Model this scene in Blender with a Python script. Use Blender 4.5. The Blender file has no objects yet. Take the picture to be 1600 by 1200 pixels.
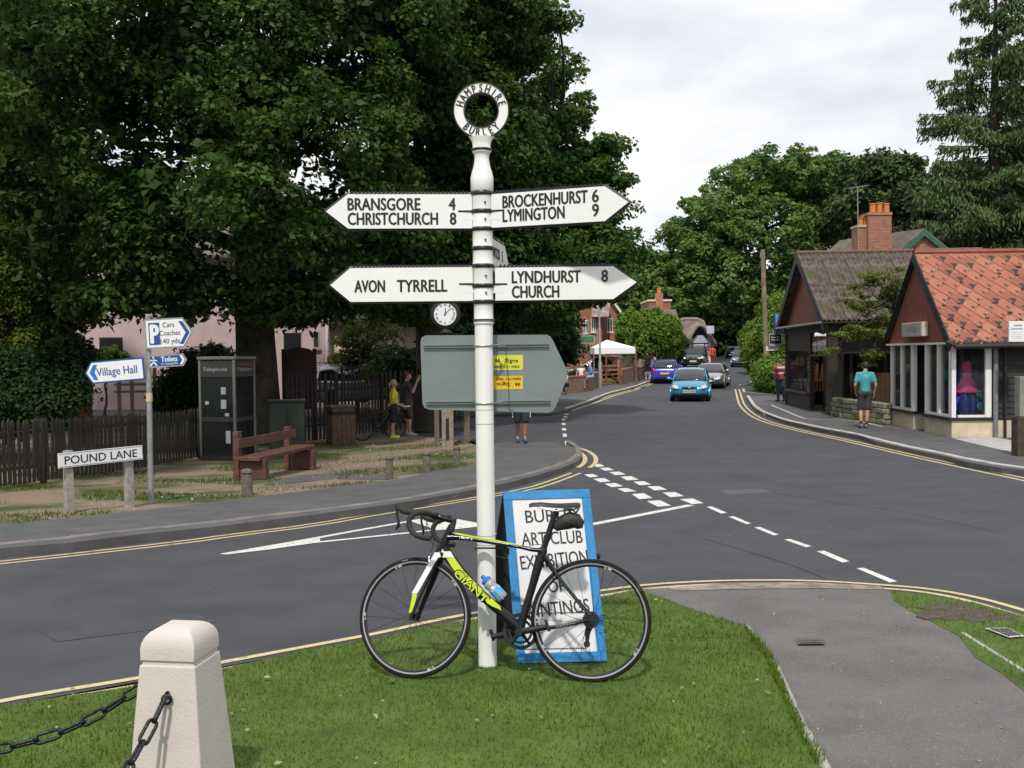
import bpy, bmesh, math, random
import numpy as np
from mathutils import Vector, Matrix, Euler
from math import radians as R, sin, cos, pi, atan2, sqrt
random.seed(7); RNG = np.random.default_rng(7)
SC = bpy.context.scene
COL = SC.collection

# ------------------------------------------------------------ camera, world, sun, exposure
CAMH, FPX, HORIZON, ROLL = 1.82, 1600.0, 553.0, 0.63
PITCH = math.atan((600 - HORIZON) / FPX)
CAMM = Matrix.Translation((0, 0, CAMH)) @ Matrix.Rotation(pi / 2 - PITCH, 4, 'X') @ Matrix.Rotation(-R(ROLL), 4, 'Z')
cam_data = bpy.data.cameras.new('camera'); cam = bpy.data.objects.new('camera', cam_data)
COL.objects.link(cam); cam.matrix_world = CAMM
cam_data.sensor_width = 36; cam_data.lens = 36.0; cam_data.clip_start = .05; cam_data.clip_end = 2000
SC.camera = cam
SC.view_settings.view_transform = 'Standard'; SC.view_settings.look = 'None'
SC.view_settings.exposure = 0.0; SC.view_settings.gamma = 1.0; SC.view_settings.use_curve_mapping = False
SUN_EL, SUN_AZ = R(54), R(188)          # azimuth clockwise from +Y: sun behind the camera, a little to its left
world = bpy.data.worlds.new('World'); SC.world = world; world.use_nodes = True
nt = world.node_tree; nt.nodes.clear()
def N(t, k, **kw):
    n = t.nodes.new(k)
    for a, b in kw.items(): setattr(n, a, b)
    return n
sky = N(nt, 'ShaderNodeTexSky', sky_type='NISHITA', sun_disc=False, sun_elevation=SUN_EL, sun_rotation=SUN_AZ, air_density=1.0, dust_density=1.5, ozone_density=1.0)
tc = N(nt, 'ShaderNodeTexCoord')
mp = N(nt, 'ShaderNodeMapping'); mp.inputs['Scale'].default_value = (1.0, 1.0, 2.6); mp.inputs['Location'].default_value = (3.1, 1.7, .4)
nt.links.new(tc.outputs['Generated'], mp.inputs['Vector'])
n1 = N(nt, 'ShaderNodeTexNoise'); n1.inputs['Scale'].default_value = 2.6; n1.inputs['Detail'].default_value = 7; n1.inputs['Roughness'].default_value = .52
n2 = N(nt, 'ShaderNodeTexNoise'); n2.inputs['Scale'].default_value = 4.5; n2.inputs['Detail'].default_value = 5
nt.links.new(mp.outputs[0], n1.inputs['Vector']); nt.links.new(mp.outputs[0], n2.inputs['Vector'])
cr = N(nt, 'ShaderNodeValToRGB'); cr.color_ramp.elements[0].position = .20; cr.color_ramp.elements[1].position = .40
nt.links.new(n1.outputs['Fac'], cr.inputs['Fac'])
cc = N(nt, 'ShaderNodeValToRGB'); cc.color_ramp.elements[0].position = .36; cc.color_ramp.elements[0].color = (7.9, 8.3, 9.0, 1)
cc.color_ramp.elements[1].position = .60; cc.color_ramp.elements[1].color = (10.6, 10.6, 10.7, 1)
nt.links.new(n2.outputs['Fac'], cc.inputs['Fac'])
mx = N(nt, 'ShaderNodeMix', data_type='RGBA')
nt.links.new(cr.outputs['Color'], mx.inputs['Factor']); nt.links.new(sky.outputs[0], mx.inputs[6]); nt.links.new(cc.outputs['Color'], mx.inputs[7])
bg = N(nt, 'ShaderNodeBackground'); bg.inputs['Strength'].default_value = 0.1
wo = N(nt, 'ShaderNodeOutputWorld')
nt.links.new(mx.outputs[2], bg.inputs['Color']); nt.links.new(bg.outputs[0], wo.inputs['Surface'])
sl = bpy.data.lights.new('sun', 'SUN'); sl.energy = 3.2; sl.angle = R(2.5); sl.color = (1.0, .955, .88)
so = bpy.data.objects.new('sun', sl); COL.objects.link(so)
SUNDIR = Vector((sin(SUN_AZ) * cos(SUN_EL), cos(SUN_AZ) * cos(SUN_EL), sin(SUN_EL)))
so.rotation_euler = SUNDIR.to_track_quat('Z', 'Y').to_euler(); so.location = (0, -5, 30)

# ------------------------------------------------------------ ground height and pixel helpers
_ys = np.arange(-10, 700, .25)
_tab = np.array([(-10, 0), (6.2, 0), (8, -.06), (11, -.19), (15, -.30), (22, -.36), (45, -.37), (57, -.2), (68, .18), (80, .55), (110, .95), (200, 1.6), (400, 3), (700, 4)])
_zz = np.interp(_ys, _tab[:, 0], _tab[:, 1]); _k = np.ones(13) / 13
_zz = np.convolve(np.pad(_zz, 6, mode='edge'), _k, mode='valid')
def _ss(a, b, t):
    t = np.clip((t - a) / (b - a), 0, 1); return t * t * (3 - 2 * t)
def gz(x, y):
    return np.interp(y, _ys, _zz) - .22 * _ss(0, 4, -np.asarray(x, float)) * _ss(12, 22, np.asarray(y, float)) * (1 - _ss(34, 50, np.asarray(y, float))) + .35 * _ss(4, 8, -np.asarray(x, float)) * _ss(35, 43, np.asarray(y, float))
def ray(u, v):
    d = CAMM.to_3x3() @ Vector((u - 800, 600 - v, -FPX)); return d / d.y
_ts = np.geomspace(2, 600, 1500)
def P(u, v, off=0.0):
    """ground point seen at photo pixel (u, v)"""
    d = ray(u, v); z = CAMH + _ts * d.z - gz(_ts * d.x, _ts) - off
    i = np.argmax(z < 0)
    if z[i] >= 0: i = len(_ts) - 1
    t0, t1 = _ts[i - 1], _ts[i]; a, b = z[i - 1], z[i]
    t = t0 + (t1 - t0) * a / (a - b) if a != b else t1
    return Vector((t * d.x, t, float(gz(t * d.x, t)) + off))
def Q(u, v, y):
    d = ray(u, v); return Vector((d.x * y, y, CAMH + d.z * y))

# ------------------------------------------------------------ materials
MATS = {}
def M(name, col, rough=.6, metal=0.0, var=.12, scale=6.0, bump=0.0, bscale=60.0, col2=None, thr=None, spec=.5, coat=0.0, alpha=1.0, trans=0.0, coords='Object', speck=None, emit=None, detail=4):
    if name in MATS: return MATS[name]
    m = bpy.data.materials.new(name); m.use_nodes = True; MATS[name] = m
    t = m.node_tree; b = t.nodes['Principled BSDF']
    b.inputs['Roughness'].default_value = rough; b.inputs['Metallic'].default_value = metal
    b.inputs['Specular IOR Level'].default_value = spec
    if coat: b.inputs['Coat Weight'].default_value = coat; b.inputs['Coat Roughness'].default_value = .06
    if trans: b.inputs['Transmission Weight'].default_value = trans; b.inputs['IOR'].default_value = 1.45
    if alpha < 1: b.inputs['Alpha'].default_value = alpha
    c = Vector(col[:3]); tcn = N(t, 'ShaderNodeTexCoord')
    no = N(t, 'ShaderNodeTexNoise'); no.inputs['Scale'].default_value = scale; no.inputs['Detail'].default_value = detail; no.inputs['Roughness'].default_value = .6
    t.links.new(tcn.outputs[coords], no.inputs['Vector'])
    rp = N(t, 'ShaderNodeValToRGB'); e = rp.color_ramp.elements
    if col2 is None: ca, cb = c * (1 - var * 1.5), c * (1 + var * 1.5)
    else: ca, cb = c, Vector(col2[:3])
    e[0].color = (*[max(0, q) for q in ca], 1); e[1].color = (*[min(1, q) for q in cb], 1)
    lo, hi = thr if thr else (.3, .7); e[0].position = lo; e[1].position = hi
    t.links.new(no.outputs['Fac'], rp.inputs['Fac']); out = rp.outputs['Color']
    if speck:                                   # (colour, scale, threshold)
        s = N(t, 'ShaderNodeTexNoise'); s.inputs['Scale'].default_value = speck[1]; s.inputs['Detail'].default_value = 2
        t.links.new(tcn.outputs[coords], s.inputs['Vector'])
        r2 = N(t, 'ShaderNodeValToRGB'); r2.color_ramp.elements[0].position = speck[2]; r2.color_ramp.elements[1].position = speck[2] + .08
        t.links.new(s.outputs['Fac'], r2.inputs['Fac'])
        mm = N(t, 'ShaderNodeMix', data_type='RGBA'); t.links.new(r2.outputs['Color'], mm.inputs['Factor'])
        t.links.new(out, mm.inputs[6]); mm.inputs[7].default_value = (*speck[0], 1); out = mm.outputs[2]
    t.links.new(out, b.inputs['Base Color'])
    if bump:
        nb = N(t, 'ShaderNodeTexNoise'); nb.inputs['Scale'].default_value = bscale; nb.inputs['Detail'].default_value = 3
        t.links.new(tcn.outputs[coords], nb.inputs['Vector'])
        bp = N(t, 'ShaderNodeBump'); bp.inputs['Strength'].default_value = min(1, bump); bp.inputs['Distance'].default_value = .01
        t.links.new(nb.outputs['Fac'], bp.inputs['Height']); t.links.new(bp.outputs['Normal'], b.inputs['Normal'])
    if emit: b.inputs['Emission Color'].default_value = (*emit[:3], 1); b.inputs['Emission Strength'].default_value = emit[3]
    return m
def leafmat(name, dark, light, scale=.5, trans=.25, rough=.6, spec=.18):
    """foliage: colour varies leaf by leaf (attribute 'rnd') and by large soft noise"""
    if name in MATS: return MATS[name]
    m = bpy.data.materials.new(name); m.use_nodes = True; MATS[name] = m
    t = m.node_tree; b = t.nodes['Principled BSDF']; b.inputs['Roughness'].default_value = rough; b.inputs['Specular IOR Level'].default_value = spec
    at = N(t, 'ShaderNodeAttribute', attribute_name='rnd')
    tcn = N(t, 'ShaderNodeTexCoord'); no = N(t, 'ShaderNodeTexNoise'); no.inputs['Scale'].default_value = scale
    t.links.new(tcn.outputs['Object'], no.inputs['Vector'])
    ad = N(t, 'ShaderNodeMath', operation='MULTIPLY_ADD'); ad.inputs[1].default_value = .6
    mu = N(t, 'ShaderNodeMath', operation='MULTIPLY'); mu.inputs[1].default_value = .5
    t.links.new(no.outputs['Fac'], mu.inputs[0]); t.links.new(at.outputs['Fac'], ad.inputs[0]); t.links.new(mu.outputs[0], ad.inputs[2])
    rp = N(t, 'ShaderNodeValToRGB'); rp.color_ramp.elements[0].color = (*dark, 1); rp.color_ramp.elements[1].color = (*light, 1)
    rp.color_ramp.elements[0].position = .1; rp.color_ramp.elements[1].position = .95
    t.links.new(ad.outputs[0], rp.inputs['Fac']); t.links.new(rp.outputs['Color'], b.inputs['Base Color'])
    tr = N(t, 'ShaderNodeBsdfTranslucent'); hs = N(t, 'ShaderNodeHueSaturation'); hs.inputs['Value'].default_value = 1.5; hs.inputs['Hue'].default_value = .485
    t.links.new(rp.outputs['Color'], hs.inputs['Color']); t.links.new(hs.outputs['Color'], tr.inputs['Color'])
    ms = N(t, 'ShaderNodeMixShader'); ms.inputs['Fac'].default_value = trans
    o = t.nodes['Material Output']; t.links.new(b.outputs[0], ms.inputs[1]); t.links.new(tr.outputs[0], ms.inputs[2]); t.links.new(ms.outputs[0], o.inputs['Surface'])
    return m
def brickmat(name, c1, c2, mortar, sx=1.0, coords='Object', rot=None, bw=.225, bh=.075):
    if name in MATS: return MATS[name]
    m = bpy.data.materials.new(name); m.use_nodes = True; MATS[name] = m
    t = m.node_tree; b = t.nodes['Principled BSDF']; b.inputs['Roughness'].default_value = .85
    tcn = N(t, 'ShaderNodeTexCoord'); sp = N(t, 'ShaderNodeSeparateXYZ'); t.links.new(tcn.outputs[coords], sp.inputs[0])
    a = N(t, 'ShaderNodeMath', operation='ADD'); t.links.new(sp.outputs[0], a.inputs[0]); t.links.new(sp.outputs[1], a.inputs[1])
    cb = N(t, 'ShaderNodeCombineXYZ'); t.links.new(a.outputs[0], cb.inputs[0]); t.links.new(sp.outputs[2], cb.inputs[1])
    br = N(t, 'ShaderNodeTexBrick'); br.inputs['Scale'].default_value = 1.0; br.inputs['Brick Width'].default_value = bw; br.inputs['Row Height'].default_value = bh
    br.inputs['Mortar Size'].default_value = .008; br.inputs['Color1'].default_value = (*c1, 1); br.inputs['Color2'].default_value = (*c2, 1); br.inputs['Mortar'].default_value = (*mortar, 1)
    t.links.new(cb.outputs[0], br.inputs['Vector'])
    no = N(t, 'ShaderNodeTexNoise'); no.inputs['Scale'].default_value = 3; t.links.new(tcn.outputs[coords], no.inputs['Vector'])
    hs = N(t, 'ShaderNodeHueSaturation'); mr = N(t, 'ShaderNodeMapRange'); mr.inputs[3].default_value = .65; mr.inputs[4].default_value = 1.35
    t.links.new(no.outputs['Fac'], mr.inputs[0]); t.links.new(mr.outputs[0], hs.inputs['Value']); t.links.new(br.outputs['Color'], hs.inputs['Color'])
    t.links.new(hs.outputs[0], b.inputs['Base Color'])
    bp = N(t, 'ShaderNodeBump'); bp.inputs['Strength'].default_value = .5; bp.inputs['Distance'].default_value = .01; bp.invert = True
    t.links.new(br.outputs['Fac'], bp.inputs['Height']); t.links.new(bp.outputs[0], b.inputs['Normal'])
    return m

# ------------------------------------------------------------ object helpers
def tag(o, label=None, cat=None, group=None, kind=None):
    if label: o['label'] = label
    if cat: o['category'] = cat
    if group: o['group'] = group
    if kind: o['kind'] = kind
    return o
def thing(name, label, cat, loc=(0, 0, 0), rz=0.0, group=None, rot=None):
    o = bpy.data.objects.new(name, None); COL.objects.link(o); o.empty_display_size = .1
    o.location = loc; o.rotation_euler = rot if rot is not None else (0, 0, rz)
    return tag(o, label, cat, group)
def link(name, me, parent=None, mat=None):
    o = bpy.data.objects.new(name, me); COL.objects.link(o)
    if mat is not None: me.materials.clear(); me.materials.append(mat)
    if parent is not None: o.parent = parent
    return o
def basis(d):
    d = Vector(d).normalized(); a = Vector((0, 0, 1)) if abs(d.z) < .9 else Vector((1, 0, 0))
    x = a.cross(d).normalized(); return x, d.cross(x), d
class MB:
    def __init__(s): s.v = []; s.f = []
    def add(s, vs, fs, T=None):
        n = len(s.v)
        s.v += [tuple(T @ Vector(p)) for p in vs] if T is not None else [tuple(p) for p in vs]
        s.f += [tuple(i + n for i in f) for f in fs]; return s
    def box(s, c, d, T=None, top=None):
        """centre c, size d, top = scale of the top face"""
        x, y, z = d[0] / 2, d[1] / 2, d[2] / 2; k = top if top else (1, 1)
        vs = [(-x, -y, -z), (x, -y, -z), (x, y, -z), (-x, y, -z), (-x * k[0], -y * k[1], z), (x * k[0], -y * k[1], z), (x * k[0], y * k[1], z), (-x * k[0], y * k[1], z)]
        vs = [(a + c[0], b + c[1], e + c[2]) for a, b, e in vs]
        return s.add(vs, [(3, 2, 1, 0), (4, 5, 6, 7), (0, 1, 5, 4), (1, 2, 6, 5), (2, 3, 7, 6), (3, 0, 4, 7)], T)
    def cyl(s, a, b, r0, r1=None, n=10, T=None, caps=True):
        r1 = r0 if r1 is None else r1; a = Vector(a); b = Vector(b); x, y, _ = basis(b - a); vs = []
        for c, r in ((a, r0), (b, r1)):
            for i in range(n):
                t = 2 * pi * i / n; vs.append(c + x * (r * cos(t)) + y * (r * sin(t)))
        fs = [(i, (i + 1) % n, n + (i + 1) % n, n + i) for i in range(n)]
        if caps: fs += [tuple(range(n))[::-1], tuple(range(n, 2 * n))]
        return s.add(vs, fs, T)
    def tube(s, pts, r, n=8, closed=False, T=None, sq=None):
        """r: number or list; sq=(a,b): elliptical section multipliers"""
        pts = [Vector(p) for p in pts]; m = len(pts); rr = r if isinstance(r, (list, tuple)) else [r] * m
        vs = []; ref = None
        for i, p in enumerate(pts):
            d = (pts[(i + 1) % m] - pts[i - 1]) if closed else (pts[min(i + 1, m - 1)] - pts[max(i - 1, 0)])
            d.normalize()
            if ref is None: x, y, _ = basis(d)
            else:
                x = ref - d * ref.dot(d)
                x.normalize(); y = d.cross(x)
            ref = x
            a, b = sq if sq else (1, 1)
            for k in range(n):
                t = 2 * pi * k / n; vs.append(p + x * (rr[i] * a * cos(t)) + y * (rr[i] * b * sin(t)))
        fs = []
        for i in range(m if closed else m - 1):
            j = (i + 1) % m
            for k in range(n): fs.append((i * n + k, i * n + (k + 1) % n, j * n + (k + 1) % n, j * n + k))
        if not closed: fs += [tuple(range(n))[::-1], tuple(range((m - 1) * n, m * n))]
        return s.add(vs, fs, T)
    def lathe(s, prof, n=24, T=None, caps=True):
        vs = []; m = len(prof)
        for r, z in prof:
            for k in range(n):
                t = 2 * pi * k / n; vs.append((r * cos(t), r * sin(t), z))
        fs = [(i * n + k, i * n + (k + 1) % n, (i + 1) * n + (k + 1) % n, (i + 1) * n + k) for i in range(m - 1) for k in range(n)]
        if caps: fs += [tuple(range(n))[::-1], tuple(range((m - 1) * n, m * n))]
        return s.add(vs, fs, T)
    def prism(s, poly, h0, h1, T=None):
        """polygon in XY extruded from z=h0 to h1 (concave allowed)"""
        n = len(poly); vs = [(p[0], p[1], h0) for p in poly] + [(p[0], p[1], h1) for p in poly]
        from mathutils.geometry import tessellate_polygon
        tr = tessellate_polygon([[Vector((p[0], p[1], 0)) for p in poly]])
        area = sum(poly[i][0] * poly[(i + 1) % n][1] - poly[(i + 1) % n][0] * poly[i][1] for i in range(n))
        fs = []
        for a, b, c in tr:
            ar = (poly[b][0] - poly[a][0]) * (poly[c][1] - poly[a][1]) - (poly[c][0] - poly[a][0]) * (poly[b][1] - poly[a][1])
            if ar < 0: b, c = c, b
            fs.append((a + n, b + n, c + n)); fs.append((c, b, a))
        for i in range(n):
            j = (i + 1) % n
            fs.append((i, j, n + j, n + i) if area > 0 else (j, i, n + i, n + j))
        return s.add(vs, fs, T)
    def ell(s, c, r, n=12, m=8, T=None):
        vs = [(c[0], c[1], c[2] - r[2])]; fs = []
        for i in range(1, m):
            a = -pi / 2 + pi * i / m
            for k in range(n):
                t = 2 * pi * k / n; vs.append((c[0] + r[0] * cos(a) * cos(t), c[1] + r[1] * cos(a) * sin(t), c[2] + r[2] * sin(a)))
        vs.append((c[0], c[1], c[2] + r[2])); L = len(vs) - 1
        for k in range(n):
            fs.append((0, 1 + (k + 1) % n, 1 + k)); fs.append((L, L - n + k, L - n + (k + 1) % n))
        for i in range(m - 2):
            for k in range(n):
                a = 1 + i * n; fs.append((a + k, a + (k + 1) % n, a + n + (k + 1) % n, a + n + k))
        return s.add(vs, fs, T)
    def quad(s, a, b, c, d, T=None): return s.add([a, b, c, d], [(0, 1, 2, 3)], T)
    def mesh(s, name='mesh'):
        me = bpy.data.meshes.new(name); me.from_pydata(s.v, [], s.f); me.update(); return me
    def build(s, name, mat, parent=None, smooth=False, bevel=0.0, seg=2, angle=35):
        me = s.mesh(name); me.materials.append(mat)
        if smooth:
            me.polygons.foreach_set('use_smooth', [True] * len(me.polygons))
            try: me.set_sharp_from_angle(angle=R(angle))
            except Exception: pass
        o = link(name, me, parent)
        if bevel:
            md = o.modifiers.new('bevel', 'BEVEL'); md.width = bevel; md.segments = seg; md.limit_method = 'ANGLE'; md.angle_limit = R(40)
        return o
_tc = {}
def text_geo(s, weight=0.0):
    key = (s, weight)
    if key in _tc: return _tc[key]
    cu = bpy.data.curves.new('t', 'FONT'); cu.body = s; cu.size = 1; cu.offset = weight; cu.resolution_u = 3; cu.fill_mode = 'FRONT'
    o = bpy.data.objects.new('t', cu); COL.objects.link(o)
    dg = bpy.context.evaluated_depsgraph_get(); me = o.evaluated_get(dg).to_mesh()
    vs = [tuple(v.co) for v in me.vertices]; fs = [tuple(p.vertices) for p in me.polygons]
    o.evaluated_get(dg).to_mesh_clear(); bpy.data.objects.remove(o); bpy.data.curves.remove(cu)
    _tc[key] = (vs, fs); return _tc[key]
def add_text(mb, s, T, h, w=None, x=0.0, y=0.0, align='L', weight=0.0, caph=.70, z=0.0):
    """text on plane z of T, capital height h, total width w"""
    vs, fs = text_geo(s, 0)
    if not vs: return 0
    x0 = min(v[0] for v in vs); x1 = max(v[0] for v in vs); k = h / caph; kx = (w / (x1 - x0)) if w else k
    W = (x1 - x0) * kx; ox = x - (W / 2 if align == 'C' else W if align == 'R' else 0)
    wt = weight * k * .8
    for i, (dx, dy) in enumerate([(0, 0)] if not wt else [(-wt, 0), (wt, 0), (0, wt * .6), (0, -wt * .6)]): mb.add([((v[0] - x0) * kx + ox + dx, v[1] * k + y + dy, z + i * .00025) for v in vs], fs, T)
    return W
def frame3(o, x, up):
    """matrix with origin o, X along x, Y along up, Z = normal"""
    x = Vector(x).normalized(); n = x.cross(Vector(up)).normalized(); u = n.cross(x)
    m = Matrix.Identity(4)
    for i in range(3): m[i][0] = x[i]; m[i][1] = u[i]; m[i][2] = n[i]; m[i][3] = o[i]
    return m
def copy_tree(o, parent=None):
    c = o.copy(); COL.objects.link(c); c.parent = parent
    for ch in list(o.children): copy_tree(ch, c)
    return c
_gx = [x for x in np.arange(-60, 60.1, 1.0)] + [-400, -200, -100, 100, 200, 400]
_gy = [y for y in np.arange(-6, 45, 1.0)] + [y for y in np.arange(45, 240, 5.0)] + [300, 400, 500, 600, 700]
def drape(name, pts, off, mat, kind='structure', parent=None, h=0.0):
    """sheet with outline pts (world xy), laid on the ground height at offset off; h>0 adds skirts downward"""
    bm = bmesh.new(); vs = [bm.verts.new((p[0], p[1], 0)) for p in pts]; f = bm.faces.new(vs)
    bm.normal_update()
    if f.normal.z < 0: f.normal_flip()
    bm.normal_update()
    bmesh.ops.triangulate(bm, faces=bm.faces[:], ngon_method='EAR_CLIP')
    xs = [p[0] for p in pts]; ys = [p[1] for p in pts]
    for g in _gx:
        if min(xs) < g < max(xs): bmesh.ops.bisect_plane(bm, geom=bm.verts[:] + bm.edges[:] + bm.faces[:], plane_co=(g, 0, 0), plane_no=(1, 0, 0))
    for g in _gy:
        if min(ys) < g < max(ys): bmesh.ops.bisect_plane(bm, geom=bm.verts[:] + bm.edges[:] + bm.faces[:], plane_co=(0, g, 0), plane_no=(0, 1, 0))
    for v in bm.verts: v.co.z = float(gz(v.co.x, v.co.y)) + off
    if h:
        be = [e for e in bm.edges if e.is_boundary]
        r = bmesh.ops.extrude_edge_only(bm, edges=be)
        for g in r['geom']:
            if isinstance(g, bmesh.types.BMVert): g.co.z -= h
    me = bpy.data.meshes.new(name); bm.to_mesh(me); bm.free(); me.materials.append(mat)
    o = link(name, me, parent)
    if kind: o['kind'] = kind
    return o
def resample(pts, step):
    out = [pts[0].copy()]
    for a, b in zip(pts[:-1], pts[1:]):
        L = (b - a).length; n = max(1, int(L / step))
        for i in range(1, n + 1): out.append(a.lerp(b, i / n))
    return out
def smooth_line(pts, it=2):
    for _ in range(it):
        q = [pts[0]]
        for a, b in zip(pts[:-1], pts[1:]): q += [a.lerp(b, .25), a.lerp(b, .75)]
        q.append(pts[-1]); pts = q
    return pts
def strip_mb(mb, pts, w, off, step=.5, side=0.0, smooth=1):
    """flat painted line; pts world vectors; side shifts it sideways"""
    p2 = [Vector((p[0], p[1])) for p in pts]
    if smooth: p2 = smooth_line(p2, smooth)
    p2 = resample(p2, step); vs = []
    for i, p in enumerate(p2):
        d = (p2[min(i + 1, len(p2) - 1)] - p2[max(i - 1, 0)]).normalized(); n = Vector((-d.y, d.x))
        for s in (side + w / 2, side - w / 2):
            q = p + n * s; vs.append((q.x, q.y, float(gz(q.x, q.y)) + off))
    fs = [(2 * i, 2 * i + 1, 2 * i + 3, 2 * i + 2) for i in range(len(p2) - 1)]
    mb.add(vs, fs)
def PP(l, off=0.0): return [P(u, v, off) for u, v in l]
def gp(x, y, off=.05): return Vector((x, y, float(gz(x, y)) + off))
# ------------------------------------------------------------ ground, road, pavements, markings
m_road = M('asphalt_road', (.049, .051, .060), .88, var=.16, scale=1.1, bump=.5, bscale=180, speck=((.10, .10, .105), 210, .62), coords='Object', detail=7)
m_pave = M('asphalt_pavement', (.084, .083, .088), .88, var=.16, scale=2.2, bump=.6, bscale=140, speck=((.17, .15, .14), 130, .64), detail=6)
m_path = M('asphalt_path', (.118, .112, .112), .88, var=.15, scale=2.0, bump=.7, bscale=110, speck=((.24, .22, .2), 95, .62), detail=7)
m_grass = M('grass_ground', (.038, .075, .008), .95, col2=(.09, .135, .02), scale=3.0, thr=(.3, .7), bump=.6, bscale=60, detail=8)
m_verge = M('worn_verge', (.035, .06, .014), .95, col2=(.20, .15, .105), scale=.55, thr=(.38, .52), bump=.6, bscale=40, detail=9)
m_kerb = M('kerb_stone', (.17, .145, .13), .85, var=.25, scale=3, bump=.5, bscale=70, detail=6)
m_kerbw = M('pale_kerb', (.42, .40, .37), .85, var=.15, scale=3, bump=.4, bscale=70)
m_white = M('road_paint_white', (.62, .61, .58), .7, col2=(.16, .16, .16), thr=(.55, .68), scale=16, detail=9)
m_yellow = M('road_paint_yellow', (.55, .46, .24), .7, col2=(.16, .15, .13), thr=(.56, .70), scale=14, detail=9)
m_conc = M('concrete', (.34, .32, .29), .9, var=.18, scale=5, bump=.5, bscale=60)

drape('ground', [(-400, -6), (400, -6), (400, 690), (-400, 690)], -.09, M('field_grass', (.04, .07, .018), .95, col2=(.07, .1, .03), scale=.3))
far = 150
road = [P(-260, 1160), P(0, 1104), P(600, 997), P(748, 967), P(937, 933), P(1000, 921), P(1160, 917), P(1375, 923), P(1450, 929), P(1525, 942), P(1600, 962), P(1750, 1010), Vector((9.5, 5.0, 0)),
        Vector((16, 5.0, 0)), P(1750, 770), P(1600, 741), P(1564, 737), P(1510, 727), P(1480, 719), P(1369, 695), P(1345, 686), P(1285, 675), P(1225, 662), P(1180, 644), P(1166, 622),
        Vector((P(1166, 622).x + 14, P(1166, 622).y + 1, 0)), Vector((P(1166, 622).x + 14, P(1190, 598).y + 4, 0)), P(1190, 598), P(1184, 587), P(1188, 575), P(1183, 562), P(1172, 554), Vector((46, 225, 0)), Vector((60, 330, 0)),
        Vector((52, 330, 0)), Vector((37, 225, 0)), P(1112, 555), P(1100, 566), P(1040, 588), P(1023, 595), P(995, 605.5), P(968, 613), P(948, 618), P(920, 630), P(887, 642), P(860, 648), Vector((-24, P(860, 648).y + 4, 0)),
        Vector((-24, P(860, 690).y + 3, 0)), P(620, 676), P(700, 690), P(800, 692), P(870, 693), P(893, 697), P(905, 703), P(911, 714), P(905, 723), P(880, 735), P(830, 750), P(790, 760), P(740, 771), P(650, 789), P(500, 810), P(330, 831), P(227, 842), P(113, 856), P(0, 866), P(-220, 890)]
drape('road', [(p.x, p.y) for p in road], 0, m_road)
# left (Pound Lane) pavement behind its kerb, raised to kerb height
KL = [(-220, 880), (0, 858), (113, 849), (227, 835), (330, 825), (500, 804), (650, 783), (740, 766), (790, 756), (830, 746), (880, 731), (903, 721), (909, 713), (903, 703), (889, 697)]
kl = [P(u, v, .09) for u, v in KL]
pav = [(p.x, p.y) for p in kl] + [(p.x, p.y) for p in PP([(868, 692), (800, 690), (746, 696), (744, 725), (726, 730), (676, 738), (630, 748), (510, 763), (411, 776), (360, 781), (300, 790), (0, 822), (-220, 842)], .09)]
drape('pavement', pav, .10, m_pave, h=.1)
vb = [P(u, v, .09) for u, v in [(-220, 842), (0, 822), (300, 790), (360, 781), (411, 776), (510, 763), (630, 748), (676, 738), (726, 730), (744, 725), (746, 696), (720, 688), (640, 680), (600, 674)]]
VPX = vb
drape('verge', [(p.x, p.y) for p in vb] + [(-24, P(600, 674, .09).y + 1), (-60, 26), (-60, 8)], .09, m_verge, h=.1)
# slightly raised paved apron by the bench
drape('bench_apron', [(p.x, p.y) for p in PP([(411, 757), (470, 742), (560, 736), (600, 741), (608, 749), (520, 748), (430, 757)], .1)], .098, m_pave)
# ground beyond the side road on the left: pub forecourt, pavement of the main street
fk = [P(u, v, .09) for u, v in [(860, 646), (887, 640), (948, 616), (968, 611), (995, 603.5), (1023, 593), (1040, 586), (1097, 565), (1109, 556)]]
drape('pavement_far', [(p.x, p.y) for p in fk] + [(p.x, p.y) for p in (P(1060, 562), P(1000, 588), P(970, 599), P(894, 612), P(860, 626))] + [(-24, P(860, 646, .09).y + 8), (-24, P(860, 646, .09).y + 4)], .09, m_pave, h=.1)
# right pavement
KR = [(1166.5, 620), (1180, 640), (1225, 657.5), (1285, 671), (1345, 681.5), (1369, 690.5), (1480, 714.5), (1510, 722.5), (1564, 732), (1600, 735), (1700, 752)]
kr = [P(u, v, .09) for u, v in KR]
drape('pavement_right', [(p.x, p.y) for p in kr] + [(19, kr[-1].y - 1), (19, 24), (10.9, 24.3), (10.6, 33), (11, 41), (19, 44), (19, kr[0].y + .2)], .10, m_pave, h=.1)
drape('yard_right', [(10.9, 24.3), (19, 24), (40, 24), (40, 44), (19, 44), (11, 41), (10.6, 33)], .09, m_verge)
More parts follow.
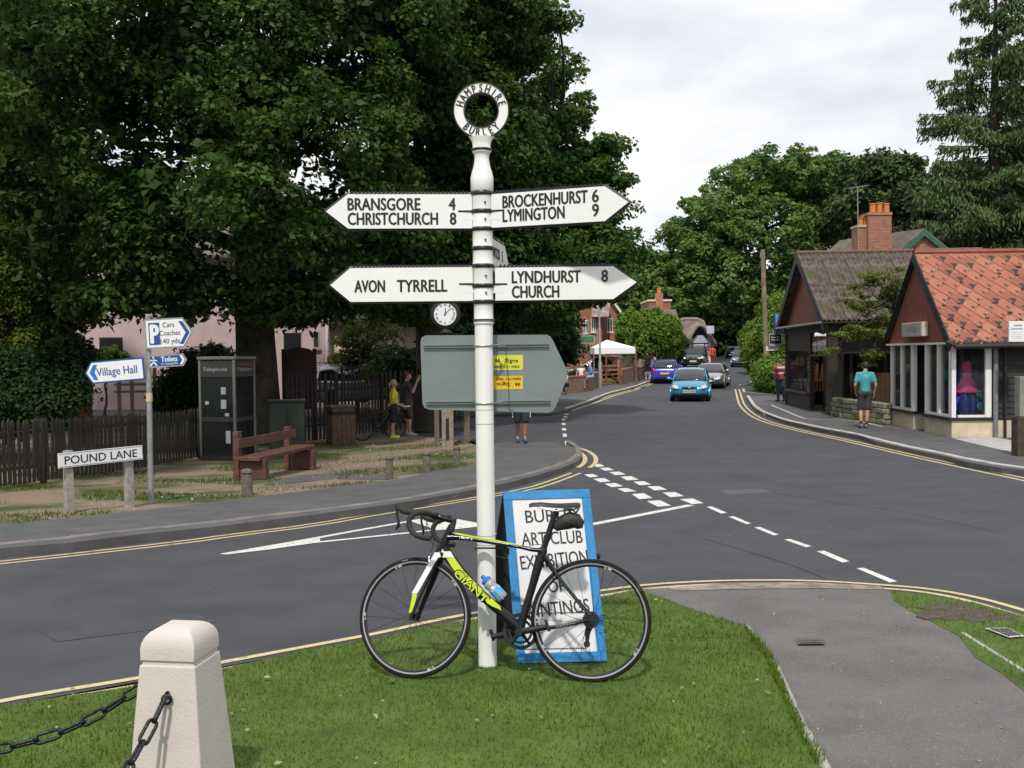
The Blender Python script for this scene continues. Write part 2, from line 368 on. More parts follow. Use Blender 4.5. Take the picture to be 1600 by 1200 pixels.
# near lawn and path
LE = [(-260, 1165), (0, 1106), (124, 1088), (217, 1074), (349, 1048), (480, 1018), (600, 998), (680, 978), (748, 969), (937, 935), (1000, 922)]
lawn = PP(LE) + PP([(1015, 929), (1090, 957), (1161, 979), (1180, 1004), (1202, 1030), (1210, 1052), (1232, 1105), (1255, 1154), (1285, 1200)]) + [Vector((1.9, 3.2, 0)), Vector((2.2, 1, 0)), Vector((3, -5.5, 0)), Vector((-12, -5.5, 0)), Vector((-12, 3.5, 0))]
LAWN = [(p.x, p.y) for p in lawn]
drape('lawn', LAWN, .012, m_grass, h=.05)
path = PP([(1015, 929), (998, 921.5), (1050, 919), (1160, 917.5), (1280, 917.5), (1375, 921.5), (1392, 925), (1397, 940), (1420, 955), (1461, 976), (1499, 996), (1525, 1030), (1562, 1052), (1600, 1082), (1700, 1150)]) + [Vector((4.6, 3, 0)), Vector((6, -5.5, 0)), Vector((3, -5.5, 0)), Vector((2.2, 1, 0)), Vector((1.9, 3.2, 0))] + PP([(1285, 1200), (1255, 1154), (1232, 1105), (1210, 1052), (1202, 1030), (1180, 1004), (1161, 979), (1090, 957)])
drape('path', [(p.x, p.y) for p in path], .006, m_path, h=.05)
LR = PP([(1392, 925), (1450, 931), (1525, 944), (1600, 965), (1750, 1013)]) + [Vector((9.4, 4.9, 0)), Vector((9.4, -5.5, 0)), Vector((6, -5.5, 0)), Vector((4.6, 3, 0))] + PP([(1700, 1150), (1600, 1082), (1562, 1052), (1525, 1030), (1499, 996), (1461, 976), (1420, 955), (1397, 940)])
LAWNR = [(p.x, p.y) for p in LR]
drape('lawn_right', LAWNR, .01, m_grass, h=.05)
drape('dropped_kerb', [(p.x, p.y) for p in PP([(1040, 920), (1140, 912.5), (1262, 911.5), (1375, 917), (1385, 923), (1280, 921), (1160, 922), (1060, 925)])], .010, M('gritty_kerb', (.3, .26, .22), .9, col2=(.16, .14, .12), scale=7, thr=(.4, .6), bump=.7, bscale=60, detail=8))
# raised edges: kerb stones, every one a piece of its own
def kerb_run(name, label, pts, h, wdt, mat, L=.92, gap=.012, inward=1, top=.0, tilt=0.0):
    o = thing(name, label, 'kerb', (0, 0, 0)); o['kind'] = 'structure'
    p2 = resample(smooth_line([Vector((p.x, p.y)) for p in pts], 1), .08)
    acc = 0; seg = [p2[0]]; k = 0
    for a, b in zip(p2[:-1], p2[1:]):
        seg.append(b); acc += (b - a).length
        if acc >= L or b is p2[-1]:
            A, B = seg[0], seg[-1]; d = (B - A).normalized(); n = Vector((-d.y, d.x)) * inward; A2 = A + d * gap * .5; B2 = B - d * gap * .5
            dz = random.uniform(-.006, .006); mb = MB(); vs = []
            for q in (A2, B2):
                for s, zt in ((0, 0), (wdt, 0)):
                    r = q + n * s; z0 = float(gz(r.x, r.y))
                    vs += [(r.x, r.y, z0 - .08), (r.x, r.y, z0 + h + dz)]
            # order: A outer bot/top, A inner bot/top, B...
            fs = [(0, 4, 5, 1), (1, 5, 7, 3), (3, 7, 6, 2), (0, 1, 3, 2), (4, 6, 7, 5), (0, 2, 6, 4)]
            if inward < 0: fs = [f[::-1] for f in fs]
            mb.add(vs, fs); mb.build('kerb_stone', mat, o, bevel=.012, seg=1); k += 1
            seg = [b]; acc = 0
        if k > 200: break
    return o
kerb_run('kerb', 'brown granite kerb stones along the near pavement on the far side of the junction road', [P(u, v, 0) for u, v in [(-220, 890), (0, 866), (113, 856), (227, 842), (330, 831), (500, 810), (650, 789), (740, 771), (790, 760), (830, 750), (880, 735), (905, 723), (911, 714), (905, 703), (893, 697)]], .115, .13, m_kerb, inward=1)
kerb_run('kerb', 'pale concrete kerb edging the curved pavement in front of the shops on the right', [P(u, v, 0) for u, v in [(1166.5, 622), (1180, 644), (1225, 662), (1285, 675), (1345, 686), (1369, 695), (1480, 719), (1510, 727), (1564, 737), (1600, 741), (1700, 758)]], .115, .14, m_kerbw, L=.95, inward=1)
kerb_run('kerb', 'pale kerb of the far street pavement in front of the pub wall', [P(u, v, 0) for u, v in [(887, 642), (948, 618), (968, 613), (995, 605.5), (1023, 595), (1040, 588), (1094, 568)]], .115, .14, m_kerbw, L=1.9, inward=1)
kerb_run('path_edging', 'thin weathered concrete edging along the lawn side of the near footpath', PP([(1161, 979), (1180, 1004), (1202, 1030), (1210, 1052), (1232, 1105), (1255, 1154), (1285, 1200), (1330, 1290)]), .022, .045, m_conc, L=.9, inward=1)
kerb_run('path_edging', 'sunken concrete edging along the right hand lawn beside the footpath', PP([(1497, 990), (1560, 1030), (1600, 1056), (1700, 1110)]), .018, .045, m_conc, L=.9, inward=1)
# painted markings
def marking(name, label, quads, mat, cat='road marking', off=.005, group=None):
    mb = MB()
    for q in quads:
        w = [P(u, v, off) for u, v in q]; mb.add(w, [tuple(range(len(w)))[::-1]])
    o = mb.build(name, mat); o['kind'] = 'structure'; return o
Z = lambda l: [(760 + a / 4, 630 + b / 4) for a, b in l]
U = [[(665, 385), (710, 378), (738, 393), (690, 400)], [(705, 405), (760, 402), (798, 417), (742, 422)], [(768, 430), (830, 427), (872, 445), (805, 450)], [(838, 460), (905, 455), (952, 478), (880, 482)],
     [(918, 490), (985, 487), (1030, 508), (958, 513)], [(1005, 520), (1080, 518), (1130, 540), (1050, 545)], [(1100, 558), (1180, 555), (1235, 580), (1150, 587)], [(1208, 600), (1290, 595), (1358, 625), (1285, 630)],
     [(610, 445), (665, 442), (702, 457), (645, 464)], [(668, 472), (735, 468), (778, 488), (710, 494)], [(738, 503), (805, 498), (855, 518), (782, 525)], [(818, 533), (880, 530), (938, 550), (865, 555)],
     [(908, 568), (985, 562), (1038, 592), (955, 600)], [(1003, 612), (1085, 606), (1155, 640), (1070, 646)]]
marking('give_way_dash', '', [Z(q) for q in U], m_white, off=.0045)
Cq = [[(1104, 792), (1112, 791.3), (1136, 801), (1127, 802.5)], [(1138.6, 807.5), (1147, 806.6), (1174, 818), (1166.5, 819)], [(1178.5, 824), (1187.5, 823.2), (1216.6, 835.2), (1208.5, 836.5)], [(1225, 843), (1234.6, 842), (1268.5, 853.4), (1259.5, 855)],
      [(1276, 861.5), (1288, 860.3), (1327.6, 877), (1316.5, 879)], [(1337.5, 887.6), (1349.5, 887), (1402, 908.2), (1390, 910)]]
marking('centre_dash', '', Cq, m_white, off=.0045)
sq = [(882.5, 689, 891, 695.5), (879, 677.5, 885, 682.5), (877.5, 669, 884, 672.5), (877.5, 661, 883, 664), (877.5, 654, 883, 657), (880, 650.5, 886, 652.3), (882, 646.5, 887.5, 648)]
marking('side_road_dash', '', [[(a, b), (c, b), (c + 1, d), (a + 1, d)] for a, b, c, d in sq], m_white, off=.0045)
mb = MB()
strip_mb(mb, PP([(348, 866.5), (500, 840), (560, 829), (640, 815)]), .09, .0045, smooth=0)
strip_mb(mb, PP([(348, 866.5), (480, 849.5), (630, 834), (745, 821)]), .09, .0055, smooth=0)
w = PP([(640, 813.5), (660, 810), (715, 811), (746, 817), (772, 820), (746, 823), (700, 828), (676, 826), (655, 819)], .0065); mb.add(w, [tuple(range(len(w)))[::-1]])
w = PP([(348, 867), (420, 854), (500, 841), (500, 847), (420, 858.5)], .007); mb.add(w, [tuple(range(len(w)))[::-1]])
strip_mb(mb, PP([(775, 835), (850, 832), (929, 819), (1080, 789.5)]), .13, .005, smooth=0)
o = mb.build('white_line', m_white); o['kind'] = 'structure'
mb = MB()
def dbl(pts, g=.2, w=.075, side=0, smooth=1):
    strip_mb(mb, pts, w, .0045, side=side, smooth=smooth); strip_mb(mb, pts, w, .0045, side=side + g, smooth=smooth)
dbl(PP([(-260, 1152), (0, 1095), (217, 1060.5), (345, 1036), (562, 995.6), (600, 988), (680, 970), (748, 957), (937, 923.5), (1004, 914.5), (1080, 909.5), (1150, 907), (1262, 907), (1375, 914), (1450, 920), (1525, 933), (1600, 954), (1750, 1003)]), g=-.15, w=.06, smooth=2)
dbl(PP([(-220, 904), (0, 882), (300, 848), (360, 839), (501, 821.5), (600, 803), (744, 780.5), (835, 765), (872, 753), (907, 739.5)]), g=.17, w=.06)
dbl(PP([(890, 697.5), (910, 701), (925, 708), (932, 716), (930, 725), (921, 731)]), g=-.22, w=.09, smooth=2)
dbl(PP([(1148.5, 606), (1152, 622), (1157, 637), (1180, 656), (1240, 672.5), (1312, 687), (1504, 731.6), (1600, 751), (1700, 774)]), g=.2, w=.075, smooth=2)
dbl(PP([(1148.5, 606), (1160, 602), (1173, 598.5)]), g=.25, w=.1)
dbl(PP([(1173, 599), (1177, 588), (1180, 575)]), g=-.3, w=.12)
dbl(PP([(892, 642), (950, 621), (998, 608), (1023, 598)]), g=.25, w=.1)
o = mb.build('yellow_line', m_yellow); o['kind'] = 'structure'
# pale tactile edging and service lines laid in the right pavement
mb = MB()
strip_mb(mb, [P(u, v, .1) for u, v in [(1205, 633), (1225, 641), (1250, 652), (1262, 655), (1330, 656.5), (1350, 660), (1378, 666.5)]], .10, .105, smooth=1)
strip_mb(mb, [P(u, v, .02) for u, v in [(1160, 603), (1163, 612), (1200, 615), (1222, 615)]], .12, .006, smooth=0)
o = mb.build('pavement_inlay', m_kerbw); o['kind'] = 'structure'
drape('shop_doorstep', [(p.x, p.y) for p in PP([(1489, 685.5), (1551, 683), (1589, 690), (1589, 709)], .1)], .106, M('pale_paving', (.4, .39, .37), .85, var=.15, scale=4, bump=.3))
drape('road_patch', [(p.x, p.y) for p in PP([(60, 985), (300, 958), (340, 972), (90, 1003)])], .002, M('old_asphalt', (.052, .054, .061), .92, var=.14, scale=3, bump=.5, bscale=150))
drape('road_patch', [(p.x, p.y) for p in PP([(1127, 766), (1195, 764), (1207, 770), (1137, 774)])], .003, M('patch_asphalt', (.085, .083, .085), .85, var=.1, scale=3, bump=.5, bscale=150))
mb = MB()
for l in ([(1207, 770), (1330, 790), (1420, 800), (1560, 832)], [(1100, 842), (1230, 880), (1290, 905)]): strip_mb(mb, PP(l), .010, .0035, smooth=2)
o = mb.build('tar_seam', M('tar', (.022, .022, .024), .6)); o['kind'] = 'structure'
# brick patch, covers
bp = thing('brick_patch', 'small patch of dark red paving bricks sunk in the right hand grass by the road', 'paving', (0, 0, 0)); bp['kind'] = 'structure'
A, B, C_, D_ = P(1427, 950), P(1514, 946), P(1581, 968), P(1472, 971)
m_pb = M('paving_brick', (.085, .062, .055), .9, var=.3, scale=2.5, bump=.5); poly = [Vector((q.x, q.y)) for q in PP([(1427, 949), (1514, 946), (1581, 968), (1525, 973), (1472, 970), (1446, 964)])]
def inside(p, poly):
    c = False; j = len(poly) - 1
    for i in range(len(poly)):
        a, b = poly[i], poly[j]
        if (a[1] > p[1]) != (b[1] > p[1]) and p[0] < (b[0] - a[0]) * (p[1] - a[1]) / (b[1] - a[1]) + a[0]: c = not c
        j = i
    return c
th = atan2(poly[1].y - poly[0].y, poly[1].x - poly[0].x) + .3; k = 0
bmesh_b = MB().box((0, 0, 0), (.205, .095, .03)).mesh('brick'); bmesh_b.materials.append(m_pb)
for i in range(-16, 17):
    for j in range(-16, 17):
        c = sum(poly, Vector((0, 0))) / len(poly); q = Vector((i * .213 + (j % 2) * .106, j * .103)); q.rotate(Matrix.Rotation(th, 2)) if False else None
        x = c.x + q.x * cos(th) - q.y * sin(th); y = c.y + q.x * sin(th) + q.y * cos(th)
        if inside((x, y), poly):
            o = link('brick', bmesh_b, bp); o.location = (x, y, float(gz(x, y)) + .001 + random.uniform(-.003, .003)); o.rotation_euler.z = th
m_iron = M('cast_iron', (.09, .085, .08), .7, metal=.3, var=.3, scale=20, bump=.6, bscale=90)
def cover(pxs, name, label, mat, rim, off):
    w = PP(pxs, off); t = thing(name, label, 'manhole cover', w[0])
    mb = MB(); c = sum(w, Vector()) / 4
    mb.add([p - w[0] + Vector((0, 0, .012)) for p in w], [(3, 2, 1, 0)]); mb.build('rim', rim, t)
    inn = [c + (p - c) * .82 for p in w]; mb = MB()
    for a in range(4):
        for b in range(2):
            def L(s, r): return inn[0].lerp(inn[1], s).lerp(inn[3].lerp(inn[2], s), r) - w[0] + Vector((0, 0, .017))
            s0, s1, r0, r1 = a / 4 + .02, a / 4 + .23, b / 2 + .03, b / 2 + .47
            mb.add([L(s0, r0), L(s1, r0), L(s1, r1), L(s0, r1)], [(3, 2, 1, 0)])
    mb.build('plate', mat, t); return t
cover([(1538, 984), (1574, 983), (1602, 997), (1577, 999)], 'manhole_cover', 'square inspection cover with pale concrete rim set in the right hand grass', m_iron, m_kerbw, .01)
cover([(1245, 1001.5), (1286, 1001), (1289, 1009), (1247, 1009.5)], 'drain_cover', 'small dark drain cover with grass tufts in the middle of the footpath', m_iron, M('dirt', (.1, .08, .06), .95), .006)
# ------------------------------------------------------------ fingerpost
m_pw = M('post_white_paint', (.80, .79, .78), .4, var=.02, scale=6, bump=.06, bscale=30, speck=((.3, .27, .25), 30, .75))
m_pb2 = M('post_black_paint', (.012, .012, .016), .4, var=.1)
m_ltr = M('letter_black', (.012, .011, .014), .5, var=.05)
YP = 5.95
pbase = Q(762, 1035, YP); pbase.z = float(gz(pbase.x, pbase.y)) + .01
TOPX = Q(752, 130, YP).x
fp = thing('fingerpost', 'tall white cast iron fingerpost with ring finial reading HAMPSHIRE BURLEY and five pointed arms', 'signpost', pbase)
pz = lambda v: Q(757, v, YP).z - pbase.z
def lat(name, prof, mat, parent, n=28, sm=True, ang=40):
    return MB().lathe(prof, n).build(name, mat, parent, smooth=sm, angle=ang)
z5 = pz(500)
lat('shaft', [(.056, -.05), (.056, .02), (.0535, .05), (.053, .9), (.0525, z5)], m_pw, fp)
# faint banding scars and grime low on the shaft
for v in (662, 836, 850, 640):
    MB().lathe([(.0534, pz(v) - .0012), (.0540, pz(v)), (.0534, pz(v) + .0012)], 28, caps=False).build('scratch_ring', M('grime', (.12, .1, .09), .8), fp)
def collar(v, r=.066, h=.012, mat=None):
    z = pz(v); return lat('collar', [(.05, z - h), (r - .004, z - h), (r, z - h * .4), (r, z + h * .4), (r - .004, z + h), (.05, z + h)], mat or m_pb2, fp)
segs = [(500, 474, .0555), (469, 419, .0575), (412, 391, .058), (386, 361, .058), (355, 305, .0585)]
for a, b, r in segs:
    z0, z1 = pz(a), pz(b); lat('sleeve', [(.05, z0 - .01), (r + .003, z0 - .008), (r + .003, z0), (r, z0 + .008), (r, z1 - .008), (r + .003, z1), (.05, z1 + .004)], m_pw, fp)
for v in (472, 447, 416, 388.5, 358.5, 331, 303): collar(v)
for v, r in ((500, .066), (505, .060)): collar(v, r, .005, m_pb2 if v == 500 else m_pw)
lat('vase', [(.06, pz(300)), (.066, pz(298)), (.066, pz(277)), (.062, pz(274)), (.061, pz(271)), (.05, pz(262)), (.043, pz(252)), (.042, pz(246)), (.047, pz(240)), (.055, pz(238)), (.055, pz(236.5))], m_pw, fp)
collar(234.5, .06, .008)
lat('neck', [(.052, pz(232)), (.052, pz(226)), (.056, pz(222)), (.064, pz(218)), (.075, pz(213))], m_pw, fp).scale = (1.0, .45, 1)
# ring finial
zc = pz(173); rO, rI = .161, .096
def ring(name, ro, ri, t, mat, y=0.0):
    prof = [(ri, -t / 2), (ro, -t / 2), (ro, t / 2), (ri, t / 2)]; vs = []; n = 64; mb = MB()
    for a, b in prof:
        for k in range(n): vs.append((a * cos(2 * pi * k / n), b + y, zc + a * sin(2 * pi * k / n)))
    fs = [(i * n + k, i * n + (k + 1) % n, ((i + 1) % 4) * n + (k + 1) % n, ((i + 1) % 4) * n + k) for i in range(4) for k in range(n)]
    mb.add(vs, fs); return mb.build(name, mat, fp, smooth=True)
ring('finial_ring', rO - .004, rI + .004, .034, m_pw); ring('finial_rim', rO, rO - .006, .044, m_pb2); ring('finial_rim', rI + .006, rI, .044, m_pb2)
def arc_text(mb, s, r, a0, a1, h, yf, top=True, cx=0, cz=0, weight=0.0, hx=1.0, plane='y'):
    """letters placed one by one round an arc, angle a0..a1 (degrees, 90 = top), facing -Y"""
    n = len(s); vs_all = []
    for i, ch in enumerate(s):
        if ch == ' ': continue
        a = R(a0 + (a1 - a0) * (i / (n - 1) if n > 1 else .5)); vs, fs = text_geo(ch, 0)
        x0 = min(v[0] for v in vs); x1 = max(v[0] for v in vs); k = h / .70
        up = Vector((cos(a), 0, sin(a))); rt = Vector((sin(a), 0, -cos(a)))
        if not top: up = -up; rt = -rt
        c = Vector((cx, yf, cz)) + Vector((cos(a), 0, sin(a))) * r
        out = [c + rt * ((v[0] - (x0 + x1) / 2) * k * hx) + up * ((v[1] - .35) * k) for v in vs]
        for q, (dx, dy) in enumerate(((-1, 0), (1, 0), (0, .6), (0, -.6))): mb.add([p + rt * (dx * weight * k * .7) + up * (dy * weight * k * .7) - Vector((0, q * .00025, 0)) for p in out], fs)
mb = MB(); arc_text(mb, 'HAMPSHIRE', (rO + rI) / 2 - .002, 163, 17, .043, -.0195, True, cz=zc, weight=.035, hx=.72)
arc_text(mb, 'BURLEY', (rO + rI) / 2 - .002, 228, 312, .043, -.0195, False, cz=zc, weight=.035, hx=.72); mb.build('ring_lettering', m_ltr, fp)
def arm(ang, v0, v1, x0, xb, xt, texts, side, name='arm', angy=None):
    """side +1 right, -1 left; x in metres from the post axis along the reading direction"""
    zb, zt = pz(v1), pz(v0); zm = (zb + zt) / 2; T = Matrix.Rotation(R(ang), 4, 'Z')
    s = side; poly = [(s * x0, zb), (s * xb, zb), (s * xt, zm), (s * xb, zt), (s * x0, zt)]
    if s < 0: poly = poly[::-1]
    F = Matrix(((1, 0, 0, 0), (0, 0, -1, 0), (0, 1, 0, 0), (0, 0, 0, 1)))      # (x, z, n) -> (x, -n, z)
    a = MB().prism(poly, -.011, .011, T @ F).build(name, m_pw, fp)
    # border: raised black moulding
    mb = MB(); pts = [(s * x0, zb), (s * xb, zb), (s * xt, zm), (s * xb, zt), (s * x0, zt)]
    for (ax, az), (bx, bz) in zip(pts[:-1], pts[1:]):
        d = Vector((bx - ax, 0, bz - az)).normalized(); mb.tube([T @ (Vector((ax, 0, az)) - d * .004), T @ (Vector((bx, 0, bz)) + d * .004)], [.0075] * 2, 6, sq=(1, 1.9) if abs(d.x) > .9 else (1, 1.9))
    mb.build('border', m_pb2, a)
    # comb of slanted lugs along the top edge
    mb = MB(); n = int((xb - x0) / .0235)
    for i in range(n):
        x = s * (x0 + .03 + i * (xb - x0 - .03) / n); mb.box((0, 0, 0), (.009, .02, .018), T @ Matrix.Translation((x, 0, zt + .011)) @ Matrix.Rotation(.5, 4, 'Y'))
    mb.build('comb', m_pb2, a)
    mb = MB(); TT = T @ F
    for st, xa, xw, vb in texts:
        add_text(mb, st, TT @ Matrix.Translation((0, 0, .0125)), .069, xw, x=xa, y=pz(vb) - 0, weight=.034)
    mb.build('lettering', m_ltr, a)
    # bracket tongue clamped round the sleeve
    mb = MB(); zz = pz((v0 + v1) / 2); mb.prism([(0, -.02), (s * .14, -.012), (s * .14, .012), (0, .02)][::(1 if s > 0 else -1)], zz - .005, zz + .005, T); mb.build('bracket', m_pb2, a)
    mb = MB(); mb.prism([(s * .05, -.012), (s * .12, -.012), (s * .12, .012), (s * .05, .012)][::(1 if s > 0 else -1)], zz - .05, zz - .006, T); mb.build('gusset', m_pw, a)
    return a
K = 265.0
arm(4, 304, 357, .06, .77, .895, [('BRANSGORE', -.770, .412, 328.5), ('4', -.192, .036, 328.5), ('CHRISTCHURCH', -.770, .512, 351), ('8', -.187, .034, 351)], -1)
arm(-21, 305, 357, .06, .735, .87, [('BROCKENHURST', .132, .505, 327.5), ('6', .665, .036, 327.5), ('LYMINGTON', .132, .37, 349), ('9', .665, .036, 349)], 1)
arm(2, 417.5, 470, .06, .765, .88, [('AVON', -.74, .172, 455), ('TYRRELL', -.495, .285, 455)], -1)
arm(-2, 419, 470, .07, .75, .885, [('LYNDHURST', .168, .395, 443), ('8', .685, .034, 443), ('CHURCH', .168, .27, 466)], 1)
arm(81, 365, 417, .06, .72, .85, [('RINGWOOD', .10, .42, 395), ('5', .60, .036, 395)], 1)
mb = MB()
for v in (318, 344, 432, 458, 300, 376): mb.cyl((.018, -.057, pz(v)), (.018, -.064, pz(v)), .006, n=8)
mb.build('bolt', m_pb2, fp)

# ------------------------------------------------------------ grey back of a temporary sign clamped behind the post
m_al = M('sign_grey_back', (.20, .235, .24), .5, metal=.25, var=.06, scale=3, bump=.1, bscale=30)
YS = YP + .115
sg = [Q(u, v, YS) for u, v in [(657, 534), (659, 527), (665, 524), (855, 523), (860, 526), (864, 532), (884, 574), (887, 586), (884, 596), (868, 636), (864, 642), (857, 645), (670, 640), (663, 637), (660, 630)]]
o0 = Vector((sg[0].x, YS, sg[12].z))
rs = thing('road_sign', 'grey back of an arrow shaped road sign with AA Signs stickers clamped behind the fingerpost', 'road sign', o0)
F = Matrix(((1, 0, 0, 0), (0, 0, -1, 0), (0, 1, 0, 0), (0, 0, 0, 1)))
MB().prism([(p.x - o0.x, p.z - o0.z) for p in sg][::-1], -.0015, .0015, F).build('sign_plate', m_al, rs)
for va, vb, ua, ub in ((537, 544, 662, 858), (625, 632, 666, 860)):
    a, b = Q(ua, va, YS), Q(ub, vb, YS); mb = MB(); zz = (a.z + b.z) / 2 - o0.z; c = ((a.x + b.x) / 2 - o0.x, -.012, zz); L = b.x - a.x
    mb.box((c[0], -.010, zz + .007), (L, .016, .004)); mb.box((c[0], -.010, zz - .007), (L, .016, .004)); mb.box((c[0], -.004, zz), (L, .004, .02)); mb.build('rail', m_al, rs)
    mb = MB(); ctr = (pbase.x - o0.x, YP - YS, zz); mb.tube([(ctr[0] + .057 * cos(t), ctr[1] + .057 * sin(t), zz) for t in np.linspace(0, 2 * pi, 28, endpoint=False)], .004, 6, closed=True)
    mb.cyl((ctr[0] + .05, ctr[1] - .03, zz), (ctr[0] + .10, ctr[1] + .02, zz + .008), .005); mb.cyl((ctr[0] + .05, ctr[1] - .03, zz + .004), (ctr[0] + .13, ctr[1] + .06, zz - .002), .003)
    mb.box((ctr[0] + .085, ctr[1] + .02, zz), (.02, .03, .014)); mb.build('clamp', M('galvanised', (.3, .3, .3), .45, metal=.7, var=.2, scale=10), rs)
def sticker(name, u0, v0, u1, v1, col, flip):
    a, b = Q(u0, v1, YS), Q(u1, v0, YS); w, h = b.x - a.x, b.z - a.z
    T = Matrix.Translation((a.x - o0.x, -.003, a.z - o0.z)) @ F
    s = MB().quad((0, 0, 0), (w, 0, 0), (w, h, 0), (0, h, 0), T).build(name, M(name + str(flip), col, .5, var=.05), rs)
    if flip: T = T @ Matrix.Translation((w, h, 0)) @ Matrix.Rotation(pi, 4, 'Z')
    mb = MB(); T = T @ Matrix.Translation((0, 0, .001))
    add_text(mb, 'AA', T, h * .26, w * .16, x=w * .10, y=h * .52, weight=.05); add_text(mb, 'Signs', T, h * .25, w * .42, x=w * .42, y=h * .52, weight=.02)
    add_text(mb, '0800 731 7003', T, h * .17, w * .80, x=w * .07, y=h * .14, weight=.02); mb.build('sticker_print', m_ltr, s)
sticker('sticker', 769, 554.5, 817, 578.5, (.62, .60, .05), 0); sticker('sticker', 769, 587, 817, 608.5, (.72, .45, .01), 1)
mb = MB(); a = Q(790, 541, YS - .01) - o0; b = Q(796, 640, YS - .015) - o0; mb.tube([a, a.lerp(b, .5) + Vector((.004, 0, 0)), b, b + Vector((.012, 0, -.01)), b + Vector((.018, 0, .004))], .0016, 5); mb.build('tie_wire', m_pb2, rs)

# ------------------------------------------------------------ blue A-board
BLc, BRc, TLc, TRc = Q(808, 1040, 5.94), Q(948, 1030, 5.97), Q(785, 766, 6.28), Q(922, 766, 6.24)
Xv = (BRc - BLc + TRc - TLc) / 2; Yv = ((TLc + TRc) - (BLc + BRc)) / 2; O_ = (BLc + BRc + TLc + TRc) / 4 - Xv / 2 - Yv / 2
Nv = Xv.cross(Yv).normalized()
ab = thing('a_board', 'blue framed A-board with white panel lettered BURLEY ART CLUB EXHIBITION OF PAINTINGS behind the bicycle', 'sign board', (O_.x, O_.y, 0))
AB = Matrix.Identity(4); xl, yl = Xv.length, Yv.length
for i in range(3): AB[i][0] = Xv[i] / xl; AB[i][1] = Yv[i] / yl; AB[i][2] = Nv[i]; AB[i][3] = O_[i]
AB = Matrix.Translation((-O_.x, -O_.y, 0)) @ AB; ABi = (Matrix.Translation((O_.x, O_.y, 0)) @ AB).inverted()
def ab_st(u, v):
    d = ray(u, v); o = Vector((0, 0, CAMH)); t = (O_ - o).dot(Nv) / d.dot(Nv); return ABi @ (o + d * t)
m_blue = M('board_blue', (.012, .19, .44), .55, var=.12, scale=7, bump=.25, bscale=30, speck=((.4, .5, .6), 30, .74)); m_bp = M('board_white', (.66, .66, .68), .5, var=.03, scale=3)
m_blk = M('board_black', (.012, .012, .013), .7)
fw = .054
for nm, (x0, y0, x1, y1) in {'a': (0, 0, xl, .058), 'b': (0, yl - fw, xl, yl), 'c': (0, .0585, fw, yl - fw - .0005), 'd': (xl - fw, .0585, xl, yl - fw - .0005)}.items():
    MB().box(((x0 + x1) / 2, (y0 + y1) / 2, -.012), (x1 - x0, y1 - y0, .030), AB).build('frame_rail' if nm in 'ab' else 'frame_stile', m_blue, ab, bevel=.002, seg=1)
MB().box((xl / 2, yl / 2, -.012), (xl - 2 * fw + .004, yl - .11, .018), AB).build('panel', m_bp, ab)
for x in (.035, xl - .035): MB().box((x, -.035, -.014), (.036, .075, .026), AB).build('foot', m_blk, ab)
mb = MB()
for st, ua, va, ub, vb, h in [('BURLEY', 822, 817, 909, 812, .077), ('ART CLUB', 816, 852, 911, 848, .077), ('EXHIBITION', 815, 890, 920, 880, .082), ('OF', 858, 926, 883, 924, .068), ('PAINTINGS', 816, 966, 922, 956, .080)]:
    a, b = ab_st(ua, va), ab_st(ub, vb); d = b - a; ang = atan2(d.y, d.x)
    add_text(mb, st, AB @ Matrix.Translation((a.x, a.y, -.0022)) @ Matrix.Rotation(ang, 4, 'Z'), h, d.length, weight=.012)
mb.build('lettering', m_ltr, ab)
pb_ = P(747, 1016); bl2 = Vector((pb_.x, pb_.y, pb_.z)) - Vector((O_.x, O_.y, 0)); tl = AB @ Vector((0, yl, -.03)); tr = AB @ Vector((xl, yl, -.03)); br2 = bl2 + (AB @ Vector((xl, 0, 0)) - AB @ Vector((0, 0, 0)))
mb = MB(); nn = (tr - tl).cross(bl2 - tl).normalized() * .018
def slab(mb, a, b, c, d, n): mb.add([a, b, c, d, a + n, b + n, c + n, d + n], [(0, 1, 2, 3), (7, 6, 5, 4), (0, 4, 5, 1), (1, 5, 6, 2), (2, 6, 7, 3), (3, 7, 4, 0)])
slab(mb, tl, tr, tr.lerp(br2, .93), tl.lerp(bl2, .93), nn); mb.build('back_panel', m_blk, ab)
for a, b in ((tl.lerp(bl2, .9), bl2), (tr.lerp(br2, .9), br2)): MB().cyl(a, b - Vector((0, 0, .01)), .016, n=6).build('back_foot', m_blk, ab)
mb = MB(); p = AB @ Vector((xl + .012, yl * .60, -.02)); mb.ell(p, (.014, .012, .02)); p = AB @ Vector((0, yl * .60, -.02)); mb.cyl(p, tl.lerp(bl2, .4), .006); mb.build('stay', m_blk, ab)

# ------------------------------------------------------------ stone post and chains
m_st = M('pale_stone', (.56, .505, .47), .85, var=.05, scale=4, bump=.18, bscale=90, speck=((.48, .41, .35), 70, .68), detail=8)
sp = thing('stone_post', 'cream stone post with a rounded cap and chains, standing in the lawn at bottom left', 'post', (-1.350, 4.10, 0.0), R(-8.5))
w0, w1 = .33, .232
MB().box((0, 0, .30), (w0, w0, .62), top=(w1 / w0, w1 / w0)).build('post_body', m_st, sp, bevel=.006)
MB().box((0, 0, .617), (.214, .214, .02)).build('groove', m_st, sp)
mb = MB(); prof = [(.114, .626), (.114, .672), (.110, .695), (.100, .716), (.085, .733), (.066, .744), (.060, .7455)]; vs = []
for i, (a, z) in enumerate(prof): vs += [(-a, -a, z), (a, -a, z), (a, a, z), (-a, a, z)]
fs = [(i * 4 + k, i * 4 + (k + 1) % 4, i * 4 + 4 + (k + 1) % 4, i * 4 + 4 + k) for i in range(len(prof) - 1) for k in range(4)] + [(3, 2, 1, 0), tuple(range(len(vs) - 4, len(vs)))]
mb.add(vs, fs).build('cap', m_st, sp, bevel=.004, smooth=True, angle=30)
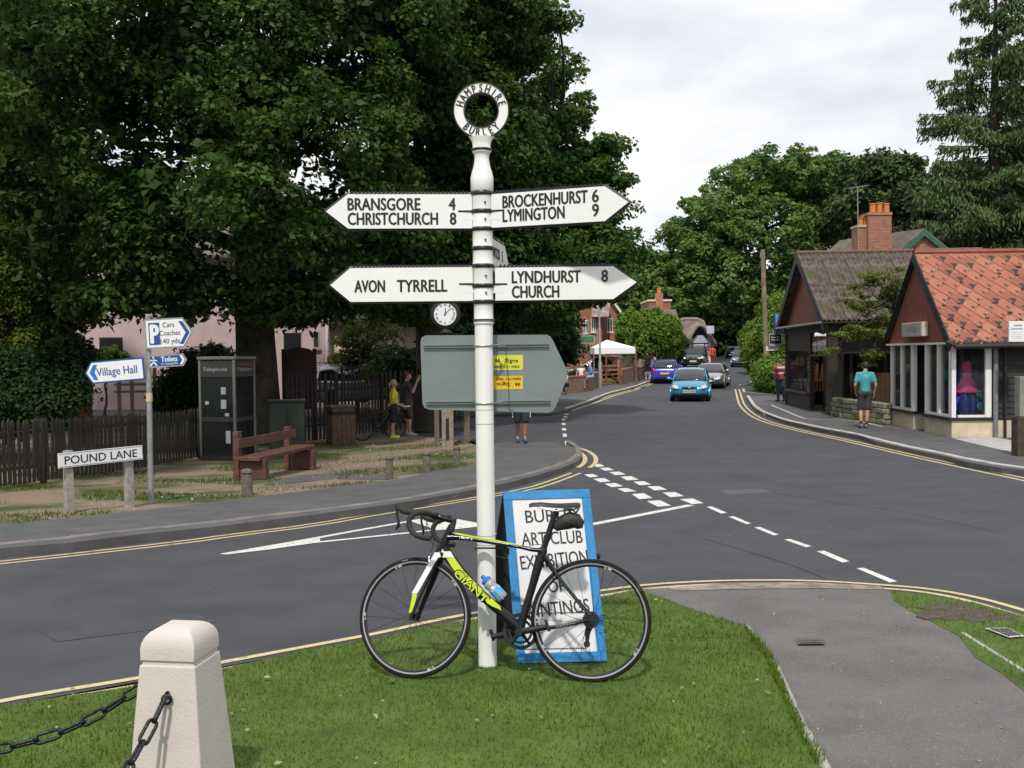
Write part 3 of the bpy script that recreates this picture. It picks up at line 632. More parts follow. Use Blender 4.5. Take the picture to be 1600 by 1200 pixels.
m_ch = M('chain_black', (.013, .014, .017), .38, metal=.4, var=.3, scale=30, bump=.4, bscale=90)
def stadium(L, W, r):
    pts = []; a = W / 2 - r; b = L / 2 - W / 2
    for t in np.linspace(-pi / 2, pi / 2, 9): pts.append((b + a * cos(t), a * sin(t), 0))
    for t in np.linspace(pi / 2, 3 * pi / 2, 9): pts.append((-b + a * cos(t), a * sin(t), 0))
    return MB().tube(pts, r, 8, closed=True).mesh('link')
lk = stadium(.112, .05, .0075); lk.materials.append(m_ch); lk.polygons.foreach_set('use_smooth', [True] * len(lk.polygons))
def chain(label, pts, flip=0, pitch=.090):
    t = thing('chain', label, 'chain', pts[0]); pts = resample(smooth_line(pts, 2), .004)
    acc = pitch * .5; k = 0; s = 0
    for a, b in zip(pts[:-1], pts[1:]):
        s += (b - a).length
        if s >= acc:
            acc += pitch; d = (b - a).normalized(); x = d; y = Vector((0, 0, 1)).cross(x).normalized(); z = x.cross(y)
            an = R(35 if (k + flip) % 2 else -55); y2 = y * cos(an) + z * sin(an); z2 = x.cross(y2)
            o = link('link', lk, t); m = Matrix((x, y2, z2)).transposed().to_4x4(); o.matrix_local = Matrix.Translation(a - pts[0]) @ m; k += 1
    return t
chain('black iron chain hanging from the left side of the stone post towards the left edge', [Q(226, 1072, 4.16), Q(203, 1084, 4.14), Q(172, 1106, 4.12), Q(139, 1124, 4.10), Q(105, 1141, 4.07), Q(71, 1152, 4.05), Q(38, 1162, 4.02), Q(0, 1170, 4.0), Q(-60, 1178, 3.95), Q(-140, 1180, 3.9)])
chain('black iron chain hanging from the hook on the front of the stone post', [Q(257, 1092, 3.94), Q(243, 1122, 3.90), Q(226, 1154, 3.84), Q(208, 1186, 3.77), Q(188, 1225, 3.68), Q(160, 1290, 3.5), Q(140, 1330, 3.3)], 1)
mb = MB(); h = Q(262, 1083, 3.975); mb.cyl(h + Vector((0, .05, 0)), h + Vector((0, -.012, 0)), .009)
mb.tube([h + Vector((.017 * cos(t), -.014, -.02 + .017 * sin(t))) for t in np.linspace(0, 2 * pi, 16, endpoint=False)], .006, 6, closed=True)
mb.v = [tuple(Matrix.Rotation(R(8.5), 3, 'Z') @ (Vector(p) - Vector((-1.350, 4.10, 0)))) for p in mb.v]; mb.build('hook', m_ch, sp, smooth=True)
# ------------------------------------------------------------ road bicycle leaning against the fingerpost
m_tyre = M('tyre_rubber', (.014, .013, .012), .9, spec=.2, var=.15, scale=12); m_tan = M('tyre_tan', (.16, .09, .045), .8)
m_carb = M('frame_black', (.006, .006, .007), .3, var=.05, spec=.3, coat=.15); m_lime = M('frame_lime', (.50, .62, .02), .35, var=.03, coat=.4)
m_fw = M('frame_white', (.74, .74, .76), .35, var=.02, coat=.4); m_alu = M('bike_alloy', (.45, .45, .46), .32, metal=.9, var=.08); m_rim = M('rim_dark', (.03, .03, .033), .35, metal=.6, var=.1)
m_tape = M('bar_tape', (.018, .018, .018), .75, var=.2, scale=60, bump=.3, bscale=120); m_drk = M('bike_dark_metal', (.05, .05, .055), .35, metal=.8, var=.15)
RH, FH = Q(923, 969, 5.665), Q(648, 964, 5.775)
ef = (FH - RH).normalized(); away = Vector((-ef.y, ef.x, 0)).normalized() * (1 if ef.x < 0 else -1)
if away.y < 0: away = -away
LEAN = R(12); hz = (Vector((0, 0, 1)) * cos(LEAN) + away * sin(LEAN)); hz = (hz - ef * hz.dot(ef)).normalized(); lt = ef.cross(hz).normalized()
if lt.y > 0: lt = -lt                                  # lt points to the bicycle's left side, towards the camera
BK = Matrix.Identity(4)
for i in range(3): BK[i][0] = ef[i]; BK[i][1] = lt[i]; BK[i][2] = hz[i]; BK[i][3] = RH[i]
WB = (FH - RH).length; BKi = BK.inverted(); RW = .336
def bp(u, v, b=0.0):
    o = BKi @ Vector((0, 0, CAMH)); d = BKi.to_3x3() @ ray(u, v); t = (b - o.y) / d.y; q = o + d * t; return Vector((q.x, b, q.z))
bz = lambda a, b: bp(540 + a / 3.2, 740 + b / 3.2)       # from the enlarged detail
bike = thing('bicycle', 'black white and lime green road bicycle leaning against the white fingerpost', 'bicycle', (0, 0, 0))
bike.matrix_world = BK
def part(mb, name, mat, parent=None, smooth=True, angle=40, bevel=0): return mb.build(name, mat, parent or bike, smooth=smooth, angle=angle, bevel=bevel)
def torus_pts(R_, n, c=(0, 0, 0)): return [(c[0] + R_ * cos(2 * pi * k / n), c[1], c[2] + R_ * sin(2 * pi * k / n)) for k in range(n)]
def arc_word(mb, s, c, r, a_mid, h, b, weight=.02, sgn=1):
    """lettering on the rim, seen from the bicycle's left side (+Y); read along the rim"""
    n = len(s); pitch = h * .95 / r
    for i, ch in enumerate(s):
        if ch == ' ': continue
        a = a_mid + (i - (n - 1) / 2) * pitch * sgn
        vs, fs = text_geo(ch, weight); x0 = min(v[0] for v in vs); x1 = max(v[0] for v in vs); k = h / .7
        rad = Vector((cos(a), 0, sin(a))); tan = Vector((-sin(a), 0, cos(a))) * sgn; up = -rad if sgn < 0 else rad
        up = rad * (1 if sgn < 0 else -1); tan2 = tan
        mb.add([Vector(c) + rad * r + Vector((0, b, 0)) + tan2 * ((v[0] - (x0 + x1) / 2) * k) + up * ((v[1] - .35) * k) for v in vs], fs)
def wheel(c, name, rear, tilt):
    w = bpy.data.objects.new('x', None); bpy.data.objects.remove(w)
    prof = []
    def rev(prof, n=72):
        vs = [(r * cos(2 * pi * k / n), b, r * sin(2 * pi * k / n)) for r, b in prof for k in range(n)]; m = len(prof)
        return vs, [(i * n + (k + 1) % n, i * n + k, ((i + 1) % m) * n + k, ((i + 1) % m) * n + (k + 1) % n) for i in range(m) for k in range(n)]
    hub = MB(); hub.cyl((0, -.045, 0), (0, .045, 0), .013, n=12); hub.cyl((0, -.036, 0), (0, -.032, 0), .022, n=14); hub.cyl((0, .030, 0), (0, .034, 0), .022, n=14); hub.cyl((0, -.062, 0), (0, .062, 0), .0055, n=8)
    o = part(hub, name, m_drk); o.location = c; o.rotation_euler = tilt
    v, f = rev([(.3115, -.0105), (.318, -.0125), (.327, -.011), (.3335, -.006), (.3358, 0), (.3335, .006), (.327, .011), (.318, .0125), (.3115, .0105)]); part(MB().add(v, f), 'tyre', m_tyre, o)
    v, f = rev([(.293, -.004), (.300, -.009), (.3135, -.0105), (.3135, .0105), (.300, .009), (.293, .004)]); part(MB().add(v, f), 'rim', m_rim, o, angle=20)
    v, f = rev([(.3050, .0096), (.3050, .0104), (.3130, .0112), (.3130, .0105)]); part(MB().add(v, f), 'brake_track', m_alu, o, angle=20)
    mb = MB(); n = 24 if rear else 20
    for k in range(n):
        a = 2 * pi * k / n; s = (1 if k % 2 else -1); a2 = a + (1.15 if (k // 2) % 2 else -1.15) * (1 if (rear or True) else 0)
        mb.cyl((.020 * cos(a2), s * .032, .020 * sin(a2)), (.294 * cos(a), s * .002, .294 * sin(a)), .00115, n=4, caps=False)
    sp_ = part(mb, 'spokes', m_drk, o); sp_['kind'] = 'stuff'
    mb = MB()
    for a in ((2.45, .0, -1.95, 1.2) if not rear else (1.9, .0, -.55, -2.55)):
        arc_word(mb, 'PR-2', (0, 0, 0), .2992, a, .011, .0098, sgn=-1)
    part(mb, 'rim_decal', m_fw, o, smooth=False); return o
STEER = R(9.0)
rw = wheel(Vector((0, 0, 0)), 'rear_wheel', True, (0, 0, 0))
fwh = wheel(Vector((WB, 0, 0)), 'front_wheel', False, (0, 0, 0))
hd0, hd1 = bp(688.5, 861), bp(702, 828); hax = (hd1 - hd0).normalized()
SM = Matrix.Translation(hd0) @ Matrix.Rotation(-STEER, 4, hax) @ Matrix.Translation(-hd0)
fwh.matrix_local = SM @ Matrix.Translation((WB, 0, 0))
mb = MB()                                     # tan wall just in front of the seat tube is a worn stretch of tread lettering
arc_word(mb, 'GIANT', (0, 0, 0), .3245, 2.55, .008, .0125, sgn=-1); part(mb, 'tyre_lettering', m_tan, rw, smooth=False)
mb = MB(); arc_word(mb, 'GIANT', (0, 0, 0), .3245, 1.35, .008, .0125, sgn=-1); part(mb, 'tyre_lettering', m_alu, fwh, smooth=False)
# frame
BB = bp(812, 987); STT = bz(990, 372); HTT = bz(520, 290); HTB = bz(483, 388)
mb = MB(); mb.tube([bp(706, 820), bp(702, 830), bp(695, 846), bp(688, 862), bp(686, 866)], [.016, .022, .026, .029, .027], 14)
part(mb, 'head_tube', m_carb)
mb = MB(); mb.tube([bz(512, 318), bz(560, 318), bz(640, 328), bz(760, 348), bz(870, 366), bz(930, 380), bz(985, 385)], [.024, .020, .0155, .0135, .013, .014, .016], 12, sq=(1.15, .85)); part(mb, 'top_tube', m_carb)
mb = MB(); mb.tube([bz(492, 372), bz(520, 420), bz(580, 498), bz(680, 605), bz(780, 695), bz(850, 758), bz(872, 782)], [.028, .029, .028, .027, .026, .027, .026], 14, sq=(.95, 1.05)); part(mb, 'down_tube', m_carb)
mb = MB(); mb.tube([bz(990, 368), bz(988, 385), bz(968, 440), bz(935, 560), bz(905, 660), bz(880, 750), bz(870, 785)], [.018, .022, .024, .020, .019, .021, .024], 12, sq=(.8, 1.1)); part(mb, 'seat_tube', m_carb)
mb = MB(); mb.tube([bz(975, 392), bz(1000, 425), bz(1050, 500)], [.02, .016, .013], 8)
for s in (-1, 1):
    q = [bz(1040, 480), bz(1085, 545), bz(1150, 625), bz(1222, 706)]; off = [.022, .034, .045, .062]
    mb.tube([p + Vector((0, s * o, 0)) for p, o in zip(q, off)], [.0095, .0085, .0075, .0085], 8)
part(mb, 'seat_stays', m_carb)
for s in (-1, 1):
    q = [bz(880, 782), bz(960, 778), bz(1060, 765), bz(1150, 750), bz(1222, 730)]; off = [.02, .036, .045, .052, .062]
    part(MB().tube([p + Vector((0, s * o, 0)) for p, o in zip(q, off)], [.013, .014, .012, .010, .010], 8, sq=(1.2, .8)), 'chain_stay', m_carb)
mb = MB(); mb.cyl(BB + Vector((0, -.045, 0)), BB + Vector((0, .045, 0)), .026, n=18); part(mb, 'bottom_bracket', m_carb)
# fork, steered with the wheel
def steer(mb): mb.v = [tuple(SM @ Vector(p)) for p in mb.v]; return mb
fx = Vector((WB, 0, 0))
for s in (-1, 1):
    q = [bz(486, 398), bz(462, 440), bz(425, 530), bz(380, 630), bp(648, 962)]; q[-1] = fx.copy(); off = [.018, .034, .044, .050, .054]
    mb = MB().tube([p + Vector((0, s * o, 0)) for p, o in zip(q, off)], [.019, .018, .016, .013, .011], 10, sq=(1.25, .7)); part(steer(mb), 'fork_blade', m_carb)
mb = MB().tube([bz(492, 380), bz(484, 402), bz(478, 416)], [.024, .027, .022], 12); part(steer(mb), 'fork_crown', m_fw)
def ribbon(name, pts, b0, mat, par=None, b1=None):
    """flat paint panel just proud of a tube, outline in detail pixels"""
    ps = [bz(x, y) for x, y in pts]; mb = MB(); poly = [(p.x, p.z) for p in ps]
    n = len(poly); area = sum(poly[i][0] * poly[(i + 1) % n][1] - poly[(i + 1) % n][0] * poly[i][1] for i in range(n))
    if area < 0: poly = poly[::-1]
    Fm = Matrix(((1, 0, 0, 0), (0, 0, 1, 0), (0, 1, 0, 0), (0, 0, 0, 1))); mb.prism(poly, b0 - .004, b0, Fm)
    mb.f = [f[::-1] for f in mb.f]; return mb
part(steer(ribbon('', [(462, 396), (487, 400), (492, 420), (478, 425), (450, 470), (375, 600), (345, 600), (420, 470)], .056, m_fw)), 'fork_paint', m_fw)
part(steer(ribbon('', [(352, 602), (372, 600), (374, 612), (366, 645), (350, 692), (334, 700)], .062, m_lime)), 'fork_paint', m_lime)
part(ribbon('', [(470, 392), (528, 388), (548, 420), (492, 420)], .030, m_fw), 'head_paint', m_fw)
part(ribbon('', [(508, 424), (547, 420), (598, 492), (690, 582), (775, 662), (782, 684), (740, 660), (690, 612), (640, 570), (600, 530), (560, 500), (535, 468)], .0285, m_lime), 'down_tube_paint', m_lime)
part(ribbon('', [(700, 628), (735, 640), (782, 682), (770, 676), (735, 662), (712, 648)], .0290, m_lime), 'down_tube_paint', m_lime)
g0, g1 = bz(543, 505), bz(700, 652); dd = (g1 - g0); ang = atan2(dd.z, dd.x)
TG = Matrix.Translation(g0 + Vector((0, .031, 0))) @ Matrix(((-1, 0, 0, 0), (0, 0, 1, 0), (0, 1, 0, 0), (0, 0, 0, 1)))
a2 = atan2(dd.z, -dd.x); TG = TG @ Matrix.Rotation(a2, 4, 'Z')
mb = MB(); add_text(mb, 'GIANT', TG, .050, dd.length * 1.01, x=-.003, y=-.002, weight=.075); part(mb, 'down_tube_lettering', m_carb, smooth=False)
mb = MB(); add_text(mb, 'GIANT', TG @ Matrix.Translation((0, 0, .0008)), .043, dd.length * .98, y=.001, weight=.02); part(mb, 'down_tube_lettering', m_lime, smooth=False)
part(ribbon('', [(535, 296), (560, 296), (640, 312), (770, 335), (880, 358), (880, 362), (765, 343), (640, 320), (560, 306)], .0175, m_lime), 'top_tube_paint', m_lime)
g0 = bz(572, 324); T2 = Matrix.Translation(g0 + Vector((0, .024, 0))) @ Matrix(((-1, 0, 0, 0), (0, 0, 1, 0), (0, 1, 0, 0), (0, 0, 0, 1))) @ Matrix.Rotation(R(-8), 4, 'Z')
mb = MB(); add_text(mb, 'DEFY 2', T2, .010, .075, weight=.03); part(mb, 'top_tube_lettering', m_fw, smooth=False)
p0 = bz(1050, 766); T3 = Matrix.Translation(p0 + Vector((0, .060, 0))) @ Matrix(((-1, 0, 0, 0), (0, 0, 1, 0), (0, 1, 0, 0), (0, 0, 0, 1))) @ Matrix.Rotation(R(5), 4, 'Z')
mb = MB(); add_text(mb, 'GIANT', T3, .017, .115, weight=.03); part(mb, 'chain_stay_lettering', m_alu, smooth=False)
# saddle, post, bag
mb = MB(); mb.tube([bz(990, 378), bz(1012, 310), bz(1035, 235), bz(1046, 200)], [.0155, .0155, .015, .014], 12, sq=(.8, 1.1)); mb.tube([bz(1005, 330), bz(1011, 310)], .021, 10); sp2 = part(mb, 'seat_post', m_carb)
mb = MB(); SD = [(917, 157, .010, .012), (935, 152, .016, .014), (975, 150, .021, .015), (1030, 155, .030, .016), (1080, 157, .050, .018), (1125, 155, .066, .018), (1160, 152, .070, .016), (1173, 152, .058, .010)]
vs = []; n = 16
for x, y, wd, th in SD:
    c = bz(x, y)
    for k in range(n):
        t = 2 * pi * k / n; s_ = sin(t); z_ = (.006 if s_ > 0 else 1.0) * 0
        zz = s_ * th * (.55 if s_ > 0 else .9) - (abs(cos(t)) ** 3) * .014
        vs.append((c.x, wd * cos(t), c.z + zz))
fs = [(i * n + k, i * n + (k + 1) % n, (i + 1) * n + (k + 1) % n, (i + 1) * n + k) for i in range(len(SD) - 1) for k in range(n)] + [tuple(range(n)), tuple(range((len(SD) - 1) * n, len(SD) * n))[::-1]]
sd = part(mb.add(vs, fs), 'saddle', M('saddle_leather', (.028, .022, .022), .45, var=.15, scale=20))
mb = MB()
for s in (-1, 1): mb.tube([bz(960, 165) + Vector((0, s * .012, 0)), bz(995, 180) + Vector((0, s * .022, 0)), bz(1060, 188) + Vector((0, s * .022, 0)), bz(1140, 182) + Vector((0, s * .03, 0)), bz(1172, 160) + Vector((0, s * .035, 0))], .0035, 6)
part(mb, 'saddle_rails', m_alu, sd)
mb = MB(); mb.tube([bz(1030, 205), bz(1065, 190)], .012, 8); part(mb, 'saddle_clamp', m_drk, sd)
mb = MB(); mb.tube([bz(1048, 282), bz(1060, 262), bz(1090, 245), bz(1125, 232), bz(1150, 240), bz(1168, 255), bz(1172, 275)], [.014, .032, .044, .050, .046, .036, .016], 14, sq=(.75, 1.0)); mb.tube([bz(1135, 215), bz(1160, 222), bz(1176, 240)], [.02, .026, .014], 10)
bg_ = part(mb, 'saddle_bag', M('bag_nylon', (.014, .014, .015), .6, var=.25, scale=20, bump=.4, bscale=60))
mb = MB()
for x, y in ((1060, 262), (1120, 235)): mb.tube([bz(x, y - 60), bz(x + 3, y - 20)], .008, 6)
part(mb, 'strap', m_blk, bg_)
# cockpit (turns with the fork)
ST = bz(537, 232); CL = bp(680, 806.5)
mb = MB(); mb.tube([bz(528, 290), bz(536, 262), bz(541, 238), bz(543, 225)], [.017, .016, .017, .015], 12); part(steer(mb), 'headset_spacers', m_drk)
mb = MB(); mb.tube([bz(546, 238), bz(520, 232), bz(480, 222), bz(455, 212)], [.018, .017, .016, .021], 10); mb.cyl(CL + Vector((0, -.022, 0)), CL + Vector((0, .022, 0)), .021, n=14); part(steer(mb), 'stem', m_carb)
hb = MB(); hw = .205
reach = Vector((.080, 0, 0))
half = lambda s: [CL + Vector((0, s * b, 0)) + Vector((a, 0, h)) for a, b, h in [(0, 0, 0), (0, .06, .001), (.004, .13, .002), (.012, .18, .002), (.035, .2, .0), (.066, hw, -.012), (.086, hw + .002, -.040), (.086, hw + .004, -.072), (.068, hw + .006, -.105), (.035, hw + .008, -.130), (-.008, hw + .01, -.142), (-.050, hw + .012, -.146)]]
hb.tube([p for p in half(-1)[::-1][:-1]] + half(1), .0155, 12); bar = part(steer(hb), 'handlebar', m_tape)
for s in (-1, 1):
    c = CL + Vector((.075, s * (hw), -.012))
    mb = MB(); mb.tube([c + Vector((-.035, 0, .014)), c + Vector((0, 0, .014)), c + Vector((.045, 0, .020)), c + Vector((.078, 0, .040)), c + Vector((.090, 0, .058))], [.012, .018, .017, .018, .013], 10, sq=(.85, 1.1)); h_ = part(steer(mb), 'brake_hood', m_tape, bar)
    mb = MB(); mb.tube([c + Vector((.088, 0, .036)), c + Vector((.086, 0, .0)), c + Vector((.074, s * .004, -.035)), c + Vector((.072, s * .006, -.062)), c + Vector((.086, s * .008, -.088))], [.010, .010, .011, .013, .004], 8, sq=(1.2, .6)); part(steer(mb), 'brake_lever', m_drk, h_)
mb = MB(); mb.box(bz(500, 214), (.055, .03, .014)); part(steer(mb), 'cycle_computer', m_blk)
mb = MB()
for s, q in ((1, [(440, 335), (446, 370), (425, 405), (408, 440)]), (-1, [(395, 240), (420, 300), (440, 350), (470, 372)])):
    mb.tube(smooth_line([bz(*p) + Vector((0, s * .05, 0)) for p in q], 2), .0022, 6)
mb.tube(smooth_line([bz(385, 225) + Vector((0, -.12, 0)), bz(400, 300), bz(450, 370), bz(500, 380)], 2), .0022, 6)
mb.tube(smooth_line([bz(900, 372), bz(950, 352), bz(985, 356)], 2), .0018, 5); part(steer(mb) if False else mb, 'cables', m_blk)
# brakes
def caliper(c, nm='brake_caliper', par=None):
    mb = MB(); c = Vector(c)
    for s in (-1, 1):
        mb.tube([c + Vector((.01, 0, .012)), c + Vector((.01, s * .03, .012)), c + Vector((.006, s * .036, -.02)), c + Vector((.004, s * .018, -.038))], [.007, .007, .006, .005], 8)
        mb.box(c + Vector((.004, s * .016, -.042)), (.05, .008, .010))
    mb.cyl(c + Vector((0, .028, .022)), c + Vector((0, .034, .03)), .007); return mb
part(steer(caliper(bz(432, 428))), 'brake_caliper', m_alu); part(caliper(bz(1060, 488)), 'brake_caliper', m_drk)
# drivetrain on the far side
def disc(mb, c, r0, r1, b, t, teeth=0):
    n = teeth * 2 if teeth else 48; pts = []
    o = [(c.x + (r1 if (k % 2 == 0 or not teeth) else r1 - .0045) * cos(2 * pi * k / n), c.z + (r1 if (k % 2 == 0 or not teeth) else r1 - .0045) * sin(2 * pi * k / n)) for k in range(n)]
    i = [(c.x + r0 * cos(2 * pi * k / n), c.z + r0 * sin(2 * pi * k / n)) for k in range(n)]; s = len(mb.v)
    vs = [(x, b, z) for x, z in o] + [(x, b, z) for x, z in i] + [(x, b - t, z) for x, z in o] + [(x, b - t, z) for x, z in i]
    fs = []
    for k in range(n):
        j = (k + 1) % n; fs += [(k, j, n + j, n + k), (2 * n + j, 2 * n + k, 3 * n + k, 3 * n + j), (j, k, 2 * n + k, 2 * n + j), (n + k, n + j, 3 * n + j, 3 * n + k)]
    mb.add(vs, fs)
mb = MB(); disc(mb, BB, .080, .103, -.043, .003, 50); part(mb, 'chainring', m_drk, angle=20); mb = MB(); disc(mb, BB, .055, .072, -.036, .003, 34); part(mb, 'chainring', m_drk, angle=20)
mb = MB()
for k in range(5): a = k * 2 * pi / 5 + .3; mb.tube([BB + Vector((0, -.04, 0)), BB + Vector((.085 * cos(a), -.042, .085 * sin(a)))], [.014, .008], 6)
part(mb, 'chainring_spider', m_drk)
e1 = bz(1012, 762) + Vector((0, 0, 0)); dirc = (e1 - BB).normalized()
CRK = .172
def crank(d, b, nm):
    mb = MB(); mb.tube([BB + Vector((0, b * .8, 0)), BB + d * .05 + Vector((0, b, 0)), BB + d * CRK + Vector((0, b * 1.15, 0))], [.018, .015, .012], 8, sq=(.6, 1.15)); mb.cyl(BB + Vector((0, b * .8, 0)), BB + Vector((0, b * 1.1, 0)), .019); o = part(mb, 'crank_arm', m_drk)
    c = BB + d * CRK + Vector((0, b * 1.2, 0)); s = 1 if b > 0 else -1
    mb = MB(); mb.cyl(c, c + Vector((0, s * .055, 0)), .007); mb.box((c.x, c.y + s * .045, c.z), (.05, .05, .014), Matrix.Translation(c) @ Matrix.Rotation(R(-70), 4, 'Y') @ Matrix.Translation(-c)); mb.box((c.x + .03, c.y + s * .04, c.z), (.02, .06, .012), Matrix.Translation(c) @ Matrix.Rotation(R(-70), 4, 'Y') @ Matrix.Translation(-c)); part(mb, 'pedal', m_drk, o, smooth=False)
crank(dirc, .065, ''); crank(-dirc, -.065, '')
mb = MB()
for k, r in enumerate((.049, .045, .041, .037, .033, .030, .027)): disc(mb, Vector((0, 0, 0)), .012, r, -.022 - k * .0042, .0018, int(r * 500))
part(mb, 'cassette', m_drk, angle=20)
DJ = bz(1205, 855); DU = bz(1208, 800)
mb = MB(); mb.tube([bz(1222, 735) + Vector((0, -.06, 0)), bz(1215, 775) + Vector((0, -.075, 0)), DU + Vector((0, -.05, 0)), DJ + Vector((0, -.045, 0))], [.009, .016, .012, .008], 8, sq=(.8, 1.2)); disc(mb, DJ, .003, .021, -.034, .004, 11); disc(mb, DU, .003, .019, -.034, .004, 11)
mb.box(DJ.lerp(DU, .5) + Vector((0, -.03, 0)), (.018, .004, .075)); part(mb, 'rear_derailleur', m_drk)
mb = MB(); up = [BB + Vector((.01, -.042, .098)), Vector((0, -.036, .040)) + Vector((0, 0, 0))]
lo = [BB + Vector((.0, -.042, -.100)), DJ + Vector((0, -.036, -.022))]
for a, b in (up, lo):
    L = (b - a).length; k = int(L / .0127); d = (b - a) / k
    for i in range(k): mb.cyl(a + d * (i + .12), a + d * (i + .88), .0042, n=5)
c_ = part(mb, 'drive_chain', m_drk); c_['kind'] = 'stuff'
mb = MB(); mb.tube(smooth_line([bz(1225, 735), bz(1290, 700), bz(1330, 740), bz(1305, 795), bz(1262, 802)], 3), .0022, 6, T=Matrix.Translation((0, -.04, 0))); part(mb, 'gear_cable', m_blk)
# bottle and cage
b0, b1 = bz(778, 615), bz(688, 518); bd = (b1 - b0).normalized()
m_bot = M('bottle_clear', (.42, .45, .48), .35, var=.1, trans=.35)
def along(prof, a, d, n=20):
    x, y, z = basis(d); vs = [a + z * h + x * (r * cos(2 * pi * k / n)) + y * (r * sin(2 * pi * k / n)) for r, h in prof for k in range(n)]; m = len(prof)
    return MB().add(vs, [(i * n + k, i * n + (k + 1) % n, (i + 1) * n + (k + 1) % n, (i + 1) * n + k) for i in range(m - 1) for k in range(n)] + [tuple(range(n))[::-1], tuple(range((m - 1) * n, m * n))])
a0 = b0 - bd * .015
bt = part(along([(.030, 0), (.035, .006), (.035, .075), (.031, .082), (.031, .092), (.035, .10), (.035, .118), (.028, .128)], a0, bd), 'water_bottle', m_bot)
part(along([(.030, .128), (.031, .142), (.024, .150), (.013, .154), (.012, .172), (.009, .175)], a0, bd), 'bottle_cap', M('cap_blue', (.03, .13, .55), .45), bt)
part(along([(.0353, .030), (.0353, .072)], a0, bd), 'bottle_label', M('bottle_blue', (.06, .33, .72), .4, col2=(.5, .6, .7), thr=(.6, .62), scale=22), bt)
mb = MB(); xx, yy, _ = basis(bd)
if yy.y < 0: yy = -yy
c0 = a0 + bd * .01; mb.tube([a0 + bd * .07 + Vector((.0, .037, .0)) + Vector((0, 0, 0)), a0 + bd * .05 + Vector((0, .038, 0)), a0 + bd * .015 + Vector((-.01, .036, -.01)), a0 - bd * .006 + Vector((0, 0, 0)), a0 + bd * .015 + Vector((0, -.036, 0)), a0 + bd * .07 + Vector((0, -.037, 0))], .0028, 6)
mb.tube([a0 + bd * .06 + bp(757, 0).normalized() * 0 + (Vector((.02, .030, .02))), a0 + bd * .06 + Vector((0, .038, 0)), a0 + bd * .066 + Vector((-.028, .024, -.028))], .0028, 6); part(mb, 'bottle_cage', m_alu)
mb = MB(); pz1 = bz(640, 376); pz2 = bz(800, 380); mb.tube([pz1 + Vector((0, -.02, 0)), bz(660, 372) + Vector((0, -.03, 0)), bz(745, 372) + Vector((0, -.04, 0)), pz2 + Vector((0, -.05, 0))], .005, 8); mb.box(bz(800, 388) + Vector((0, -.05, 0)), (.03, .02, .04)); part(mb, 'frame_pump', m_blk)
# ------------------------------------------------------------ left verge: signs, bench, phone box, fence, bin, posts, clock
m_wood = M('old_wood', (.13, .105, .08), .85, var=.3, scale=14, bump=.5, bscale=50, detail=8); m_rw = M('red_stained_wood', (.095, .040, .028), .65, var=.3, scale=10, bump=.3, bscale=40)
m_dk = M('dark_picket', (.032, .027, .022), .9, var=.35, scale=8, bump=.4); m_galv = M('galvanised_pole', (.33, .34, .34), .5, metal=.5, var=.15, scale=9)  # picket colour darkened to carry the tree shade over the fence
m_sw = M('sign_white', (.78, .78, .80), .4, var=.02); m_sb = M('sign_blue', (.015, .075, .30), .4, var=.03); m_cb = M('concrete_post', (.30, .27, .24), .9, var=.22, scale=9, bump=.5, bscale=50)
def frm(A, B, name, label, cat, up=(0, 0, 1)):
    """local frame: origin A, X towards B (horizontal), Z up, -Y towards camera"""
    d = Vector((B.x - A.x, B.y - A.y, 0)); a = atan2(d.y, d.x); return thing(name, label, cat, A, a), d.length
FZ = Matrix(((1, 0, 0, 0), (0, 0, -1, 0), (0, 1, 0, 0), (0, 0, 0, 1)))
# POUND LANE nameplate
A, B = P(110, 801, .10), P(204, 792, .10); t, L = frm(A, B, 'street_nameplate', 'white POUND LANE street nameplate on two short concrete posts', 'street sign')
dz = B.z - A.z
for x, z in ((0, 0), (L, dz)): MB().box((x, .03, z + .37), (.11, .09, .86), top=(.9, .9)).build('post', m_cb, t, bevel=.006)
a, b = Q(92, 707, A.y), Q(207, 697, B.y); za, zb = a.z - A.z, b.z - A.z; an = atan2(zb - za + .0, L + .24)
T = Matrix.Translation((-.16, -.035, za - .19)) @ Matrix.Rotation(-an, 4, 'Y') @ FZ
w_ = 1.16; p_ = MB().box((w_ / 2, .095, 0), (w_, .19, .02), T).build('plate', m_sw, t, bevel=.002)
mb = MB(); add_text(mb, 'POUND LANE', T @ Matrix.Translation((0, 0, .0105)), .105, w_ * .86, x=w_ * .07, y=.042, weight=.02); mb.build('lettering', m_ltr, p_)
mb = MB()
for y in (.012, .178): mb.box((w_ / 2, y, .0105), (w_ - .02, .006, .001), T)
mb.build('border', m_ltr, p_)
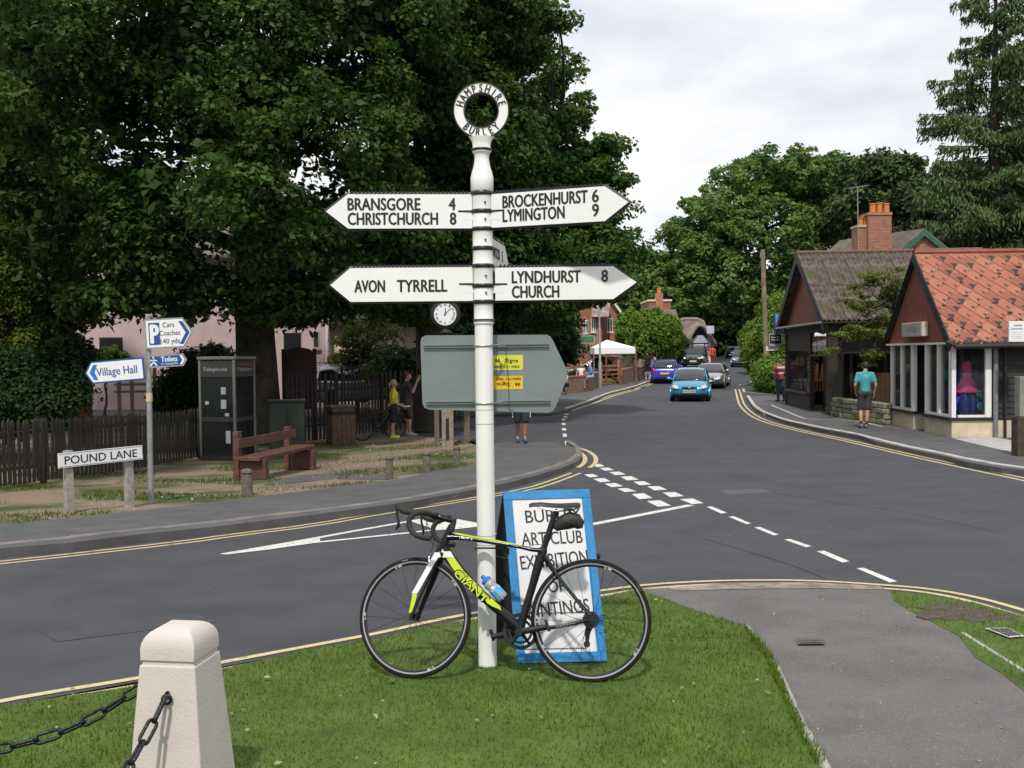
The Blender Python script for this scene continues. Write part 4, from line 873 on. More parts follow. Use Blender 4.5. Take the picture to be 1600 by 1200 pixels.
# directional signs on their pole
A = P(236, 785, .1); t = thing('direction_signpost', 'grey pole carrying the parking, Toilets and Village Hall direction signs by the verge', 'signpost', A); ys = A.y
rel = lambda u, v, y=ys: Q(u, v, y) - A
tp = rel(231, 497); lean = Matrix.Translation((0, 0, 0))
MB().tube([(0, 0, -.1), (tp.x * .5, 0, tp.z * .5), (tp.x, 0, tp.z + .02)], .038, 12).build('pole', m_galv, t, smooth=True)
MB().tube([(tp.x * .6, 0, rel(0, 630).z), (tp.x * .6, 0, rel(0, 617).z)], .044, 10).build('band', m_yellow, t, smooth=True)
def arrow_sign(name, corners, side, border, face, y, yaw=0):
    """corners px: left-top, left-bottom, right-bottom, right-top of the box incl. tip on 'side'"""
    c = [rel(u, v, y) for u, v in corners]; lt_, lb, rb, rt_ = c; w = (rt_ - lt_).length; h = (lt_.z - lb.z); x0 = lb.copy(); x0.y = y - A.y
    an = atan2((rt_.z - lt_.z), (rt_.x - lt_.x)); T = Matrix.Translation(x0) @ Matrix.Rotation(R(yaw), 4, 'Z') @ Matrix.Rotation(-an, 4, 'Y') @ FZ; tip = h * .32
    poly = lambda m: [(m, m), (w - tip - m * .4, m), (w - m * 1.3, h / 2), (w - tip - m * .4, h - m), (m, h - m)] if side > 0 else [(tip + m * .4, m), (w - m, m), (w - m, h - m), (tip + m * .4, h - m), (m * 1.3, h / 2)]
    o = MB().prism(poly(0), -.012, 0, T).build(name, border, t); MB().prism(poly(.022), 0, .003, T).build('face', face, o)
    return o, T @ Matrix.Translation((0, 0, .0045)), w, h, tip
yy = ys - .06
o, T, w, h, tip = arrow_sign('parking_sign', [(225, 499), (228, 546), (303, 543), (300, 495)], 1, m_galv, m_sw, yy)
MB().prism([(.055, .055), (.055 + w * .23, .055), (.055 + w * .23, h - .055), (.055, h - .055)], -.001, .001, T).build('parking_panel', m_sb, o)
mb = MB(); add_text(mb, 'P', T @ Matrix.Translation((0, 0, .0015)), h * .62, w * .15, x=.055 + w * .045, y=h * .19, weight=.05); mb.build('letter', m_sw, o)
mb = MB(); add_text(mb, 'Cars', T, h * .165, w * .24, x=w * .50, y=h * .70, align='C', weight=.01); add_text(mb, 'Coaches', T, h * .165, w * .43, x=w * .52, y=h * .43, align='C', weight=.01); add_text(mb, '140 yds', T, h * .165, w * .40, x=w * .52, y=h * .16, align='C', weight=.01); mb.build('lettering', m_ltr, o)
mb = MB(); mb.prism([(w - tip - .06, .05), (w - tip - .005, .05), (w - .045, h / 2), (w - tip - .005, h - .05), (w - tip - .06, h - .05), (w - .10, h / 2)], -.001, .001, T); mb.build('chevron', m_sb, o)
o, T, w, h, tip = arrow_sign('toilets_sign', [(231, 555), (233, 575), (294, 571), (291, 551.5)], 1, m_galv, m_sb, yy)
mb = MB(); add_text(mb, 'Toilets', T, h * .40, w * .42, x=w * .33, y=h * .42, weight=.03); add_text(mb, 'For Shopping Mall', T, h * .12, w * .42, x=w * .33, y=h * .20, weight=.02); mb.build('lettering', m_sw, o)
mb = MB(); c = (w * .13, h * .5); mb.prism([(c[0] + .012 * cos(k), h * .80 + .012 * sin(k)) for k in np.linspace(0, 2 * pi, 10, endpoint=False)], 0, .001, T)
for a, b, r in (((0, .20), (0, -.05), .013), ((0, -.05), (.045, -.36), .010), ((0, -.05), (-.05, -.36), .010), ((0, .15), (.05, .0), .007), ((0, .15), (-.05, .02), .007)):
    p0 = Vector((c[0] + a[0], c[1] + a[1] * h)); p1 = Vector((c[0] + b[0], c[1] + b[1] * h)); d = (p1 - p0).normalized(); n = Vector((-d.y, d.x)) * r; mb.prism([tuple(p0 - n), tuple(p1 - n), tuple(p1 + n), tuple(p0 + n)], 0, .001, T)
mb.build('walking_man', m_sw, o)
mb = MB(); mb.prism([(w - tip - .045, .025), (w - tip - .01, .025), (w - .03, h / 2), (w - tip - .01, h - .025), (w - tip - .045, h - .025), (w - .065, h / 2)], -.001, .001, T); mb.build('chevron', m_sw, o)
o, T, w, h, tip = arrow_sign('village_hall_sign', [(129, 566), (134, 601), (224, 591), (222, 558)], -1, m_sb, m_sw, yy, 0)
mb = MB(); add_text(mb, 'Village Hall', T, h * .36, w * .68, x=w * .20, y=h * .33, weight=.015); mb.build('lettering', m_sb, o)
mb = MB(); mb.prism([(tip + .03, .05), (tip + .085, .05), (.14, h / 2), (tip + .085, h - .05), (tip + .03, h - .05), (.07, h / 2)], -.001, .001, T); mb.build('chevron', M('chevron_blue', (.02, .16, .55), .4), o)
# short timber bollards
for i, (u, vb, vt, w_, lab) in enumerate([(386, 773, 733, 17, 'short grey timber bollard in front of the brown bench'), (608.5, 748, 712, 12, 'short timber bollard just right of the bench, leftmost of three together'), (667, 736, 706, 13, 'short timber bollard, middle of the three between bench and fingerpost'), (714, 725.5, 697, 11, 'short timber bollard nearest the fingerpost, below the clock post')]):
    a = P(u, vb, .1); s = 1600 / a.y; hh = (vb - vt) / s; r = w_ / 2 / s
    t = thing('timber_bollard', lab, 'bollard', a, random.uniform(-.3, .3), 'short timber bollards on the verge'); mb = MB()
    mb.lathe([(r * 1.05, -.15), (r * 1.05, hh * .2), (r, hh * .7), (r * .98, hh * .93), (r * .80, hh), (r * .2, hh + .01)], 9); mb.build('trunk', m_wood, t, smooth=True, angle=30)
    MB().tube([(r * 1.04 * cos(k), r * 1.04 * sin(k), hh * .86) for k in np.linspace(0, 2 * pi, 12, endpoint=False)], .006, 5, closed=True).build('groove_band', m_dk, t)
# bench
A, B = P(396, 750, .10), P(478, 737, .10)
A = P(397, 749, .1); B = P(476, 733, .1); t, L = frm(A, B, 'bench', 'reddish brown timber bench with chunky posts and a single back rail', 'bench'); s = 1600 / A.y
dz = B.z - A.z; L = L * 1.0
H = .86
for nm, x in (('a', .06), ('b', L - .02)):
    zo = dz * x / L
    MB().box((x, .34, zo + H / 2), (.16, .12, H), top=(.98, .9)).build('back_post', m_rw, t, bevel=.01)
    MB().box((x, .02, zo + .19), (.16, .50, .38)).build('support_block', m_rw, t, bevel=.01)
MB().box((L / 2, .05, dz / 2 + .415), (L + .30, .46, .07), Matrix.Rotation(-atan2(dz, L), 4, 'Y') if False else None).build('seat', m_rw, t, bevel=.01)
MB().box((L / 2 + .02, .255, dz / 2 + .68), (L + .26, .045, .17)).build('back_rail', m_rw, t, bevel=.008)
# telephone kiosk
A, B = P(317, 713, .1), P(369, 720, .1); C2 = P(406, 716, .1)
t = thing('phone_box', 'dark glazed modern telephone kiosk standing in shade behind the bench', 'phone box', B); ang = pi - R(16)
wA = .92; wB = .90; th = ang; t.rotation_euler.z = th       # local +X runs from the front corner to the left, +Y to the back... right
m_kf = M('kiosk_frame', (.20, .20, .18), .45, metal=.5, var=.1); m_kg = M('kiosk_glass', (.02, .025, .025), .08, var=.1, alpha=.55, spec=.6); m_kd = M('kiosk_dark', (.03, .03, .03), .5)
sy = -1 if (Matrix.Rotation(th, 3, 'Z') @ Vector((0, -1, 0))).y > 0 else 1; KH = 2.25
def kb(c, d): return (c[0], c[1] * sy, c[2]), d
for x, y in ((.03, .03), (wA - .03, .03), (.03, wB - .03), (wA - .03, wB - .03)): MB().box(*kb((x, y, KH / 2), (.055, .055, KH))).build('corner_post', m_kf, t, bevel=.004)
MB().box(*kb((wA / 2, wB / 2, KH + .03), (wA + .04, wB + .04, .07))).build('roof', m_kf, t, bevel=.01)
MB().box(*kb((wA / 2, wB / 2, .05), (wA, wB, .09))).build('plinth', m_kd, t)
m_kr = M('kiosk_red', (.25, .02, .02), .5)
for k in range(4):
    for z0, z1 in ((.10, .86), (.96, 1.86)):
        if k == 0: c, d = (wA / 2, .03, (z0 + z1) / 2), (wA - .115, .008, z1 - z0)
        elif k == 1: c, d = (.03, wB / 2, (z0 + z1) / 2), (.008, wB - .115, z1 - z0)
        elif k == 2: c, d = (wA / 2, wB - .03, (z0 + z1) / 2), (wA - .115, .008, z1 - z0)
        else: c, d = (wA - .03, wB / 2, (z0 + z1) / 2), (.008, wB - .115, z1 - z0)
        MB().box(*kb(c, d)).build('glass_pane', m_kg, t)
    for z0, z1 in ((.86, .96), (1.86, 2.22)):
        if k == 0: c, d = (wA / 2, .03, (z0 + z1) / 2), (wA - .115, .03, z1 - z0)
        elif k == 1: c, d = (.03, wB / 2, (z0 + z1) / 2), (.03, wB - .115, z1 - z0)
        elif k == 2: c, d = (wA / 2, wB - .03, (z0 + z1) / 2), (wA - .115, .03, z1 - z0)
        else: c, d = (wA - .03, wB / 2, (z0 + z1) / 2), (.03, wB - .115, z1 - z0)
        MB().box(*kb(c, d)).build('fascia' if z0 > 1 else 'mid_rail', m_kd, t)
MB().box(*kb((wA * .55, wB - .16, 1.25), (.42, .2, .62))).build('telephone', M('phone_grey', (.12, .13, .14), .5), t)
mb = MB()
for x, z, w_, h_ in ((.30, 1.55, .12, .16), (.30, 1.25, .13, .2), (.20, .52, .12, .28), (.22, 1.02, .1, .07), (.72, 1.28, .09, .07)): mb.box(*kb((x, .022, z), (w_, .004, h_)))
o = mb.build('notices', M('notice_paper', (.35, .38, .4), .7), t); o['kind'] = 'stuff'
# letterings face out of the two visible faces
mb = MB(); n0 = Vector((0, -1 * sy, 0)); X0 = Vector((-1, 0, 0)) if sy > 0 else Vector((-1, 0, 0))
Tm = frame3(Vector((wA - .12, .012 * sy, 1.99)), X0, (0, 0, 1)); add_text(mb, 'Telephone', Tm, .085, .60)
mb.build('lettering', M('kiosk_lettering', (.35, .35, .33), .5), t)
mb = MB(); Tm = frame3(Vector((.010, .14 * sy, 1.99)), Vector((0, sy, 0)), (0, 0, 1)); add_text(mb, 'Telephone', Tm, .085, .60); mb.build('lettering', MATS['kiosk_lettering'], t)
mb = MB(); mb.box(*kb((.010, wB / 2, 2.13), (.004, .7, .03))); mb.build('red_stripe', m_kr, t)
# green street cabinet
a = P(440, 715, .1); t = thing('street_cabinet', 'dark green metal street cabinet behind the bench', 'cabinet', a + Vector((0, .6, 0)), R(14)); m_gr = M('cabinet_green', (.010, .020, .013), .5)
MB().box((0, 0, .62), (.80, .45, 1.24)).build('body', m_gr, t, bevel=.015); MB().box((0, 0, 1.27), (.86, .5, .05)).build('lid', m_gr, t, bevel=.01)
for s in (-1, 1): MB().box((s * .2, -.232, .62), (.36, .012, 1.1)).build('door', m_gr, t, bevel=.004)
# picket fences
pk = {}
def picket_mesh(h, w=.075):
    k = round(h, 1)
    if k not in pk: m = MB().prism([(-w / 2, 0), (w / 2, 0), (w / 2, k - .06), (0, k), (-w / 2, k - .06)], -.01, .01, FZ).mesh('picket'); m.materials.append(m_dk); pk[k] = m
    return pk[k]
def fence(name, label, pts, h, pitch=.13, off=.1, mat=None, rails=True, w=.075, nm='picket'):
    t = thing(name, label, 'fence', pts[0]); n = 0
    for a, b in zip(pts[:-1], pts[1:]):
        d = Vector((b.x - a.x, b.y - a.y, 0)); L = d.length; an = atan2(d.y, d.x); k = int(L / pitch)
        for i in range(k):
            s = (i + .5) / k; p = a.lerp(b, s); o = link(nm, picket_mesh(h, w), t); o.location = Vector((p.x, p.y, float(gz(p.x, p.y)) + off + .05)) - pts[0] + Vector((0, 0, random.uniform(-.015, .015))); o.rotation_euler = (random.uniform(-.02, .02), random.uniform(-.02, .02), an)
        if rails:
            for z in (.25, .78):
                o = MB().add([(0, 0, 0)], []); mb = MB(); za, zb = float(gz(a.x, a.y)) + off + z * h, float(gz(b.x, b.y)) + off + z * h
                p0 = Vector((a.x, a.y, za)) - pts[0]; p1 = Vector((b.x, b.y, zb)) - pts[0]; nv = Vector((-d.y, d.x, 0)).normalized() * .03
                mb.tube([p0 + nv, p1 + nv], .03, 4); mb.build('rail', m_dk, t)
        k2 = max(1, int(L / 2.4))
        for i in range(k2 + 1):
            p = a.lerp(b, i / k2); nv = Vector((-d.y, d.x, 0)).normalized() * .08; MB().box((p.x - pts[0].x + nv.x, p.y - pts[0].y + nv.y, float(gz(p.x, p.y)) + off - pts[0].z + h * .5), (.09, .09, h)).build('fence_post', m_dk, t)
    return t
f0, f1 = P(-110, 778, .1), P(318, 716, .1)
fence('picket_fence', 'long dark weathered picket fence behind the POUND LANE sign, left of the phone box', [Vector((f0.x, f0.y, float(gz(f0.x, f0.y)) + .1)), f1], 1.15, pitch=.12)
fa, fb, fc = P(455, 698, .1), P(700, 672, .1), P(560, 690, .1)
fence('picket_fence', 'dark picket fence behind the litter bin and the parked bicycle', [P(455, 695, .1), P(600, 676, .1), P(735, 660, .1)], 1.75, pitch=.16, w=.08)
# litter bin
a = P(533, 693, .1); t = thing('litter_bin', 'square wooden litter bin with dark openings near the two standing people', 'litter bin', a, R(24)); m_bw = M('bin_wood', (.10, .07, .045), .8, var=.25, scale=12, bump=.4)
for k in range(4):
    T = Matrix.Rotation(k * pi / 2, 4, 'Z')
    for i in range(5): MB().box((-.24 + i * .12, -.305, .38), (.112, .03, .76), T).build('slat', m_bw, t)
    MB().box((0, -.29, .905), (.60, .02, .10), T).build('top_rail', m_bw, t)
    for s in (-1, 1): MB().box((s * .27, -.29, .81), (.06, .02, .09), T).build('cheek', m_bw, t) if False else None
MB().box((0, 0, .48), (.56, .56, .9)).build('liner', m_blk, t); MB().box((0, 0, .985), (.70, .70, .05), top=(.94, .94)).build('lid', m_bw, t, bevel=.01)
# clock on its post
a = P(700, 698, .1); yk = a.y; t = thing('post_clock', 'round white clock with roman numerals on a dark case above a timber post', 'clock', a)
r_ = lambda u, v: Q(u, v, yk) - a
top = r_(697, 560); c = r_(696, 491); c.y = 0; Rk = 17.5 / 1600 * yk
MB().box((0, 0, .9), (.27, .22, 1.9)).build('timber_post', M('post_timber', (.24, .19, .14), .85, var=.25, scale=8, bump=.4), t, bevel=.015)
MB().box((.0, -.115, .42), (.075, .014, .5)).build('inset_plate', m_blk, t)
mb = MB()
for x, z in ((-.06, .82), (.06, .75), (-.02, .1), (.12, .4), (.1, .1)): mb.cyl((x, -.11, z), (x, -.125, z), .012, n=6)
mb.build('bolt', m_galv, t)
mb = MB(); mb.tube([(c.x, 0, 1.8), (c.x, 0, c.z - Rk * 1.6)], .07, 10); mb.lathe([(.16, c.z - Rk * 1.65), (.12, c.z - Rk * 1.5), (.10, c.z - Rk * 1.2)], 16, Matrix.Translation((c.x, 0, 0))); mb.build('clock_stem', m_blk, t, smooth=True)
TC = Matrix.Translation(c) @ Matrix.Rotation(R(90), 4, 'X')
MB().lathe([(Rk * 1.05, -.16), (Rk * 1.32, -.12), (Rk * 1.34, .09), (Rk * 1.22, .12), (Rk * 1.03, .13), (Rk * 1.0, .10)], 36, TC).build('clock_case', m_blk, t, smooth=True)
fc_ = MB().lathe([(.001, .106), (Rk * 1.0, .106)], 36, TC, caps=False).build('clock_face', m_sw, t)
mb = MB()
for i, s in enumerate(['XII', 'I', 'II', 'III', 'IIII', 'V', 'VI', 'VII', 'VIII', 'IX', 'X', 'XI']):
    an = pi / 2 - i * pi / 6; T = TC @ Matrix.Rotation(an - pi / 2, 4, 'Z'); add_text(mb, s, T @ Matrix.Translation((0, Rk * .70, .108)), Rk * .19, Rk * (.08 * len(s) + .02), align='C', weight=.03)
mb.build('numerals', m_ltr, fc_)
mb = MB()
for ang_, l, w_ in ((pi / 2 - R(4), .55, .05), (pi / 2 - R(45), .80, .035)):
    T = TC @ Matrix.Rotation(ang_, 4, 'Z'); mb.prism([(-.15 * Rk, -w_ * Rk), (l * Rk, -w_ * Rk * .5), (l * Rk, w_ * Rk * .5), (-.15 * Rk, w_ * Rk)], .112, .115, T)
mb.build('clock_hand', m_ltr, fc_)
for u, v, w_ in ((730, 687, .15), (683, 690, .12)):
    a = P(u, v, .1); t = thing('timber_post', 'slim dark timber post in the shade %s the clock post' % ('right of' if u > 700 else 'left of'), 'post', a); MB().box((0, 0, .75), (w_, w_, 1.6)).build('shaft', m_wood, t, bevel=.01); MB().box((0, 0, 1.56), (w_ * 1.1, w_ * 1.1, .03)).build('cap', m_wood, t)
# dark red arched notice board
a = P(468, 700, .1); yb = a.y + 2.5; t = thing('notice_board', 'dark red arched wooden notice board behind the picket fence in front of the pink house', 'notice board', (Q(468, 600, yb).x, yb, float(gz(-5, yb))))
zb_ = lambda v: Q(468, v, yb).z - t.location.z
hw = 22 / 1600 * yb; m_nb = M('board_dark_red', (.035, .010, .010), .6, var=.2)
arch = [(-hw, zb_(640))] + [(hw, zb_(640)), (hw, zb_(556))] + [(hw * cos(k), zb_(556) + (zb_(543) - zb_(556)) * sin(k) ** .6) for k in np.linspace(.15, pi - .15, 12)] + [(-hw, zb_(556))]
MB().prism(arch, -.03, .03, FZ).build('panel', m_nb, t)
for s in (-1, 1): MB().box((s * (hw + .04), 0, zb_(545) / 2), (.09, .09, zb_(545))).build('post', m_nb, t)
# low brick pier and railing in front of the pink house
a = P(130, 690, .1); ypr = 27.0; t = thing('brick_pier', 'dark red brick gate pier seen behind the Village Hall sign', 'brick pier', (Q(126, 600, ypr).x, ypr, float(gz(-11, ypr)))); zt = Q(126, 550, ypr).z - t.location.z
MB().box((0, 0, zt / 2), (.42, .42, zt)).build('pier', brickmat('brick_dark', (.16, .05, .035), (.10, .035, .028), (.2, .17, .14)), t); MB().box((0, 0, zt + .03), (.5, .5, .08), top=(.8, .8)).build('cap', m_conc, t)
# ------------------------------------------------------------ buildings on the right
m_redtile = M('roof_tile_red', (.32, .115, .070), .85, var=.10, scale=5, bump=.3, bscale=50, speck=((.055, .04, .03), 4.2, .60), coords='Object', detail=6)
m_clad = M('cladding_red_brown', (.20, .052, .026), .6, var=.2, scale=7, bump=.2); m_black = M('bargeboard_black', (.013, .012, .012), .6, var=.2); m_cream = M('cream_plinth', (.55, .47, .34), .85, var=.1, scale=4, bump=.25, speck=((.3, .25, .18), 9, .68))
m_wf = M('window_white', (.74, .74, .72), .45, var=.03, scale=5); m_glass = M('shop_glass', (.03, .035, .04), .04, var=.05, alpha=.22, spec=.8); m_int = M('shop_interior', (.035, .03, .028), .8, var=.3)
m_wb = M('weatherboard', (.020, .018, .018), .7, var=.25, scale=8, bump=.4); m_grey = M('downpipe_grey', (.16, .17, .18), .5, var=.1)
O1 = P(1487, 684, .1); E1 = P(1390, 663, .1); a1 = atan2(E1.y - O1.y, E1.x - O1.x) - pi / 2; Lf = (Vector((E1.x, E1.y)) - Vector((O1.x, O1.y))).length
shop = thing('red_roof_shop', 'near shop with red diamond tiled roof, white framed bay windows and black weatherboard side', 'shop', O1, a1)
Ri = Matrix.Rotation(-a1, 3, 'Z'); loc = lambda p: Ri @ (Vector(p) - O1)
def px_front(u, x=0.0):
    """local y of pixel column u on the plane local x = const"""
    d = Ri @ ray(u, 600); o = Ri @ (Vector((0, 0, CAMH)) - O1); t = (x - o.x) / d.x; return o.y + d.y * t
def px_side(u, y=0.0):
    d = Ri @ ray(u, 600); o = Ri @ (Vector((0, 0, CAMH)) - O1); t = (y - o.y) / d.y; return o.x + d.x * t
WX = 6.0; zs, zt_ = .40, 2.22
yb1 = px_front(1444.5); yb2 = px_front(1427)
def bay(y0, y1, side_x, nm):
    """a projecting bay: plinth, sill, posts, mullion, panes"""
    MB().box((side_x / 2, (y0 + y1) / 2, zs / 2 - .1), (side_x, y1 - y0, zs + .2)).build('plinth', m_cream, shop, bevel=.01)
    MB().box((side_x / 2 - .02, (y0 + y1) / 2, zs + .035), (side_x + .10, y1 - y0 + .08, .07)).build('sill', m_black, shop)
    fr = bpy.data.objects.new('window', None)
    f = MB(); f.box((.05, y0 + .10, (zs + zt_) / 2 + .035), (.10, .20, zt_ - zs - .07)); w = f.build('window', m_wf, shop, bevel=.006)
    for y in (y1 - .10, (y0 + y1) / 2 + .0): MB().box((.05, y, (zs + zt_) / 2 + .035), (.10, .20 if y > y1 - .2 else .13, zt_ - zs - .07)).build('frame', m_wf, w, bevel=.004)
    MB().box((.05, (y0 + y1) / 2, zt_ + .03), (.11, y1 - y0, .06)).build('frame', m_wf, w); MB().box((.052, (y0 + y1) / 2, zs + .10), (.10, y1 - y0 - .005, .06)).build('frame', m_wf, w)
    ym = (y0 + y1) / 2
    for a, b in ((y0 + .2, ym - .065), (ym + .065, y1 - .2)): MB().box((.06, (a + b) / 2, (zs + zt_) / 2 + .06), (.012, b - a, zt_ - zs - .14)).build('pane', m_glass, w)
    return w
w1 = bay(0, yb1, .93, '')
xs1 = px_side(1549.5)
MB().box((xs1 - .07, .05, (zs + zt_) / 2 + .035), (.14, .10, zt_ - zs - .07)).build('frame', m_wf, w1, bevel=.004); MB().box(((.2 + xs1 - .14) / 2 - .05, .05, zt_ + .031), (xs1 - .30, .10, .058)).build('frame', m_wf, w1)
MB().box((xs1 / 2, .05, zs + .102), (xs1 - .3, .098, .056)).build('frame', m_wf, w1)
MB().box((xs1 / 2 + .03, .06, (zs + zt_) / 2 + .06), (xs1 - .34, .012, zt_ - zs - .14)).build('pane', m_glass, w1)
w2 = bay(yb2, Lf, .8, ''); MB().box((.75, yb2 + .05, (zs + zt_) / 2), (.10, .10, zt_ - zs - .1)).build('frame', m_wf, w2); MB().box((.42, yb2 + .06, (zs + zt_) / 2 + .06), (.56, .012, zt_ - zs - .14)).build('pane', m_glass, w2)
MB().box((1.0, (yb1 + yb2) / 2, 1.1), (.06, yb2 - yb1, 2.2)).build('door', M('door_blue_black', (.015, .02, .035), .4), shop)
# shell behind the glass, far walls
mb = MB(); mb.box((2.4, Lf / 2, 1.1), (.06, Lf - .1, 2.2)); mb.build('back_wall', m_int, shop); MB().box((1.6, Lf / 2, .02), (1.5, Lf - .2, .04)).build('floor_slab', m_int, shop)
MB().box((WX / 2, Lf - .04, 1.1), (WX, .08, 2.24)).build('wall', m_wb, shop); MB().box((WX - .04, Lf / 2, 1.1), (.08, Lf - .18, 2.24)).build('wall', m_wb, shop)
MB().box((xs1 + (WX - xs1) / 2, .10, 1.1), (WX - xs1, .06, 2.24)).build('wall', m_wb, shop)
MB().box((xs1 + (WX - xs1) / 2 + .01, .03, zs / 2 - .1), (WX - xs1, .06, zs + .2)).build('plinth', m_cream, shop)
nb = 13; hb = (zt_ - zs) / nb
bm_ = MB().add([(0, -.012, 0), (1, -.012, 0), (1, .03, 0), (0, .03, 0), (0, .012, hb * 1.12), (1, .012, hb * 1.12), (1, .03, hb * 1.12), (0, .03, hb * 1.12)], [(3, 2, 1, 0), (4, 5, 6, 7), (0, 1, 5, 4), (1, 2, 6, 5), (2, 3, 7, 6), (3, 0, 4, 7)]).mesh('board'); bm_.materials.append(m_wb)
for i in range(nb): o = link('board', bm_, shop); o.location = (xs1 + .01, .035, zs + .02 + i * hb); o.scale.x = WX - xs1 - .02
for u, r in ((1555.5, .055), (1570.5, .032)): x = px_side(u, -.04); MB().cyl((x, -.05, -.1), (x, -.05, zt_ + .02), r, n=10).build('downpipe', m_grey if r > .04 else m_black, shop, smooth=True)
# roof
OV = .28; zr = Q(1424, 396, (O1 + (Matrix.Rotation(a1, 3, 'Z') @ Vector((0, Lf / 2, 0)))).y).z - O1.z; ze = zt_ + .02
hf = Lf / 2; zeo = ze + .06 - (zr - ze) * .0; x0r = -.10; sl_ = Vector((0, hf + OV, zr - (zeo - .12))); SL = sl_.length; tu = sl_ / SL; nrm = Vector((0, -tu.z, tu.y))
e0 = Vector((x0r, -OV, zeo - .12))
def deck(y0, tu, nrm): mb = MB(); slab(mb, e_ + nrm * .012, e_ + nrm * .012 + Vector((WX - x0r + .2, 0, 0)), e_ + nrm * .012 + Vector((WX - x0r + .2, 0, 0)) + tu * SL, e_ + nrm * .012 + tu * SL, -nrm * .07); return mb
e_ = e0; deck(0, tu, nrm).build('roof', m_redtile, shop)
e_ = Vector((x0r, Lf + OV, zeo - .12)); tu2 = Vector((0, -tu.y, tu.z)); n2 = Vector((0, tu.z, tu.y)); deck(0, tu2, n2).build('roof', m_black, shop)
hwt, hht = .205, .285
dm = MB(); th_ = .012; vs = [(0, -hht, .034), (hwt, 0, .020), (0, hht, .004), (-hwt, 0, .020)]; dm.add([(x, y, z) for x, y, z in vs] + [(x, y, z - th_) for x, y, z in vs], [(0, 1, 2, 3), (7, 6, 5, 4), (0, 4, 5, 1), (1, 5, 6, 2), (2, 6, 7, 3), (3, 7, 4, 0)])
TR_ = Matrix.Identity(4)
for i in range(3): TR_[i][0] = (1, 0, 0)[i]; TR_[i][1] = tu[i]; TR_[i][2] = nrm[i]; TR_[i][3] = e0[i]
tile_mats = [m_redtile, M('roof_tile_pale', (.35, .135, .084), .85, var=.1, scale=5, bump=.3, speck=((.06, .045, .035), 5, .58)), M('roof_tile_stained', (.26, .090, .056), .88, var=.15, scale=4, bump=.3, speck=((.04, .032, .025), 3.4, .54))]
tms = []
for m in tile_mats: me = dm.mesh('tile'); me.materials.append(m); tms.append(me)
hdm = MB(); vs = [(0, -hht, .034), (hwt, 0, .020), (0, hht, .004)]; hdm.add([(x, y, z) for x, y, z in vs] + [(x, y, z - th_) for x, y, z in vs], [(0, 1, 2), (5, 4, 3), (0, 3, 4, 1), (1, 4, 5, 2), (2, 5, 3, 0)]); hms = [hdm.mesh('tile')]; hms[0].materials.append(m_redtile)
row = 0; s = hht
while s < SL - .05:
    k = 0; x = hwt if row % 2 else 0
    while x < 4.4:
        o = link('tile', random.choice(tms if x > .01 else hms), shop); o.matrix_local = TR_ @ Matrix.Translation((x, s, .004 * 0 + random.uniform(0, .004))) @ Matrix.Rotation(random.uniform(-.015, .015), 4, 'Z'); x += hwt * 2 * .985
    s += hht * .985; row += 1
moss = MB(); rr = random.Random(5)
for i in range(150):
    r_w = rr.randrange(0, 12); s = hht + r_w * hht * .985 - hht * .95; x = (rr.randrange(0, 11) + (.5 if r_w % 2 else 0)) * hwt * 1.97 + rr.uniform(-.05, .05); q = rr.uniform(.012, .038)
    if s < .02: s = .04; q *= 1.3
    moss.ell((x, s + rr.uniform(-.05, .05), .036), (q * rr.uniform(1, 2.2), q, .010), 8, 4, TR_)
for i in range(60): moss.ell((rr.uniform(0, 4.4), rr.uniform(.0, .10), .03), (rr.uniform(.03, .10), .04, .02), 7, 4, TR_)
o = moss.build('moss', M('moss_dark', (.045, .03, .018), .95, var=.4, scale=12), shop, smooth=True); o['kind'] = 'stuff'
MB().tube([e0 + tu * SL + Vector((-.02, 0, .02)), e0 + tu * SL + Vector((WX, 0, .02))], .07, 8, sq=(1, 1)).build('ridge', m_clad, shop, smooth=True)
MB().tube([Vector((-.06, -OV - .05, zeo - .16)), Vector((WX, -OV - .05, zeo - .16))], .055, 8).build('gutter', m_black, shop, smooth=True)
# gable cladding boards and bargeboards
gb = 17
for i in range(gb):
    ya, yb_ = Lf * i / gb, Lf * (i + 1) / gb - .008; f = lambda y: ze + (zr - .10 - ze) * (1 - abs(y - hf) / hf)
    pts = [(ya, ze), (yb_, ze), (yb_, f(yb_))] + ([(hf, f(hf))] if ya < hf < yb_ else []) + [(ya, f(ya))]
    mb = MB(); n = len(pts); mb.add([(-.02, y, z) for y, z in pts] + [(.03, y, z) for y, z in pts], [tuple(range(n))[::-1], tuple(range(n, 2 * n))] + [(k, (k + 1) % n, n + (k + 1) % n, n + k) for k in range(n)]); mb.build('cladding_board', m_clad, shop)
for sgn, ee, tt in ((1, e0, tu), (-1, Vector((x0r, Lf + OV, zeo - .12)), tu2)):
    mb = MB(); nn = Vector((0, -tt.z, tt.y)) if sgn > 0 else Vector((0, tt.z, tt.y)); slab(mb, ee + Vector((-.03, 0, 0)) - nn * .20, ee + Vector((-.03, 0, 0)) + nn * .02, ee + Vector((-.03, 0, 0)) + nn * .02 + tt * SL, ee + Vector((-.03, 0, 0)) - nn * .20 + tt * SL, Vector((.035, 0, 0))); mb.build('bargeboard', m_black, shop)
MB().box((-.05, Lf / 2, ze - .02), (.10, Lf, .05)).build('head_moulding', m_wf, shop)
gy0, gy1 = px_front(1446, -.1), px_front(1414, -.1); gz0 = Q(1430, 526, O1.y + hf).z - O1.z; gz1 = Q(1430, 504, O1.y + hf).z - O1.z
sg_ = thing('shop_sign', 'small pale framed sign box fixed on the red gable of the near shop', 'shop sign', O1 + Matrix.Rotation(a1, 3, 'Z') @ Vector((-.14, (gy0 + gy1) / 2, (gz0 + gz1) / 2)), a1)
gw, gh = gy1 - gy0, gz1 - gz0
